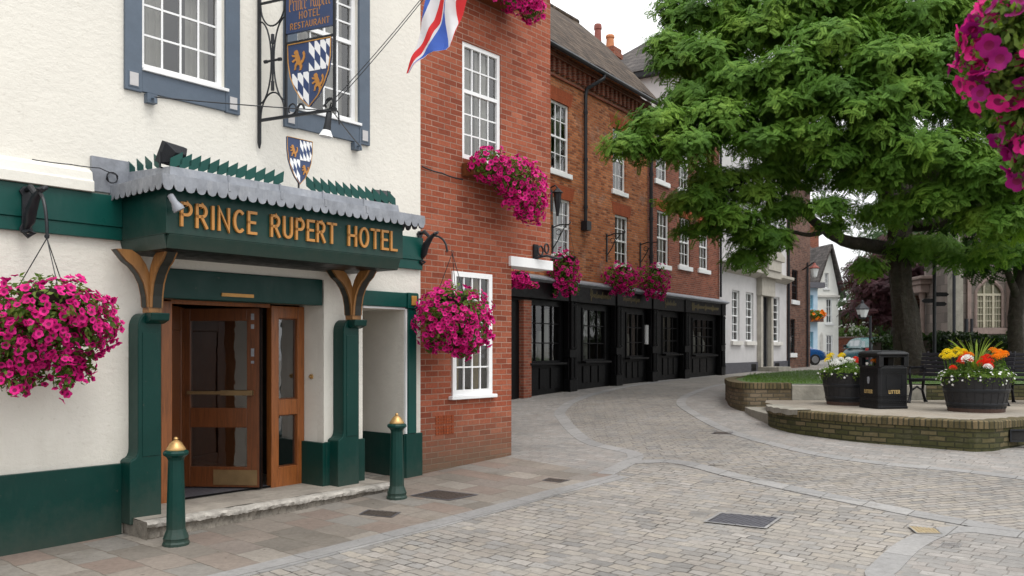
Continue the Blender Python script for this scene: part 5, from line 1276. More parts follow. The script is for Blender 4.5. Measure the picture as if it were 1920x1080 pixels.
# wall lantern and scrolled bracket at the end of the brick wing
lt = thing('wall_lantern', 'small black wall lantern beside the first sash window of the orange brick house', 'lantern', SF.w(sx(1038, -.1), 0, SF.z(1038, 372)), SF.a)
mb = MB(); mb.box(-.05, .05, -.04, 0, -.35, .2); mb.tube([(0, 0, .25), (0, -.15, .3), (0, -.22, .22)], .02, 6); mb.build('bracket', M['iron'], lt)
mb = MB(); mb.lathe([(.03, -.5), (.09, -.1), (.10, .08), (.15, .1), (.03, .22)], (0, -.22, 0), 6); mb.build('lamp_body', M['iron'], lt)
sb = thing('scroll_bracket', 'black scrolled ironwork at the outer end of the white jetty beam', 'bracket', HF.w(XW+wx(1012, -.1), 0, 3.12), HF.a)
mb = MB(); mb.tube([(0, -.02, .0), (.1, -.16, .03), (.3, -.2, .0), (.42, -.2, .02)], .02, 6); mb.tube([(.02+.06*math.cos(a), -.1, .10+.07*math.sin(a)) for a in np.linspace(-1.5, 4.5, 14)], .014, 6); mb.tube([(.13+.05*math.cos(a), -.13, .14+.07*math.sin(a)) for a in np.linspace(-1.5, 4.5, 14)], .014, 6); mb.build('scroll', M['iron'], sb); mb = MB(); mb.box(-.04, .06, -.03, 0, -.02, .2); mb.build('wall_plate', M['iron'], sb)

# ================================================================== WHITE HOUSE, BROWN HOUSE, COTTAGES
XD = sx(1476); wh = thing('white_house', 'white painted brick house with stone doorcase, tall sashes and grey plinth', 'house', SF.w(XC, 0, 0), SF.a)
q = lambda px, y=0: sx(px, y)-XC
zz = lambda px, py: SF.z(px, py, 0)
hw = [(q(1374), q(1388), zz(1380, 638), zz(1380, 551)), (q(1400), q(1414), zz(1407, 640), zz(1407, 556)), (q(1446), q(1463), zz(1455, 640), zz(1455, 560))]
z0 = min(h[2] for h in hw); hw = [(a, b, z0, z0+2.0) for a, b, c, d in hw]
hu = [(a, b, 6.6, 8.3) for a, b, c, d in hw]
W_ = XD-XC; ZH = 12.7
dr = (q(1427), q(1441), .8, zz(1434, 556))
mb = MB(); wall_panel(mb, .004, W_, .4, ZH, hw+hu+[dr], y=.03, reveal=.14)
mb.poly([(.004, .03, .4), (.004, .03, ZH), (.004, 6, ZH), (.004, 6, .4)]); mb.poly([(W_, .03, .4), (W_, 6, .4), (W_, 6, ZH), (W_, .03, ZH)])
mb.build('wall', M['white_dull'], wh)
for h in hw+hu: sash(wh, *h, .10, 2, 3, 3, mat='white', curtain='full', fw=.06, bar=.03, sill=(.16, .16, .18, 'sill_stone'))
mb = MB(); mb.add([(-.35, -.32, ZH), (W_+.35, -.32, ZH), (W_+.35, 6.3, ZH), (-.35, 6.3, ZH), (2.2, 3, ZH+2.4), (W_-2.2, 3, ZH+2.4)], [(0, 1, 5, 4), (1, 2, 5), (2, 3, 4, 5), (3, 0, 4), (3, 2, 1, 0)]); mb.build('roof', M['slate_tile'], wh)
mb = MB(); mb.box(-.30, W_+.3, -.28, 6.2, ZH-.22, ZH-.01); mb.build('eaves_board', M['iron'], wh)
zc_ = zz(1400, 518)
for a, b in ((q(1352), q(1420)), (q(1444), q(1475))): mb = MB(); mb.prism([(.02, zc_), (-.35, zc_+.18), (-.35, zc_+.30), (.02, zc_+.38)], a, b, 'x'); mb.build('cornice', M['door_stone'], wh)
mb = MB(); da, db = q(1421), q(1443); zd = zz(1434, 556)
mb.box(da-.05, da+.22, -.16, .03, .75, zd); mb.box(db-.22, db+.05, -.16, .03, .75, zd); mb.box(da-.1, db+.1, -.22, .03, zd, zd+.75); mb.prism([(da-.2, zd+.75), (db+.2, zd+.75), (db+.35, zd+1.05), (da-.35, zd+1.05)], -.45, .03); mb.box(da-.1, db+.1, -.5, .03, zd+1.05, zd+1.5); mb.prism([(da-.45, zd+1.5), (db+.45, zd+1.5), (db+.45, zd+1.72), ((da+db)/2, zd+2.1), (da-.45, zd+1.72)], -.55, .03)
mb.build('doorcase', M['door_stone'], wh, bevel=.012)
mb = MB(); mb.box(dr[0], dr[1], .10, .15, .8, dr[3]); mb.build('door', M['iron'], wh)
mb = MB(); gp = [g_s(XC+a) for a in (0, W_)]
for a, b in ((.006, da-.06), (db+.06, W_)): mb = MB(); mb.box(a, b, -.03, .03, .5, zz(1380, 680)); mb.build('plinth', M['cover'], wh)
mb = MB(); mb.box(da-.1, db+.1, -.9, -.03, .6, g_s(XC+(da+db)/2)+.17); mb.build('door_step', M['stone_grey'], wh)
for px in (1412, 1456): mb = MB(); mb.box(q(px)-.3, q(px)+.3, -.035, -.028, .85, zz(1380, 680)-.08); mb.build('cellar_hatch', M['black'], wh)
XE = sx(1521); bb = thing('brown_brick_house', 'narrow brown brick house with arched upper window beside the white house', 'house', SF.w(XD, 0, 0), SF.a)
q2 = lambda px: sx(px)-XD
hb = [(q2(1484), q2(1493), SF.z(1488, 662), SF.z(1488, 598)), (q2(1487), q2(1498), SF.z(1492, 563), SF.z(1492, 506))]
mb = MB(); wall_panel(mb, .02, XE-XD, .4, 9.6, hb, y=.05, reveal=.12); mb.poly([(XE-XD, .05, .4), (XE-XD, 8, .4), (XE-XD, 8, 9.6), (XE-XD, .05, 9.6)]); mb.build('wall', M['brick_brown'], bb)
for h in hb: sash(bb, *h, .10, 2, 2, 2, mat='iron', curtain=None, fw=.05, sill=(.12, .2, .12, 'white'))
mb = MB(); mb.prism([(-.2, 9.6), (8.2, 9.6), (4, 13)], -.1, XE-XD+.1, 'x'); rb = mb.build('roof', M['slate_tile'], bb)
chimney(rb, 2.0, 1.5, 10, 13.6, 1.0, .8, [(1.8, 1.5, .6, .16, 'pot_orange'), (2.25, 1.5, .6, .16, 'pot_red')], 'brick_brown')
mb = MB(); mb.tube([(.10, -.04, 9.4), (.10, -.04, .7)], .06, 8); mb.build('downpipe', M['iron'], bb); mb = MB(); mb.tube([(q2(1513), -.03, 6.0), (q2(1513), -.03, .7)], .05, 8); mb.build('downpipe', M['iron'], bb)
# bracket lantern on the brown house
bl = thing('wall_lantern', 'copper topped lantern on a long iron bracket from the brown brick house', 'lantern', SF.w(sx(1505), 0, SF.z(1505, 506)), SF.a)
lp = Matrix.Rotation(-SF.a, 4, 'Z') @ (ray(1527, 508, SF.w(sx(1505), 0).y-1.2)-SF.w(sx(1505), 0, SF.z(1505, 506)))
mb = MB(); mb.tube([(0, 0, 0), (lp.x, lp.y, lp.z+.42)], .03, 6); mb.build('arm', M['iron'], bl)
mb = MB(); mb.lathe([(.21, .20), (.24, .24), (.09, .38), (.04, .48)], (lp.x, lp.y, lp.z-.1), 10); mb.build('hood', M['pot_red'], bl)
mb = MB(); mb.lathe([(.07, -.22), (.12, -.16), (.20, .20)], (lp.x, lp.y, lp.z-.1), 8); mb.build('globe', M['net'], bl)
# pale blue cottage and white gabled cottage further down the lane
M['pale_blue'] = m_paint('pale_blue_render', (.42, .56, .68), .85, .1, 3, .004, 20); M['bluewood'] = m_paint('blue_window_paint', (.20, .42, .55), .6, .1, 4, 0)
M['bright_white'] = m_paint('white_cottage_render', (.80, .80, .76), .85, .08, 2, .004, 18)
def simple_win(parent, x0, x1, z0, z1, y, frame='white', bars=(2, 3)):
    mb = MB(); f = .07
    mb.box(x0, x0+f, y-.02, y+.05, z0, z1); mb.box(x1-f, x1, y-.02, y+.05, z0, z1); mb.box(x0+f, x1-f, y-.018, y+.05, z0, z0+f); mb.box(x0+f, x1-f, y-.018, y+.05, z1-f, z1)
    for i in range(1, bars[0]): cx = x0+(x1-x0)*i/bars[0]; mb.box(cx-.02, cx+.02, y, y+.04, z0+f, z1-f)
    for j in range(1, bars[1]): cz = z0+(z1-z0)*j/bars[1]; mb.box(x0+f, x1-f, y+.003, y+.037, cz-.02, cz+.02)
    mb.box(x0-.1, x1+.1, y-.16, y-.021, z0-.14, z0-.002)
    o = mb.build('window', M[frame], parent); mb = MB(); mb.poly([(x0, y+.03, z0), (x1, y+.03, z0), (x1, y+.03, z1), (x0, y+.03, z1)]); mb.build('pane', M['glass'], o)
    mb = MB(); mb.poly([(x0, y+.12, z0), (x1, y+.12, z0), (x1, y+.12, z1), (x0, y+.12, z1)]); mb.build('blind', M['cover'], o)
KF = Frame(*ray(1512, 655, 55)[:2], 14)
kz = KF.z; kxx = KF.x
bc = thing('blue_cottage', 'pale blue rendered cottage with flower box between the brown house and the white gable', 'house', KF.w(0, 0, 0), KF.a)
xr_ = kxx(1533); gz = .9
hk_ = [(kxx(1518), kxx(1525), kz(1521, 672), kz(1521, 622)), (kxx(1518), kxx(1525), kz(1521, 580), kz(1521, 553))]
mb = MB(); zt_ = kz(1520, 545)+.0
wall_panel(mb, -2.5, xr_, .3, kz(1520, 540), hk_, reveal=.15); mb.poly([(xr_, 0, .3), (xr_, 5, .3), (xr_, 5, zt_), (xr_, 0, zt_)]); mb.build('wall', M['pale_blue'], bc)
for h in hk_: simple_win(bc, *h, .08, 'bluewood')
mb = MB(); zc2 = kz(1520, 540); mb.box(-2.6, xr_+.3, -.35, .1, zc2, zc2+.35); mb.build('cornice', M['cover'], bc)
mb = MB(); wall_panel(mb, -2.5, xr_-.1, zc2+.35, zc2+2.6, [], y=.9); mb.build('attic', M['bright_white'], bc); mb = MB(); mb.prism([(.6, zc2+2.6), (5.2, zc2+2.6), (3, zc2+4.6)], -2.6, xr_, 'x'); mb.build('roof', M['slate_tile'], bc)
rng = np.random.default_rng(9)
cb = thing('flower_box', 'small window box with red and yellow flowers on the pale blue cottage', 'flower box', KF.w(kxx(1522), -.25, kz(1522, 592)), KF.a)
mb = MB(); mb.box(-.6, .6, -.15, .2, -.4, -.05); mb.build('trough', M['wood'], cb)
flower_mass(cb, [(0, -.05, .05, .75, .35, .35, 1)], 500, 60, .10, .14, ('orange', 'red'))
WF = Frame(*ray(1530, 655, 61)[:2], 10)
gw = thing('white_gabled_cottage', 'tall narrow white cottage with steep slate gable, red chimney behind', 'house', WF.w(0, 0, 0), WF.a)
x1 = WF.x(1572); zE = WF.z(1548, 548); zA = WF.z(1549, 462)
hg = [(WF.x(1549), WF.x(1561), WF.z(1550, 676), WF.z(1550, 628)), (WF.x(1549), WF.x(1560), WF.z(1550, 606), WF.z(1550, 560)), (WF.x(1546), WF.x(1553), WF.z(1548, 540), WF.z(1548, 512))]
mb = MB(); wall_panel(mb, 0, x1, .3, zE, hg[:2], reveal=.15); xm = x1*.58
h3 = hg[2]
mb.poly([(0, 0, zE), (h3[0], 0, zE), (h3[0], 0, zE+(zA-zE)*h3[0]/xm)]); mb.poly([(h3[1], 0, zE), (x1, 0, zE), (h3[1], 0, zE+(zA-zE)*(x1-h3[1])/(x1-xm))])
mb.poly([(h3[0], 0, zE), (h3[1], 0, zE), (h3[1], 0, h3[2]), (h3[0], 0, h3[2])]); mb.poly([(h3[0], 0, h3[3]), (h3[1], 0, h3[3]), (h3[1], 0, zE+(zA-zE)*(x1-h3[1])/(x1-xm)), (xm, 0, zA), (h3[0], 0, zE+(zA-zE)*h3[0]/xm)])
mb.poly([(0, 0, .3), (0, 0, zE), (0, 7, zE), (0, 7, .3)]); mb.poly([(x1, 0, .3), (x1, 7, .3), (x1, 7, zE), (x1, 0, zE)])
mb.build('wall', M['bright_white'], gw)
for h in hg: simple_win(gw, *h, .08, 'white')
mb = MB(); e = .35
mb.add([(-e, -.4, zE-.4), (xm, -.4, zA+.12), (xm, 7, zA+.12), (-e, 7, zE-.4)], [(0, 1, 2, 3)]); mb.add([(xm, -.4, zA+.12), (x1+e, -.4, zE-.4), (x1+e, 7, zE-.4), (xm, 7, zA+.12)], [(0, 1, 2, 3)]); rg = mb.build('roof', M['slate_tile'], gw, solid=.12)
chimney(rg, xm+.5, 3.5, zE+1, WF.z(1560, 420, 3.5), .9, .9, [(xm+.5, 3.5, .6, .2, 'pot_red')], 'brick_red2')
mb = MB(); da_, db_ = WF.x(1537), WF.x(1543); zd_ = WF.z(1539, 628); mb.prism([(da_, .5), (db_, .5), (db_, zd_-.3)]+[((da_+db_)/2+(db_-da_)/2*math.cos(R(a)), zd_-.3+.5*math.sin(R(a))) for a in (30, 60, 90, 120, 150)]+[(da_, zd_-.3)], -.03, .02); mb.build('arched_door', M['sill_stone'], gw)
mb = MB(); mb.box(-.05, x1+.05, -.14, -.001, zE-.35, zE-.2); mb.build('string_course', M['sill_stone'], gw)
# ================================================================== RAISED BEDS
ZP = .74
front = [(4.557, 15.4), (4.46, 14.9), (4.56, 14.2), (4.77, 13.75), (5.1, 13.2), (5.42, 12.86), (5.85, 12.5), (6.40, 12.02), (6.75, 12.0), (7.0, 12.25), (7.44, 12.5), (9.4, 13.4), (12.5, 14.6)]
fs = np.concatenate([smoothline(front[:8], 90)[:-1], resample([(6.40, 12.0), (6.72, 12.02), (6.98, 12.22)], 8), resample([(7.02, 12.23), (7.44, 12.5), (9.4, 13.4), (12.5, 14.6)], 30)])
def wall_along(name_mb, line, z0f, z1, th, inner_side=1):
    """low wall following a line; courses run along it (object x is not needed: mapped by position)"""
    line = np.array(line); inn = offset_line(line, th*inner_side)
    return line, inn
def arc_mesh(name, line, z0, z1, mat, parent, top_in=None, jit=.0):
    """vertical wall face along a plan line as quads, with its own length-wise UV-free courses"""
    mb = MB(); nz = max(2, int((z1-z0)/.08)); rows = []
    for k in range(nz+1):
        z = z0+(z1-z0)*k/nz; rows.append([(x+jit*math.sin(i*1.7+k*2.3), y+jit*math.sin(i*2.9+k), z) for i, (x, y) in enumerate(line)])
    mb.grid(rows); o = mb.build(name, mat, parent, smooth=False); arc_uv(o, line); return o
def arc_uv(o, line):
    """length along the plan line and height -> UV, so courses follow the curve"""
    L_ = np.array(line, float); s = np.r_[0, np.cumsum(np.linalg.norm(np.diff(L_, axis=0), axis=1))]
    me = o.data; uv = me.uv_layers.new(name='courses')
    for lp in me.loops:
        c = me.vertices[lp.vertex_index].co; k = int(np.argmin((L_[:, 0]-c.x)**2+(L_[:, 1]-c.y)**2)); uv.data[lp.index].uv = (s[k], c.z)
bed = thing('planter_wall', 'low curved mossy brick wall edging the paved terrace with tubs and litter bin', 'wall', (0, 0, 0))
o_ = resample(fs, 120); cap_o = offset_line(o_, .025)
# outward is to the right of travel (towards the camera); travel goes left to right
arc_mesh('brick_face', o_, -.1, ZP-.11, M['brick_moss'], bed, jit=.004)
mb = MB(); inn = offset_line(o_, -.24)
rj = np.random.default_rng(3); dz = rj.normal(size=120)*.004
rows = [[(x, y, ZP-.105) for x, y in cap_o], [(x, y, ZP-.012+dz[i]) for i, (x, y) in enumerate(cap_o)], [(x, y, ZP+.004+dz[i]) for i, (x, y) in enumerate(offset_line(o_, .005))], [(x, y, ZP+.004+dz[i]) for i, (x, y) in enumerate(inn)], [(x, y, ZP-.08) for x, y in inn]]
mb.grid([[(x, y, ZP-.105) for x, y in o_]]+rows); arc_uv(mb.build('soldier_course', M['brick_cap'], bed), o_)
# cap stone, chipped, at the left tip of the wall
mb = MB(); tip = o_[:17]; ti = offset_line(o_, -.26)[:17]; to = offset_line(o_, .03)[:17]
rows = [[(x, y, ZP-.07+.012*math.sin(i*1.3)) for i, (x, y) in enumerate(to)], [(x, y, ZP+.016+.008*math.sin(i*2.1)) for i, (x, y) in enumerate(to)], [(x, y, ZP+.024+.006*math.sin(i*1.1)) for i, (x, y) in enumerate(ti)], [(x, y, ZP-.02) for x, y in ti]]
mb.grid(rows); mb.build('cap_stone', M['stone_grey'], bed)
mb = MB(); cx_, cy_ = 6.42, 12.0
mb.box(7.05, 7.40, 12.225, 12.32, .44, .60); ob = mb.build('grate_opening', M['dark'], bed); ob.rotation_euler = (0, 0, 0)
mb = MB(); mb.box(7.04, 7.41, 12.205, 12.224, .43, .45); mb.box(7.04, 7.41, 12.205, 12.224, .59, .61)
mb.box(7.04, 7.055, 12.205, 12.224, .4505, .5895); mb.box(7.395, 7.41, 12.205, 12.224, .4505, .5895)
mb.build('grate', M['iron'], bed)
# terrace surface
back = [(4.75, 16.2), (5.0, 17.0), (7, 17.02), (10, 17.02), (13, 17.02)]
mbg = MB(); A = resample(offset_line(o_, -.20), 60); B = resample(back, 60); rows = []
for t in np.linspace(0, 1, 8): rows.append([(x, y, ZP+.0005*math.sin(x*3)) for x, y in A*(1-t)+B*t])
mbg.grid(rows); terr = mbg.build('terrace', M['terrace'], None); struct(terr)
stp = thing('side_step', 'low paved step between the terrace wall and the brick end of the lawn wall', 'step', (4.7, 16.2, .5))
mb = MB(); mb.prism([(-.18, -.95), (.05, -1.15), (.5, -.6), (.5, .95), (-.08, .95), (-.16, .3)], -.2, .10, 'z'); mb.build('slab', M['stone_grey'], stp, bevel=.01)
stp2 = thing('side_step', 'dark stone step at the right edge of the photo in front of the terrace wall', 'step', (7.6, 11.9, .3))
mb = MB(); mb.prism([(-.35, -.1), (1.6, .55), (1.6, 1.0), (-.35, .3)], -.3, .10, 'z'); mb.build('slab', M['stone_grey'], stp2, bevel=.012)
# lawn with its retaining walls
lw = thing('lawn_wall', 'tan brick wall with rounded end and grey stone length retaining the lawn', 'wall', (0, 0, 0))
ZL = 1.06
end = smoothline([(5.60, 21.6), (5.0, 20.2), (4.78, 19.2), (4.60, 18.3), (4.56, 17.7), (4.60, 17.28), (4.72, 17.14), (5.0, 17.12), (5.54, 17.12)], 70)
arc_mesh('brick_face', end, .2, ZL-.10, M['brick_tan'], lw, jit=.003)
mb = MB(); co_ = offset_line(end, .02); ci = offset_line(end, -.22); mb.grid([[(x, y, ZL-.10) for x, y in end], [(x, y, ZL-.10) for x, y in co_], [(x, y, ZL+.01) for x, y in co_], [(x, y, ZL+.015) for x, y in ci], [(x, y, ZL-.1) for x, y in ci]]); arc_uv(mb.build('brick_coping', M['brick_cap'], lw), end)
mb = MB(); mb.box(5.545, 8.2, 17.10, 17.35, .5, ZL-.03); mb.build('stone_length', M['stone_grey'], lw, bevel=.012)
mb = MB(); mb.box(8.204, 14, 17.105, 17.36, .5, ZL-.04); arc_uv(mb.build('brick_length', M['brick_moss'], lw), np.stack([np.linspace(8.2, 14, 100), np.full(100, 17.1)], 1))
def zlawn(x, y): return ZL-.012+.012*max(0, y-18)*min(1, max(0, (x-5)/3))
lb = smoothline([(5.62, 21.7), (6.6, 23.2), (8.5, 25.0), (11.5, 27), (16, 29.5), (22, 32)], 60)
ln = resample([(4.75, 17.3), (5.5, 17.3), (8, 17.3), (14, 17.3), (22, 18)], 60)
leftb = np.array([(4.74, 17.35), (4.75, 18.3), (4.95, 19.2), (5.15, 20.2), (5.7, 21.6)])
A = resample(np.concatenate([leftb[:1], ln]), 60); rows = []
for t in np.linspace(0, 1, 26):
    r = []
    x_l = float(np.interp(t*4.3+17.35, leftb[:, 1], leftb[:, 0]))
    for i in range(60):
        P = A[i]*(1-t)+lb[i]*t
        if i < 3: P = (np.array((x_l, 17.35+t*4.3))*(3-i)+P*i)/3
        r.append((P[0], P[1], zlawn(*P)+.006*math.sin(P[0]*4)*math.cos(P[1]*5)))
    rows.append(r)
mb = MB(); mb.grid(rows); lawn = mb.build('lawn', m_paint('lawn_ground', (.055, .105, .018), .9, .3, 6, .02, 40), None, smooth=True); struct(lawn)
rng = np.random.default_rng(2)
n = 24000; gi = rng.integers(1, 58, n); tt = rng.random(n); P = A[gi]*(1-tt[:, None])+lb[gi]*tt[:, None]; P = P+rng.normal(size=P.shape)*.12
keep = (P[:, 1] > 17.42) & (P[:, 0] > 5.0+np.clip((P[:, 1]-19)*.33, 0, 3)) & (P[:, 0] < 13.5) & (P[:, 1] < 25.5); P = P[keep]
pos = np.stack([P[:, 0], P[:, 1], [zlawn(*p) for p in P]], 1)
tv = np.array([(-.10, 0, 0), (.10, 0, 0), (.03, .12, .6), (0, .35, 1)]); tf = np.array([(0, 1, 2), (0, 2, 3)])
V, Fc = scatter(tv, tf, pos, np.array([0, 0, 1.])+rng.normal(size=(len(pos), 3))*.3, rng.uniform(.028, .055, len(pos)))
gr = fast_mesh('grass', V, Fc, M['grass']); struct(gr, 'stuff')

# ================================================================== TUBS AND FLOWERS
M['tub'] = m_paint('black_tub', (.010, .010, .012), .6, .3, 6, .006, 16); M['tub_base'] = m_paint('reddish_tub_foot', (.06, .032, .022), .8, .3, 6, .004, 20)
def tub(label, x, y, r, h):
    t = thing('planter_tub', label, 'tub', (x, y, ZP), 0, 'black half barrel tubs on the terrace')
    mb = MB(); n = 36; prof = [(r*.80, .06), (r*.86, h*.4), (r*.93, h*.75), (r*.985, h-.02), (r, h), (r*.95, h), (r*.93, h-.09)]
    mb.lathe(prof, n=n, cap=False); b = mb.build('barrel', M['tub'], t, smooth=True)
    mb = MB()
    for k in range(24):   # stave joints
        a = 2*math.pi*k/24; mb.tube([(rr*math.cos(a)*1.002, rr*math.sin(a)*1.002, z) for rr, z in prof[:5]], .006, 4)
    mb.build('stave_ribs', M['tub'], b)
    mb = MB()
    for f in (.22, .62): rr = float(np.interp(h*f, [p[1] for p in prof[:5]], [p[0] for p in prof[:5]])); mb.lathe([(rr+.001, h*f-.03), (rr+.010, h*f-.02), (rr+.012, h*f+.02), (rr+.001, h*f+.03)], n=n, cap=False)
    mb.build('hoop', M['iron'], t, smooth=True)
    mb = MB(); mb.lathe([(r*.79, 0), (r*.80, .06)], n=n); mb.build('foot', M['tub_base'], t)
    mb = MB(); mb.lathe([(r*.935, h-.085), (r*.5, h-.05), (.001, h-.04)], n=n, cap=False); mb.build('soil', M['soil'], t)
T1 = (ray(1592, 760, 15.65).x, 15.65, .485, .58); T2 = (ray(1830, 771, 13.95).x, 13.95, .525, .56)
tub('black barrel tub of white and yellow flowers, left of the litter bin', *T1)
tub('black barrel tub of orange, red and yellow flowers between the benches', *T2)
def pom(n=46):
    """ruffled double flower head"""
    v = []; f = []
    for i in range(n):
        t = (i+.5)/n; z = 1-1.25*t; r = math.sqrt(max(0, 1-z*z)); a = i*2.39996
        d = Vector((r*math.cos(a), r*math.sin(a), z*.9)); s = Vector((-math.sin(a), math.cos(a), 0))*.26; u = d.cross(s).normalized()*.24
        k = len(v); v += [tuple(d*.75), tuple(d-s*.9+u*.4), tuple(d*1.08+u), tuple(d+s*.9+u*.4)]; f.append((k, k+1, k+2, k+3))
    return np.array(v), np.array(f)
POM = pom()
def plant(name, label, cat, x, y, z, group=None): return thing(name, label, cat, (x, y, z), 0, group)
def blooms(parent, pts, size, mat, stem=.25):
    pts = np.array(pts)
    for p in pts: V, Fc = scatter(POM[0], POM[1], p[None], np.array([[0, -.25, 1]])+rng.normal(size=(1, 3))*.25, size*rng.uniform(.85, 1.15, 1)); fast_mesh('bloom', V, Fc, M[mat], parent)
    for p in pts: mb = MB(); mb.tube([(p[0]*.8, p[1]*.8, max(-.02, p[2]-stem)), tuple(p-np.array([0, 0, .01]))], .008, 4); mb.build('stem', M['leaf'], parent)
def leaves(parent, ell, n, ls, mat='leaf', nm='foliage'):
    p, nn = ell_points(ell, n, .4, 1.0); nn = nn+rng.normal(size=nn.shape)*.6+np.array([0, 0, .4]); V, Fc = scatter(LEAF_T[0], LEAF_T[1], p, nn, ls*rng.uniform(.6, 1.3, n)); fast_mesh(nm, V, Fc, M[mat], parent)
PG = 'bedding plants in the terrace tubs'
x, y, r, h = T2; zt2 = ZP+h-.05
def at2(px, py, dy=0): p = ray(px, py, y+dy); return (p.x-x, dy, p.z-zt2)
rng = np.random.default_rng(31)
t = plant('spiky_plant', 'tall fountain of narrow yellow green leaves in the middle of the right tub', 'plant', x, y, zt2, PG)
mb = MB(); random.seed(2)
for i in range(54):
    a = random.uniform(0, 6.28); sp = random.uniform(.08, .46); L_ = random.uniform(.5, .80); w0 = .015; c, s = math.cos(a), math.sin(a); rows = []
    for k in range(9):
        q = k/8; rr = sp*(q**1.6)*1.0; zz_ = L_*q-.30*sp*q**3-.0; w_ = w0*(1-q**2)*(.6+.8*min(1, q*4)*.5)+.001
        rows.append([(rr*c-s*w_, rr*s+c*w_, zz_), (rr*c, rr*s, zz_-.006), (rr*c+s*w_, rr*s-c*w_, zz_)])
    mb.grid(rows)
mb.build('leaves', m_leaf('spiky_leaf', (.16, .22, .05), (.23, .31, .075), (.30, .38, .12), 6), t, smooth=True)
t = plant('marigold', 'lemon yellow marigold heads at the left of the right tub', 'flower', x-.30, y-.05, zt2, PG)
off = np.array([-.30, -.05, 0])
pts = [np.array(at2(px, py, dy))-off for px, py, dy in ((1775, 672, -.15), (1776, 662, -.05), (1795, 657, .05), (1800, 666, -.1), (1806, 661, 0), (1790, 662, .15), (1768, 668, 0), (1784, 669, -.2))]
blooms(t, pts, .068, 'yellow'); leaves(t, [(0, 0, .12, .22, .25, .18, 1)], 420, .06)
t = plant('marigold', 'deep orange marigold heads at the right of the right tub', 'flower', x+.30, y, zt2, PG); off = np.array([.30, 0, 0])
pts = [np.array(at2(px, py, dy))-off for px, py, dy in ((1862, 660, -.1), (1868, 664, 0), (1874, 661, .1), (1872, 668, -.15), (1880, 668, 0), (1866, 671, -.2), (1884, 664, .1), (1877, 672, -.1))]
blooms(t, pts, .072, 'orange'); leaves(t, [(0, 0, .13, .22, .25, .20, 1)], 420, .06)
t = plant('geranium', 'bright red flower heads right of the spiky plant in the right tub', 'flower', x+.10, y-.15, zt2, PG); off = np.array([.10, -.15, 0])
pts = [np.array(at2(px, py, dy))-off for px, py, dy in ((1844, 674, -.2), (1851, 671, -.15), (1848, 681, -.25), (1856, 679, -.2), (1841, 683, -.25), (1853, 687, -.3))]
blooms(t, pts, .070, 'red'); leaves(t, [(0, -.02, .06, .18, .18, .16, 1)], 260, .06)
t = plant('geranium', 'orange red flower heads left of the spiky plant in the right tub', 'flower', x-.12, y-.15, zt2, PG); off = np.array([-.12, -.15, 0])
pts = [np.array(at2(px, py, dy))-off for px, py, dy in ((1804, 674, -.2), (1812, 670, -.15), (1800, 680, -.25), (1816, 676, -.2), (1787, 691, -.3))]
blooms(t, pts, .060, 'red'); blooms(t, [np.array(at2(px, py, dy))-off for px, py, dy in ((1810, 664, -.05), (1818, 667, -.1), (1806, 668, 0))], .060, 'orange'); leaves(t, [(0, 0, .06, .18, .18, .16, 1)], 260, .06)
t = plant('white_dahlia', 'pair of round white flower heads at the front of the right tub', 'flower', x, y-.25, zt2, PG); off = np.array([0, -.25, 0])
blooms(t, [np.array(at2(px, py, dy))-off for px, py, dy in ((1814, 675, -.32), (1852, 690, -.38))], .080, 'white_petal')
def carpet(label, x, y, z, r, n, side=None):
    t = plant('trailing_lobelia', label, 'flower', x, y, z, PG)
    ells = [(r*.80*math.cos(a), r*.80*math.sin(a), .03, r*.30, r*.30, .13, 1) for a in np.linspace(0, 6.28, 15)]+[(0, 0, .05, r*.8, r*.8, .14, 4)]
    leaves(t, ells, 2300, .045, 'leaf_y'); leaves(t, ells, 1200, .05, 'leaf', 'dark_foliage')
    p, nn = ell_points(ells[:-1], n, .95, 1.15); tv = np.array([(math.cos(a)*rr, math.sin(a)*rr, 0) for a, rr in zip(np.linspace(0, 2*np.pi, 10, endpoint=False), [1, .5]*5)]+[(0, 0, .1)]); tf = np.array([(i, (i+1) % 10, 10) for i in range(10)])
    V, Fc = scatter(tv, tf, p, nn+np.array([0, -.3, .5]), rng.uniform(.018, .03, n)); fast_mesh('small_blooms', V, Fc, M['white_petal'], t)
carpet('white and green trailing edging around the rim of the right tub', x, y, zt2, r, 150)
x1_, y1_, r1_, h1_ = T1; z1_ = ZP+h1_-.05
carpet('white and green trailing edging around the rim of the left tub', x1_, y1_, z1_, r1_, 150)
t = plant('marigold', 'yellow marigold heads at the back of the left tub', 'flower', x1_, y1_, z1_, PG)
def at1(px, py, dy=0): p = ray(px, py, y1_+dy); return (p.x-x1_, dy, p.z-z1_)
blooms(t, [at1(1555, 670, .1), at1(1559, 667, 0), at1(1575, 671, .15), at1(1579, 668, .1), at1(1552, 676, -.1)], .062, 'yellow'); leaves(t, [(-.1, 0, .12, .32, .28, .18, 1)], 500, .06)
t = plant('white_dahlia', 'cluster of white flower heads in the left tub', 'flower', x1_, y1_-.1, z1_, PG)
blooms(t, [np.array(at1(px, py, dy))-np.array([0, -.1, 0]) for px, py, dy in ((1568, 678, -.2), (1577, 675, -.1), (1584, 680, -.2), (1591, 676, 0), (1572, 684, -.3), (1563, 683, -.2), (1598, 678, .1))], .062, 'white_petal'); leaves(t, [(0, 0, .08, .32, .28, .16, 1)], 500, .06)
t = plant('geranium', 'small red and white flower head against the litter bin in the left tub', 'flower', x1_+.25, y1_, z1_, PG)
blooms(t, [np.array(at1(px, py, dy))-np.array([.25, 0, 0]) for px, py, dy in ((1604, 673, .1), (1610, 676, -.1), (1607, 681, 0))], .045, 'red'); leaves(t, [(0, 0, .08, .2, .2, .14, 1)], 260, .06)

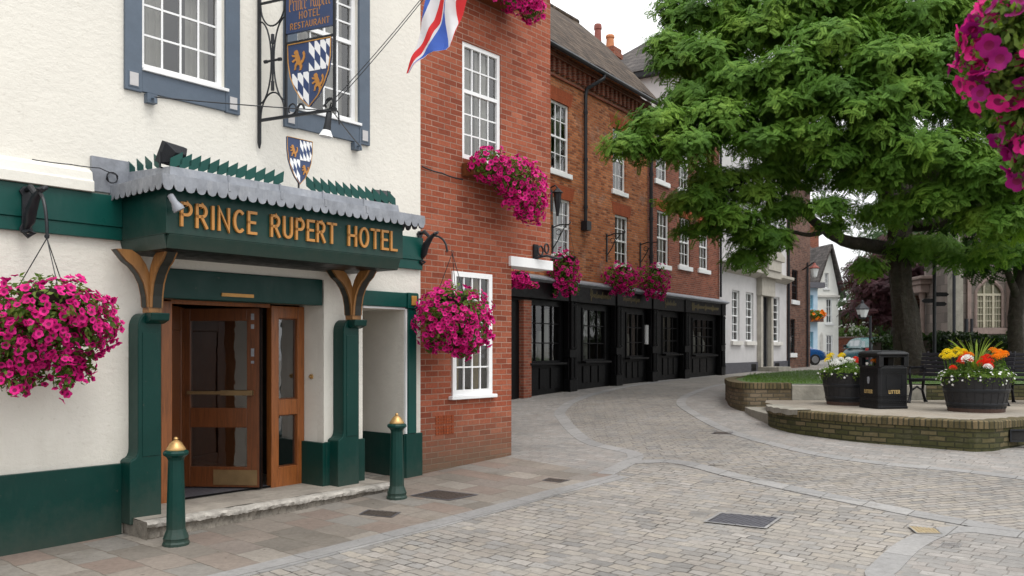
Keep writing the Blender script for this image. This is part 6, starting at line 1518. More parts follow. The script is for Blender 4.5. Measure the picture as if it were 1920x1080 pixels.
# ================================================================== LITTER BIN
M['bin'] = m_paint('black_bin_plastic', (.006, .0065, .008), .45, .2, 9, .003, 70, spec=.35)
bx_, by_ = ray(1656, 765, 14.75).x, 14.75
bn = thing('litter_bin', 'square black litter bin with slot openings and gold lettering on the terrace', 'litter bin', (bx_, by_, ZP), R(13))
s = .285; H_ = 1.0
mb = MB(); c_ = .045
def oct_(k): a = s*k; return [(-a+c_, -a), (a-c_, -a), (a, -a+c_), (a, a-c_), (a-c_, a), (-a+c_, a), (-a, a-c_), (-a, -a+c_)]
mb.prism(oct_(1), .03, .70, 'z'); mb.prism(oct_(1.03), 0, .045, 'z')
# upper storey: four corner posts leave slot openings on each side
for a, b in ((-1, -1), (1, -1), (1, 1), (-1, 1)): mb.prism([(a*s, b*s), (a*(s-.09), b*s), (a*(s-.09), b*(s-.09)), (a*s, b*(s-.09))], .7005, .895, 'z')
for k in range(4):
    mb.xf = Matrix.Rotation(R(90*k), 4, 'Z'); mb.box(-s+.091, s-.091, -s+.002, -s+.03, .7005, .725); mb.box(-s+.091, s-.091, -s+.002, -s+.03, .862, .895)
mb.xf = None; body = mb.build('body', M['bin'], bn, bevel=.010)
mb = MB(); lid = [(1.05, .896), (1.07, .91), (1.07, .93), (1.0, .95), (.86, .972), (.5, .985)]
vs = []; 
for k, z in lid: vs.append([(x, y, z) for x, y in oct_(k)+oct_(k)[:1]])
mb.grid(vs); mb.poly([(x, y, lid[-1][1]) for x, y in oct_(.5)]); mb.poly([(x, y, .896) for x, y in oct_(1.05)][::-1]); mb.build('lid', M['bin'], bn, bevel=.006)
mb = MB(); mb.box(-s+.05, s-.05, -s+.05, s-.05, .71, .715); mb.box(-.05, .05, -.2, .2, .715, .89); mb.build('inner_liner', M['black'], bn)
mb = MB()
for k in range(4):
    mb.xf = Matrix.Rotation(R(90*k), 4, 'Z')
    for z in (.10, .125, .19, .215, .60, .63, .665): mb.box(-s+.01, s-.01, -s-.008, -s+.002, z, z+.012)
    mb.box(-.15, .15, -s-.005, -s+.002, .33, .335); mb.box(-.15, .15, -s-.005, -s+.002, .56, .565); mb.box(-.15, -.145, -s-.005, -s+.002, .336, .559); mb.box(.145, .15, -s-.005, -s+.002, .336, .559)
mb.build('moulding', M['bin'], body)
M['bin_gold'] = m_paint('bin_lettering', (.42, .30, .12), .5, .1, 8, 0)
spn, tot = word_spans('LITTER', .2); kk = .21/tot
for k in (0, 3):
    mb = MB(); mb.xf = Matrix.Rotation(R(90*k), 4, 'Z')
    for ch, off in spn: ribbon_strokes(mb, GL[ch][1], .012, -s-.006, -s-.0005, lambda x, z: (-.105+(off+x)*kk, .262+z*.05))
    mb.build('lettering', M['bin_gold'], body)
mb = MB(); mb.xf = Matrix.Rotation(R(270), 4, 'Z'); mb.prism([(-.02, .42), (.02, .42), (.035, .50), (.02, .54), (-.03, .53), (-.03, .47)], -s-.006, -s-.001); mb.build('tidy_symbol', M['lead'], body)
fb = thing('orange_litter', 'bright orange flower head seen through the slot of the litter bin', 'flower', (bx_-.14, by_-.05, ZP+.55))
rng = np.random.default_rng(3); pts = [(0, 0, .23), (.05, .03, .25), (-.05, .0, .24), (.02, -.04, .27)]
blooms(fb, pts, .05, 'orange')

# ================================================================== BENCHES
M['bench'] = m_paint('black_bench_paint', (.006, .006, .009), .5, .2, 6, .002, 30, spec=.25)
def bench(label, x, y, rz, L=1.7):
    t = thing('park_bench', label, 'bench', (x, y, ZP), rz, 'black slatted benches on the terrace')
    mb = MB()
    for i in range(5): mb.box(0, L, -.42+i*.098, -.42+i*.098+.078, .425, .455)
    mb.build('seat', M['bench'], t, bevel=.008)
    mb = MB()
    for i in range(6):
        z = .50+i*.075; yy = .06+i*.022; mb.add([(0, yy, z), (L, yy, z), (L, yy+.028, z-.006), (0, yy+.028, z-.006), (0, yy+.016, z+.058), (L, yy+.016, z+.058), (L, yy+.044, z+.052), (0, yy+.044, z+.052)], [(0, 3, 2, 1), (4, 5, 6, 7), (0, 1, 5, 4), (1, 2, 6, 5), (2, 3, 7, 6), (3, 0, 4, 7)])
    mb.build('backrest', M['bench'], t, bevel=.006)
    for xx in (.10, L-.10):
        mb = MB(); mb.tube([(xx, -.40, .42), (xx, -.36, .25), (xx, -.42, .06), (xx, -.46, .0)], [.03, .024, .028, .04], 8); mb.tube([(xx, .06, .42), (xx, .02, .22), (xx, .10, .05), (xx, .14, .0)], [.03, .024, .028, .04], 8); mb.tube([(xx, -.38, .22), (xx, -.17, .30), (xx, .03, .22)], .018, 6); mb.tube([(xx, .05, .42), (xx, .22, .96)], .020, 6); mb.tube([(xx, -.42, .41), (xx, .05, .41)], .022, 6)
        mb.build('leg', M['bench'], t, smooth=True)
        mb = MB(); mb.tube([(xx, -.40, .42), (xx, -.42, .56), (xx, -.40, .645), (xx, -.1, .66), (xx, .12, .64)], .020, 8); mb.box(xx-.03, xx+.03, -.42, .02, .66, .68); mb.build('armrest', M['bench'], t, smooth=False)
b1 = ray(1724, 748, 16.3); bench('black slatted park bench between the litter bin and the right tub', b1.x+.02, 16.45, R(-55))
b2_ = ray(1890, 742, 16.0); bench('black slatted park bench cut off by the right edge of the photo', 9.32, 16.3, R(-42))

# ================================================================== TREES
def pinnate(seed, nleafs=5, L=.5):
    r_ = np.random.default_rng(seed); V = []; F_ = []
    def quad(c, d, w, l):
        d = d/np.linalg.norm(d); s = np.cross(d, [0, 0, 1.]); s /= np.linalg.norm(s)+1e-9; k = len(V)
        V.extend([c, c+d*l*.45+s*w, c+d*l-np.array([0, 0, l*.18]), c+d*l*.45-s*w]); F_.append((k, k+1, k+2, k+3))
    for i in range(nleafs):
        base = np.array([0, 0, 0.])+np.array([r_.uniform(-.04, .04), r_.uniform(-.04, .04), L*.12*i]); a = i*2.4+r_.uniform(-.4, .4); up = r_.uniform(.1, .7)
        d = np.array([math.cos(a), math.sin(a), up]); d /= np.linalg.norm(d); p = base.copy(); n = 6
        for j in range(n):
            p = p+d*L*.11; d = d+np.array([0, 0, -.07]); d /= np.linalg.norm(d); s = np.cross(d, [0, 0, 1.]); s /= np.linalg.norm(s)
            l = L*(.225-.008*j)
            for sg in (-1, 1): quad(p, d*.55+s*sg+np.array([0, 0, -.05]), l*.27, l)
        quad(p, d, L*.04, L*.18)
    return np.array(V), np.array(F_)
SPR = [pinnate(i) for i in range(5)]
def crown(parent, clumps, n_total, mat, size=.62, seed=1, name='crown', inner=.25):
    """leaf sprays on the upper and outer skin of flattened clumps, some inside"""
    r_ = np.random.default_rng(seed); vol = np.array([c[3]*c[4]+c[3]*c[5] for c in clumps]); n_each = np.maximum(12, (n_total*vol/vol.sum())).astype(int)
    P = []; D = []
    for c, n in zip(clumps, n_each):
        d = r_.normal(size=(n, 3)); d /= np.linalg.norm(d, axis=1)[:, None]; d[:, 2] = np.where(r_.random(n) < .62, np.abs(d[:, 2]), d[:, 2])
        rr = np.where(r_.random(n) < inner, r_.uniform(.3, .8, n), r_.uniform(.80, 1.10, n)+(r_.random(n) < .10)*r_.uniform(.05, .35, n))
        lob = 1+.22*np.sin(3*np.arctan2(d[:, 1], d[:, 0])+c[0]*3)*(1-np.abs(d[:, 2]))
        P.append(np.array(c[:3])+d*np.array(c[3:6])*(rr*lob)[:, None]); dd = d*np.array([1, 1, .55])+np.array([0, 0, .55])+r_.normal(size=d.shape)*.22; D.append(dd)
    P = np.concatenate(P); D = np.concatenate(D); k = r_.integers(0, len(SPR), len(P)); Vs = []; Fs = []; o = 0
    for i in range(len(SPR)):
        s_ = k == i
        V, F_ = scatter(SPR[i][0], SPR[i][1], P[s_], D[s_], size*r_.uniform(.7, 1.3, s_.sum())/.5); Vs.append(V); Fs.append(F_+o); o += len(V)
    return fast_mesh(name, np.concatenate(Vs), np.concatenate(Fs), M[mat], parent)
def limb(mb, pts, r0, r1, seed=0, n=9):
    rr = random.Random(seed); P = smooth3(pts); m = len(P)
    mb.tube([p+Vector((rr.uniform(-1, 1), rr.uniform(-1, 1), rr.uniform(-1, 1)))*r0*.10 for p in P], [r0+(r1-r0)*i/(m-1) for i in range(m)], n)
def smooth3(pts, k=6):
    P = [Vector(p) for p in pts]; P = [P[0]*2-P[1]]+P+[P[-1]*2-P[-2]]; out = []
    for i in range(1, len(P)-2):
        for j in range(k):
            t = j/k; out.append(.5*((2*P[i])+(-P[i-1]+P[i+1])*t+(2*P[i-1]-5*P[i]+4*P[i+1]-P[i+2])*t*t+(-P[i-1]+3*P[i]-3*P[i+1]+P[i+2])*t**3))
    out.append(P[-2]); return out
TX, TY = 10.15, 22.0; TZ = zlawn(TX, TY)
tree = thing('street_tree', 'large spreading ash-like tree with layered green foliage on the lawn', 'tree', (TX, TY, TZ))
def tl(px, py, Y): p = ray(px, py, Y); return (p.x-TX, p.y-TY, p.z-TZ)
mb = MB()
ax = smooth3([(.12, 0, -.3), (.06, 0, .25), (-.08, 0, .9), (-.16, 0, 1.6), (-.28, 0, 2.4), (-.30, 0, 3.3), (-.16, 0, 4.2), (0, 0, 5.2)], 8)
rad = np.interp([p.z for p in ax], [-.3, .1, .5, 1.2, 2.2, 3.3, 4.3, 5.2], [.60, .46, .37, .31, .265, .26, .29, .24]); vs = []; n_ = 22; rows = []
for p, r0 in zip(ax, rad):
    rows.append([(p.x+r0*(1+.10*math.sin(3*a+p.z*1.3)+.07*math.sin(7*a-p.z*2)+.05*math.sin(11*a+p.z*3.1)+.25*max(0, .5-p.z)*math.cos(5*a))*math.cos(a), p.y+r0*(1+.10*math.sin(3*a+p.z*1.3)+.07*math.sin(7*a-p.z*2)+.05*math.sin(11*a+p.z*3.1)+.25*max(0, .5-p.z)*math.cos(5*a))*math.sin(a), p.z) for a in np.linspace(0, 2*np.pi, n_)])
mb.grid(rows); mb.build('trunk', M['bark'], tree, smooth=True)
mb = MB(); S0 = (-.25, 0, 3.2)
limb(mb, [S0, tl(1600, 455, 21.6), tl(1548, 432, 21), tl(1500, 395, 20.5), tl(1440, 380, 20.2)], .20, .05, 1)
limb(mb, [(-.15, 0, 4.0), tl(1640, 330, 21.5), tl(1570, 265, 20.8), tl(1480, 240, 20.2), tl(1390, 238, 19.8), tl(1300, 260, 19.5), tl(1210, 280, 19.4)], .24, .04, 2)
limb(mb, [(-.1, 0, 4.4), tl(1650, 260, 21.5), tl(1590, 160, 20.8), tl(1500, 70, 20.2), tl(1400, 20, 20)], .24, .05, 3)
limb(mb, [(0, 0, 4.8), tl(1690, 200, 21.5), tl(1680, 60, 21.2), tl(1700, -120, 21.5)], .27, .06, 4)
limb(mb, [(.1, 0, 4.4), tl(1760, 300, 21.5), tl(1830, 200, 21), tl(1930, 130, 20.8)], .22, .05, 5)
limb(mb, [(.05, 0, 3.8), tl(1755, 420, 21.4), tl(1830, 390, 20.8), tl(1900, 380, 20)], .17, .04, 6)
limb(mb, [(0, .1, 4.4), (1.5, 2.5, 6.2), (2.6, 4.6, 7.6)], .2, .05, 7); limb(mb, [(-.1, .1, 4.6), (-2, 2.8, 6.5), (-3.6, 4.5, 7.8)], .2, .05, 8)
limb(mb, [tl(1570, 265, 20.8), tl(1545, 200, 20.4), tl(1520, 150, 19.5)], .10, .03, 9); limb(mb, [tl(1480, 240, 20.2), tl(1420, 180, 19.8), tl(1340, 130, 19.6)], .10, .03, 10)
limb(mb, [tl(1548, 432, 21), tl(1520, 440, 20.6), tl(1460, 432, 20.4), tl(1400, 440, 20.2)], .07, .02, 11)
limb(mb, [tl(1480, 240, 20.2), tl(1440, 300, 20), tl(1370, 360, 20), tl(1310, 400, 20)], .09, .02, 12)
mb.build('branches', M['bark'], tree, smooth=True)
CL = []
def cl(px, py, Y, w_, h_, d=None):
    """clump given by where it stands, and its half widths in photograph pixels at that distance"""
    p = ray(px, py, Y); s = Y/1620; CL.append((p.x-TX, p.y-TY, p.z-TZ, w_*s, (d or w_*s*1.0), h_*s))
for a in ((1520, 262, 18.8, 60, 26), (1575, 305, 18.8, 56, 22), (1655, 335, 18.8, 56, 22), (1620, 215, 18.2, 60, 26), (1700, 400, 19.2, 56, 22), (1255, 92, 20.6, 40, 26), (1268, 20, 21, 40, 26), (1440, 330, 20, 46, 20), (1490, 300, 20.2, 46, 18), (1180, 285, 19.2, 48, 28), (1235, 245, 19.3, 60, 36), (1290, 285, 19.0, 62, 34), (1350, 235, 19.2, 70, 40), (1300, 200, 20.2, 60, 34), (1420, 275, 19.0, 58, 26),
          (1265, 128, 20.4, 48, 34), (1330, 120, 20.0, 66, 44), (1395, 165, 19.4, 66, 40), (1290, 45, 20.8, 46, 28), (1350, 30, 20.4, 60, 36), (1420, 70, 19.8, 70, 40), (1390, -20, 20.4, 70, 40),
          (1480, 140, 18.9, 72, 42), (1500, 30, 19.6, 76, 44), (1470, 210, 18.8, 60, 28), (1560, 90, 18.8, 76, 42), (1600, 0, 19.4, 80, 44), (1570, 190, 18.5, 66, 34),
          (1650, 130, 18.4, 80, 44), (1720, 40, 18.8, 84, 46), (1700, 200, 18.2, 76, 40), (1640, 260, 18.4, 60, 28), (1760, 130, 18.2, 80, 46), (1800, 30, 19, 84, 46), (1830, 210, 18.2, 76, 44),
          (1900, 120, 18.6, 84, 50), (1930, 250, 18.6, 70, 44), (1760, 290, 18.0, 80, 40), (1690, 310, 18.4, 56, 26), (1840, 330, 18.0, 80, 40), (1910, 360, 18.4, 70, 40), (1770, 380, 18.6, 70, 34), (1860, 420, 18.6, 70, 32),
          (1310, 385, 20.0, 60, 26), (1370, 420, 19.8, 56, 26), (1345, 345, 20.2, 58, 26), (1430, 455, 20.0, 56, 28), (1400, 490, 20.4, 34, 16), (1470, 400, 20.4, 48, 20), (1300, 440, 20.4, 34, 14), (1420, 370, 20.0, 44, 18),
          (1555, 395, 19.0, 46, 16), (1600, 345, 19.4, 46, 18), (1500, 340, 20.6, 44, 16), (1560, 430, 20.2, 24, 9), (1628, 505, 21, 26, 12), (1650, 410, 21.4, 46, 22), (1730, 470, 21.4, 60, 20), (1810, 490, 20.6, 50, 18), (1880, 480, 19.8, 50, 20)):
    cl(*a)
# the back and the top of the crown, out of the picture or hidden
for px, py, Y, w_, h_ in ((1400, 60, 24, 80, 50), (1500, 180, 25, 90, 50), (1600, 60, 26, 100, 60), (1700, 150, 26.5, 100, 60), (1820, 80, 26, 100, 60), (1900, 220, 25, 90, 50), (1640, 280, 25.5, 90, 40), (1780, 320, 25, 90, 44), (1480, 290, 24, 60, 26), (1880, 380, 24, 80, 34), (1500, -80, 22, 100, 60), (1650, -140, 22, 120, 70), (1800, -100, 22, 110, 60), (1960, 20, 22, 100, 70), (1980, 180, 21, 90, 60), (1720, 380, 23.5, 70, 26), (1350, 150, 23, 60, 34)): cl(px, py, Y, w_, h_)
CL = [(a, b, c, d*.96, e*.96, f*.80) for a, b, c, d, e, f in CL]
crown(tree, CL, 21000, 'tree_leaf', .285, 4, inner=.36)
# dark tree at the right edge
DX, DY = ray(1908, 640, 24).x, 24.0
dt = thing('dark_tree', 'dark tree trunk and low crown at the right edge before the church', 'tree', (DX, DY, 1.2))
mb = MB(); limb(mb, [(0, 0, -.4), (-.05, 0, 1.2), (.05, 0, 2.6), (.3, 0, 4)], .23, .16, 3); limb(mb, [(0, 0, 1.9), (-.6, -.4, 2.8), (-1.6, -.8, 3.4)], .12, .04, 4); mb.build('trunk', M['bark'], dt, smooth=True)
crown(dt, [(-.9, -.8, 3.0, 1.0, 1.0, .45), (0, -1, 3.6, 1.3, 1.1, .6), (1.2, -.6, 3.3, 1.3, 1.2, .7), (-1.6, -.4, 3.7, .9, .9, .5), (1.8, 0, 4.4, 1.5, 1.4, .9), (0, .5, 4.6, 1.6, 1.4, .9)], 520, 'tree_dark', .5, 8)
# copper-leaved tree and other far trees
pt = ray(1676, 655, 46)
pu = thing('purple_tree', 'purple leaved tree standing behind the red garden wall and the big trunk', 'tree', (pt.x, 46, .95))
mb = MB(); limb(mb, [(0, 0, -.3), (.1, 0, 1.4), (.0, 0, 3)], .32, .2, 5); limb(mb, [(0, 0, 2), (-1.2, 0, 3.2), (-2, .4, 4)], .14, .05, 6); limb(mb, [(0, 0, 2), (1.3, 0, 3.2), (2.2, .4, 4)], .14, .05, 7); mb.build('trunk', M['bark'], pu, smooth=True)
crown(pu, [(-1.5, -.3, 2.6, 1.1, 1.0, .8), (-.6, -.8, 3.6, 1.4, 1.2, .9), (.8, -.6, 3.2, 1.5, 1.2, 1.0), (2.2, -.2, 3.2, 1.5, 1.2, 1.0), (-1.0, .3, 4.7, 1.3, 1.2, .9), (.4, 0, 4.9, 1.5, 1.3, 1.0), (1.8, 0, 4.6, 1.5, 1.3, 1.0), (3.2, .3, 3.8, 1.3, 1.2, 1.0), (3.0, .3, 5.2, 1.4, 1.2, 1.0), (.8, .6, 6.0, 1.5, 1.3, .8), (1.2, -.8, 1.9, 1.2, 1.0, .7), (-.3, -.6, 2.2, 1.2, 1.0, .7)], 1050, 'purple', .6, 12)
for i, (px, Y, sc, lb_) in enumerate(((1730, 58, 1.2, 'dark green tree filling the gap left of the church portico'), (1665, 75, 1.5, 'far dark tree beyond the purple tree'), (1980, 40, 1.3, 'dark tree behind the church at the right'))):
    p = ray(px, 655, Y); ft_ = thing('far_tree', lb_, 'tree', (p.x, Y, 1.0))
    mb = MB(); limb(mb, [(0, 0, -.4), (.1, 0, 2), (0, 0, 5*sc)], .35, .12, i); mb.build('trunk', M['bark'], ft_, smooth=True)
    rr = random.Random(i+3); crown(ft_, [(rr.uniform(-2, 2)*sc, rr.uniform(-1.5, 1.5)*sc, rr.uniform(1.8, 7)*sc, 1.6*sc, 1.5*sc, 1.1*sc) for _ in range(14)], 620, 'tree_dark', .85, 20+i)
# hedge before the church and shrubs by the red wall
def hedge(name, label, x0, x1, y0, y1, z0, z1, n, mat, ls=.10, cat='hedge'):
    t = thing(name, label, cat, ((x0+x1)/2, (y0+y1)/2, z0)); a, b, c = (x1-x0)/2, (y1-y0)/2, z1-z0
    p = np.stack([rng.uniform(-a, a, n), rng.uniform(-b, b, n), rng.uniform(0, c, n)], 1); f = rng.integers(0, 3, n)
    p[f == 0, 1] = -b+rng.normal(size=(f == 0).sum())*.05; p[f == 1, 2] = c+rng.normal(size=(f == 1).sum())*.06
    p[:, 2] += .05*np.sin(p[:, 0]*3); V, Fc = scatter(LEAF_T[0], LEAF_T[1], p, rng.normal(size=p.shape)+np.array([0, -.6, .5]), ls*rng.uniform(.7, 1.4, n)); fast_mesh('leaves', V, Fc, M[mat], t)
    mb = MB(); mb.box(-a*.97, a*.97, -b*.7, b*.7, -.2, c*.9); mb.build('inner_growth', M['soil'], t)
rng = np.random.default_rng(14)
hedge('hedge', 'dark clipped hedge in front of the church wall', ray(1792, 655, 27).x, ray(2000, 655, 27).x, 26.4, 27.6, 1.1, ray(0, 634, 27).z, 5200, 'hedge', .14)
hedge('hedge', 'low dark hedge to the left of the great trunk behind the parked car', ray(1645, 655, 30).x, ray(1690, 655, 30).x, 29.6, 30.6, 1.0, ray(0, 636, 30).z, 1400, 'hedge', .14)
hedge('hedge', 'short dark hedge right of the big trunk behind the bench', ray(1735, 655, 26).x, ray(1772, 655, 26).x, 25.6, 26.3, 1.1, ray(0, 632, 26).z, 1100, 'hedge', .14)
hedge('hedge', 'dark mass of garden shrubs beyond the red garden wall and the purple tree', ray(1570, 655, 66).x, ray(1740, 655, 66).x, 65.4, 66.8, .8, 5.2, 3200, 'tree_dark', .34)
wl = thing('garden_wall', 'low red brick garden wall beyond the parked car', 'wall', (ray(1583, 655, 62).x, 62, .5))
mb = MB(); mb.box(-1.2, 12, 0, .4, 0, 2.05); mb.build('wall', M['brick_red2'], wl); mb = MB(); mb.box(-1.2, 12, -.06, .46, 2.052, 2.16); mb.build('coping', M['stone_pink'], wl)
for px, py, lb_ in ((1588, 622, 'bushy pale green shrub with white blossom above the red garden wall'), (1618, 614, 'taller rose bush with pinkish blossom above the red garden wall')):
    p = ray(px, py, 62.6); t = thing('flowering_shrub', lb_, 'shrub', (p.x, 62.8, 2.4)); c = p.z-2.4
    leaves(t, [(0, 0, c*.6, .95, .6, .75, 1), (.4, 0, c*.4, .8, .6, .6, 1), (-.4, 0, c*.3, .7, .6, .6, .8)], 900, .20, 'shrub')
    pp, nn = ell_points([(0, 0, c*.6, 1.0, .65, .8, 1)], 60, .9, 1.1); V, Fc = scatter(POM[0], POM[1], pp, nn, .075); fast_mesh('blooms', V, Fc, M['white_petal'], t)

# ================================================================== LAMP, SIGNPOST
lx = ray(1632, 655, 36); lz = float(g(lx.x, 36))
lamp = thing('street_lamp', 'black street lamp post with a glazed lantern hung on a short arm', 'street lamp', (lx.x, 36, lz))
zt_l = ray(0, 592, 36).z-lz
mb = MB(); mb.lathe([(.13, 0), (.13, .25), (.085, .3), (.075, .9), (.06, 1.0), (.05, zt_l)], n=12); mb.tube([(0, 0, zt_l-.05), (-.2, 0, zt_l+.02), (-.36, 0, zt_l+.05)], .025, 6); mb.build('post', M['iron'], lamp, smooth=True)
q_ = ray(1617, 585, 36); ox, oz = q_.x-lx.x, q_.z-lz
mb = MB(); mb.lathe([(.14, -.28), (.16, -.25), (.26, .10), (.30, .13), (.17, .27), (.07, .36), (.05, .45), (.01, .5)], (ox, 0, oz), 8); lo = mb.build('lantern', M['iron'], lamp)
mb = MB(); mb.lathe([(.158, -.22), (.262, .09)], (ox, -.012, oz), 8, cap=False); mb.build('pane', M['net'], lo)
spx = ray(1752, 655, 24.5)
sgn = thing('signpost', 'tall dark signpost with small finger boards near the church', 'signpost', (spx.x, 24.5, 1.1))
mb = MB(); mb.lathe([(.07, -.1), (.07, .3), (.05, .35), (.05, ray(0, 470, 24.5).z-1.1)], n=10); mb.build('post', M['iron'], sgn)
for z_, d, L_ in ((ray(0, 556, 24.5).z-1.1, 1, .34), (ray(0, 568, 24.5).z-1.1, -1, .3), (ray(0, 574, 24.5).z-1.1, 1, .28)):
    mb = MB(); mb.prism([(.05*d, z_), (L_*d, z_), ((L_+.07)*d, z_+.06), (L_*d, z_+.12), (.05*d, z_+.12)], -.015, .015); mb.build('finger_board', M['black'], sgn)

# ================================================================== CARS
M['car_blue'] = m_paint('blue_car_paint', (.012, .075, .24), .25, .05, 3, 0, spec=.6); M['car_teal'] = m_paint('teal_car_paint', (.02, .12, .12), .3, .05, 3, 0, spec=.6); M['tyre'] = m_paint('tyre', (.012, .012, .012), .85, .2, 8, 0)
M['car_glass'] = m_paint('car_glass', (.30, .36, .38), .08, .05, 2, 0, spec=.8); M['tail'] = m_paint('tail_lamp', (.30, .01, .008), .3, .1, 5, 0); M['chrome'] = m_paint('wheel_silver', (.4, .4, .42), .35, .1, 6, 0, metal=.7)
M['maroon'] = m_paint('maroon_bumper', (.09, .014, .018), .4, .1, 4, 0)
def car(label, x, y, rz, mat, L=3.9, W=1.66, H=1.42, z=None, lower=None):
    """hatchback pointing along +x"""
    t = thing('parked_car', label, 'car', (x, y, z if z is not None else float(g(x, y))), rz, 'cars parked at the end of the lane')
    st = [(-L*.5, .62, .70, .5), (-L*.49, .34, .95, .8), (-L*.40, .24, 1.0, .9), (-L*.1, .20, .98, .93), (L*.18, .20, .96, .93), (L*.34, .22, .90, .90), (L*.46, .26, .76, .84), (L*.5, .38, .62, .66)]
    mb = MB(); rows = []
    for xx, z0, z1, wf in st:
        w_ = W/2*wf/.93; r = [(xx, -w_*.92, z0), (xx, -w_, z0+.15), (xx, -w_, z1-.22), (xx, -w_*.93, z1-.03), (xx, -w_*.6, z1+.015), (xx, 0, z1+.02), (xx, w_*.6, z1+.015), (xx, w_*.93, z1-.03), (xx, w_, z1-.22), (xx, w_, z0+.15), (xx, w_*.92, z0), (xx, 0, z0)]
        rows.append(r+r[:1])
    mb.grid(rows); mb.poly(rows[0][:-1][::-1]); mb.poly(rows[-1][:-1]); b = mb.build('body', M[mat], t, smooth=True)
    m = b.modifiers.new('sub', 'SUBSURF'); m.levels = 1; m.render_levels = 1
    cab = [(-L*.47, .96, .70), (-L*.40, H-.10, .60), (-L*.30, H, .57), (L*.02, H-.01, .57), (L*.10, H-.08, .58), (L*.25, .94, .68)]
    mb = MB(); rows = [[(xx, -W*hw*.9+0*zz, .92), (xx, -W*hw*.80, zz-.06), (xx, -W*hw*.6, zz), (xx, W*hw*.6, zz), (xx, W*hw*.80, zz-.06), (xx, W*hw*.9, .92)] for xx, zz, hw in cab]
    mb.grid(rows); mb.build('cabin', M[mat], t, smooth=True)
    mb = MB(); e = .012
    def lerp(a, b, s): return tuple(p+(q-p)*s for p, q in zip(a, b))
    w0, w1 = rows[5], rows[4]; mb.poly([tuple(Vector(lerp(w0[k], w1[k], s))+Vector((e*2, 0, e*2))) for k, s in ((1, .18), (4, .18), (4, .93), (1, .93))]); mb.build('windscreen', M['car_glass'], t)
    w0, w1 = rows[0], rows[1]; mb = MB(); mb.poly([tuple(Vector(lerp(w0[k], w1[k], s))+Vector((-e*2, 0, e))) for k, s in ((4, .15), (1, .15), (1, .9), (4, .9))]); mb.build('rear_window', M['car_glass'], t)
    for sgn_ in (-1, 1):
        yy = sgn_*(W*.505); mb = MB()
        for xa, xb, xc, xd2 in ((-.36*L, -.10*L, -.10*L, -.30*L), (-.08*L, .19*L, .06*L, -.08*L)): mb.poly([(xa, yy, .98), (xb, yy, .98), (xc, yy*.93, H-.14), (xd2, yy*.93, H-.14)])
        mb.build('side_window', M['car_glass'], t)
    for xx in (-L*.31, L*.31):
        for sgn_ in (-1, 1):
            wm = Matrix.Translation((xx, sgn_*(W/2-.09), .29)) @ Matrix.Rotation(R(90), 4, 'X'); mb = MB(); mb.xf = wm; mb.lathe([(.20, -.09), (.27, -.10), (.29, -.07), (.29, .07), (.27, .10), (.20, .09)], n=24); wo = mb.build('wheel', M['tyre'], t, smooth=True)
            mb = MB(); mb.xf = wm; mb.lathe([(.19, -.103), (.17, -.108), (.05, -.100), (.04, -.112)], n=16); mb.lathe([(.04, .112), (.05, .100), (.17, .108), (.19, .103)], n=16); mb.build('rim', M['chrome'], wo)
    for sgn_ in (-1, 1):
        mb = MB(); mb.lathe([(.10, 0), (.09, .05), (.02, .07)], n=12); h = mb.build('headlight', M['chrome'], t); h.location = (L*.465, sgn_*W*.33, .62); h.rotation_euler = (0, R(80), 0)
        mb = MB(); mb.box(-L*.5-.005, -L*.47, sgn_*W*.40-.09, sgn_*W*.40+.09, .62, .92); mb.build('tail_lamp', M['tail'], t, bevel=.02)
        mb = MB(); mb.box(L*.16, L*.20, sgn_*(W*.5)-.02, sgn_*(W*.5+.16), .95, 1.08); mb.build('mirror', M['tyre'], t, bevel=.02)
    if lower: mb = MB(); mb.box(-L*.515, -L*.485, -W*.45, W*.45, .36, .62); mb.build('bumper', M[lower], t, bevel=.02)
    mb = MB(); mb.box(-L*.508, -L*.50, -.26, .26, .66, .77); mb.build('number_plate', M['yellow_plate'], t)
M['yellow_plate'] = m_paint('number_plate', (.6, .48, .06), .5, .05, 3, 0)
cp = ray(1545, 655, 46.5)
car('small blue hatchback, nose showing past the brown brick house', cp.x-1.9, 46.8, R(6), 'car_blue')
cp = ray(1636, 655, 43)
car('teal family car seen from behind beside the lamp post', cp.x, 43.5, R(86), 'car_teal', H=1.44, W=1.72, lower='maroon')

# ================================================================== CHURCH
CF = Frame(*ray(1795, 655, 38)[:2], -4)
ch = thing('church', 'pinkish sandstone church with tall traceried window, buttress and small portico', 'church', CF.w(0, 0, 0), CF.a)
cx_ = CF.x; cz_ = CF.z
wx0, wx1, wz0, wz1 = cx_(1829), cx_(1880), cz_(1855, 614), cz_(1855, 552)
hw_ = (wx1-wx0)/2; mid = (wx0+wx1)/2; za = wz1+hw_*1.25
mb = MB(); xR = cx_(2100)
wall_panel(mb, cx_(1778), wx0, 0, 10, [], y=0); wall_panel(mb, wx1, xR, 0, 10, [], y=0); wall_panel(mb, wx0, wx1, 0, wz0, [], y=0); wall_panel(mb, wx0, wx1, za, 10, [], y=0)
def garch(s, n=8):   # half of a pointed arch
    return [(mid+s*hw_*math.cos(a)*1.0 if False else mid+s*(hw_-(1-math.cos(a))*hw_*1.5 if (hw_-(1-math.cos(a))*hw_*1.5) > 0 else 0), wz1+(za-wz1)*i/n) for i, a in enumerate(np.linspace(0, math.acos(1/3), n+1))]
for s in (-1, 1):
    pts = garch(s); e = mid+s*hw_
    for a, b in zip(pts, pts[1:]): mb.poly([(a[0], 0, a[1]), (b[0], 0, b[1]), (e, 0, b[1]), (e, 0, a[1])] if s < 0 else [(a[0], 0, a[1]), (e, 0, a[1]), (e, 0, b[1]), (b[0], 0, b[1])])
xL = cx_(1778)
mb.poly([(xL, 0, 0), (xL, 0, 10), (xL, 2.6, 10), (xL, 2.6, 0)])
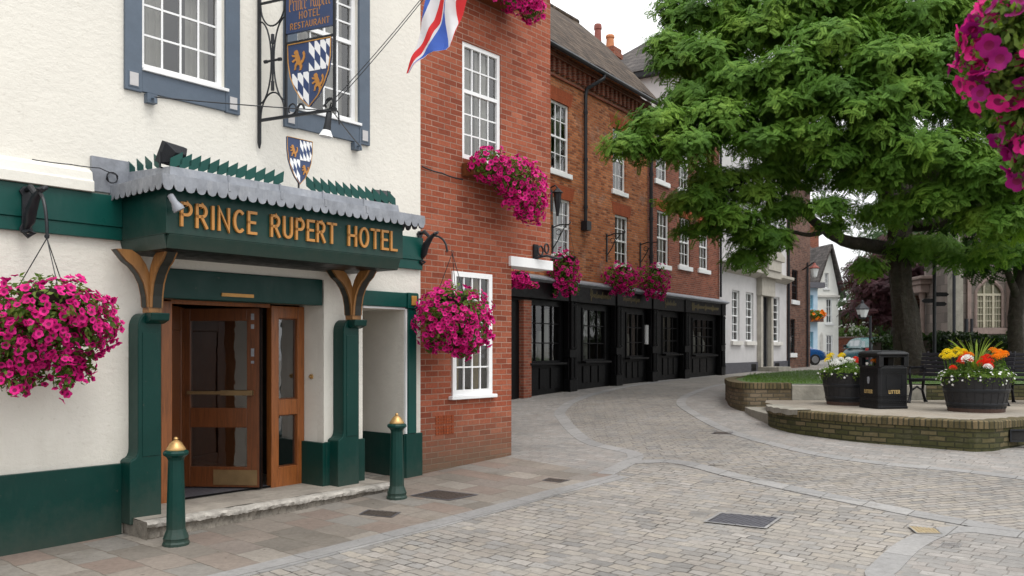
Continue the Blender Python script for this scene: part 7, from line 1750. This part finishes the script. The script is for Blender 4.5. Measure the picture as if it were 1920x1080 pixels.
mb.build('wall', M['ashlar'], ch)
mb = MB(); ol_ = [(wx0, wz0)]+garch(-1)+garch(1)[::-1]+[(wx1, wz0)]
for a, b in zip(ol_, ol_[1:]): mb.tube([(a[0], .0, a[1]), (b[0], 0, b[1])], .07, 6)
mb.box(wx0-.25, wx1+.25, -.16, .05, wz0-.28, wz0-.02); wf_ = mb.build('window', M['stone_pink'], ch)
M['tracery'] = m_paint('pale_tracery', (.40, .37, .28), .8, .15, 5, 0); M['leaded'] = m_paint('leaded_glass', (.14, .135, .08), .25, .4, 3, .01, 6)
mb = MB()
for i in (1, 2): xx = wx0+(wx1-wx0)*i/3; mb.box(xx-.05, xx+.05, .02, .12, wz0, wz1+.05)
mb.box(wx0, wx1, .022, .118, wz1-.06, wz1+.04)
for i in range(1, 5): z_ = wz0+(wz1-wz0)*i/5; mb.box(wx0, wx1, .04, .10, z_-.02, z_+.02)
for i in (1, 2, 4, 5, 7, 8): xx = wx0+(wx1-wx0)*i/9; mb.box(xx-.012, xx+.012, .05, .09, wz0, wz1)
for i in range(3):
    xc_ = wx0+(wx1-wx0)*(i+.5)/3; w3 = (wx1-wx0)/6
    for s in (-1, 1): mb.tube([(xc_+s*w3*math.cos(a), .06, wz1+.9*math.sin(a)) for a in np.linspace(0, 1.5, 7)], .035, 6)
mb.build('tracery', M['tracery'], wf_)
mb = MB(); mb.poly([(p[0], .10, p[1]) for p in ol_]); mb.build('pane', M['leaded'], wf_)
mb = MB(); mb.box(cx_(1776), cx_(1792), -.75, -.002, 0, 7.5); mb.prism([(-.75, 7.5), (-.002, 7.5), (-.002, 8.6)], cx_(1776), cx_(1792), 'x'); mb.build('buttress', M['stone_grey'], ch, bevel=.03)
mb = MB(); mb.box(cx_(1812), cx_(1819), -.12, -.002, 0, 7.5); mb.box(cx_(1886), cx_(1893), -.35, -.002, 0, 7); mb.build('pilaster', M['stone_pink'], ch)
mb = MB(); mb.tube([(cx_(1772), -.9, .5), (cx_(1772), -.9, 6.5)], .07, 8); mb.tube([(cx_(1806), -.3, .5), (cx_(1806), -.3, cz_(1806, 598))], .08, 8); mb.tube([(cx_(1816), -.3, .5), (cx_(1816), -.3, cz_(1816, 598))], .06, 8); mb.build('downpipe', M['iron'], ch)
mb = MB(); mb.box(xL, xR, -.2, 2.6, 10, 10.5); mb.build('parapet', M['stone_pink'], ch)
# portico to the left, set further back
pz = lambda px, py: cz_(px, py, 2); pxx = lambda px: cx_(px, 2)
mb = MB(); z0, z1, z2, z3 = pz(1740, 548), pz(1740, 533), pz(1740, 524), pz(1740, 518)
mb.box(pxx(1726), pxx(1777), 2, 5, z0, z1); mb.box(pxx(1723), pxx(1778), 1.8, 5, z1, z2); mb.box(pxx(1718), pxx(1779), 1.5, 5, z2, z3); mb.build('entablature', M['stone_pink'], ch, bevel=.03)
for a, b in ((1731, 1741), (1768, 1776)):
    mb = MB(); r0 = (pxx(b)-pxx(a))/2; xc_ = (pxx(a)+pxx(b))/2; mb.lathe([(r0*1.25, .5), (r0*1.25, .8), (r0, .95), (r0*.86, z0-.35), (r0*1.0, z0-.3), (r0*1.25, z0-.15), (r0*1.25, z0)], (xc_, 2.4, 0), 16); mb.build('column', M['stone_pink'], ch, smooth=True)
mb = MB(); mb.box(pxx(1724), pxx(1779), 4.6, 5.2, .3, z0); mb.build('porch_back', M['brick_brown'], ch)
mb = MB(); mb.box(pxx(1750), pxx(1764), 4.5, 4.59, .6, pz(1757, 565)); mb.build('door', M['black'], ch)

# ================================================================== FOREGROUND BASKET ON THE RIGHT
fp = thing('flower_post', 'black post with arm that carries the near basket just outside the right edge', 'post', (2.62, 3.05, float(g(2.62, 3.05))))
hkf = ray(1895, -180, 2.95); zl_ = hkf.z-float(g(2.62, 3.05))
mb = MB(); mb.lathe([(.09, 0), (.09, .3), (.05, .35), (.045, zl_+.25)], n=12); mb.build('pole', M['iron'], fp, smooth=True)
mb = MB(); mb.tube([(0, 0, zl_+.18), (-.3, -.05, zl_+.22), (hkf.x-2.62, hkf.y-3.05, zl_+.12), (hkf.x-2.62, hkf.y-3.05, zl_)], .018, 8); mb.build('arm', M['iron'], fp)
rng = np.random.default_rng(17)
cz0 = .55
E = [(.06, 0, .06, .21, .21, .18, 1), (.07, 0, -.06, .22, .22, .17, 1.2), (-.02, -.02, -.02, .17, .18, .15, .6), (.0, 0, -.16, .14, .16, .12, .7), (.07, 0, -.28, .12, .12, .13, .7), (.09, 0, -.40, .09, .1, .10, .7), (.17, 0, -.28, .14, .14, .22, .6)]
basket('close-up basket of magenta and purple petunias at the upper right corner', hkf, .46, E, 6200, 270, .035, .036, .07, dark=.33, up=.05, fresh=.55)
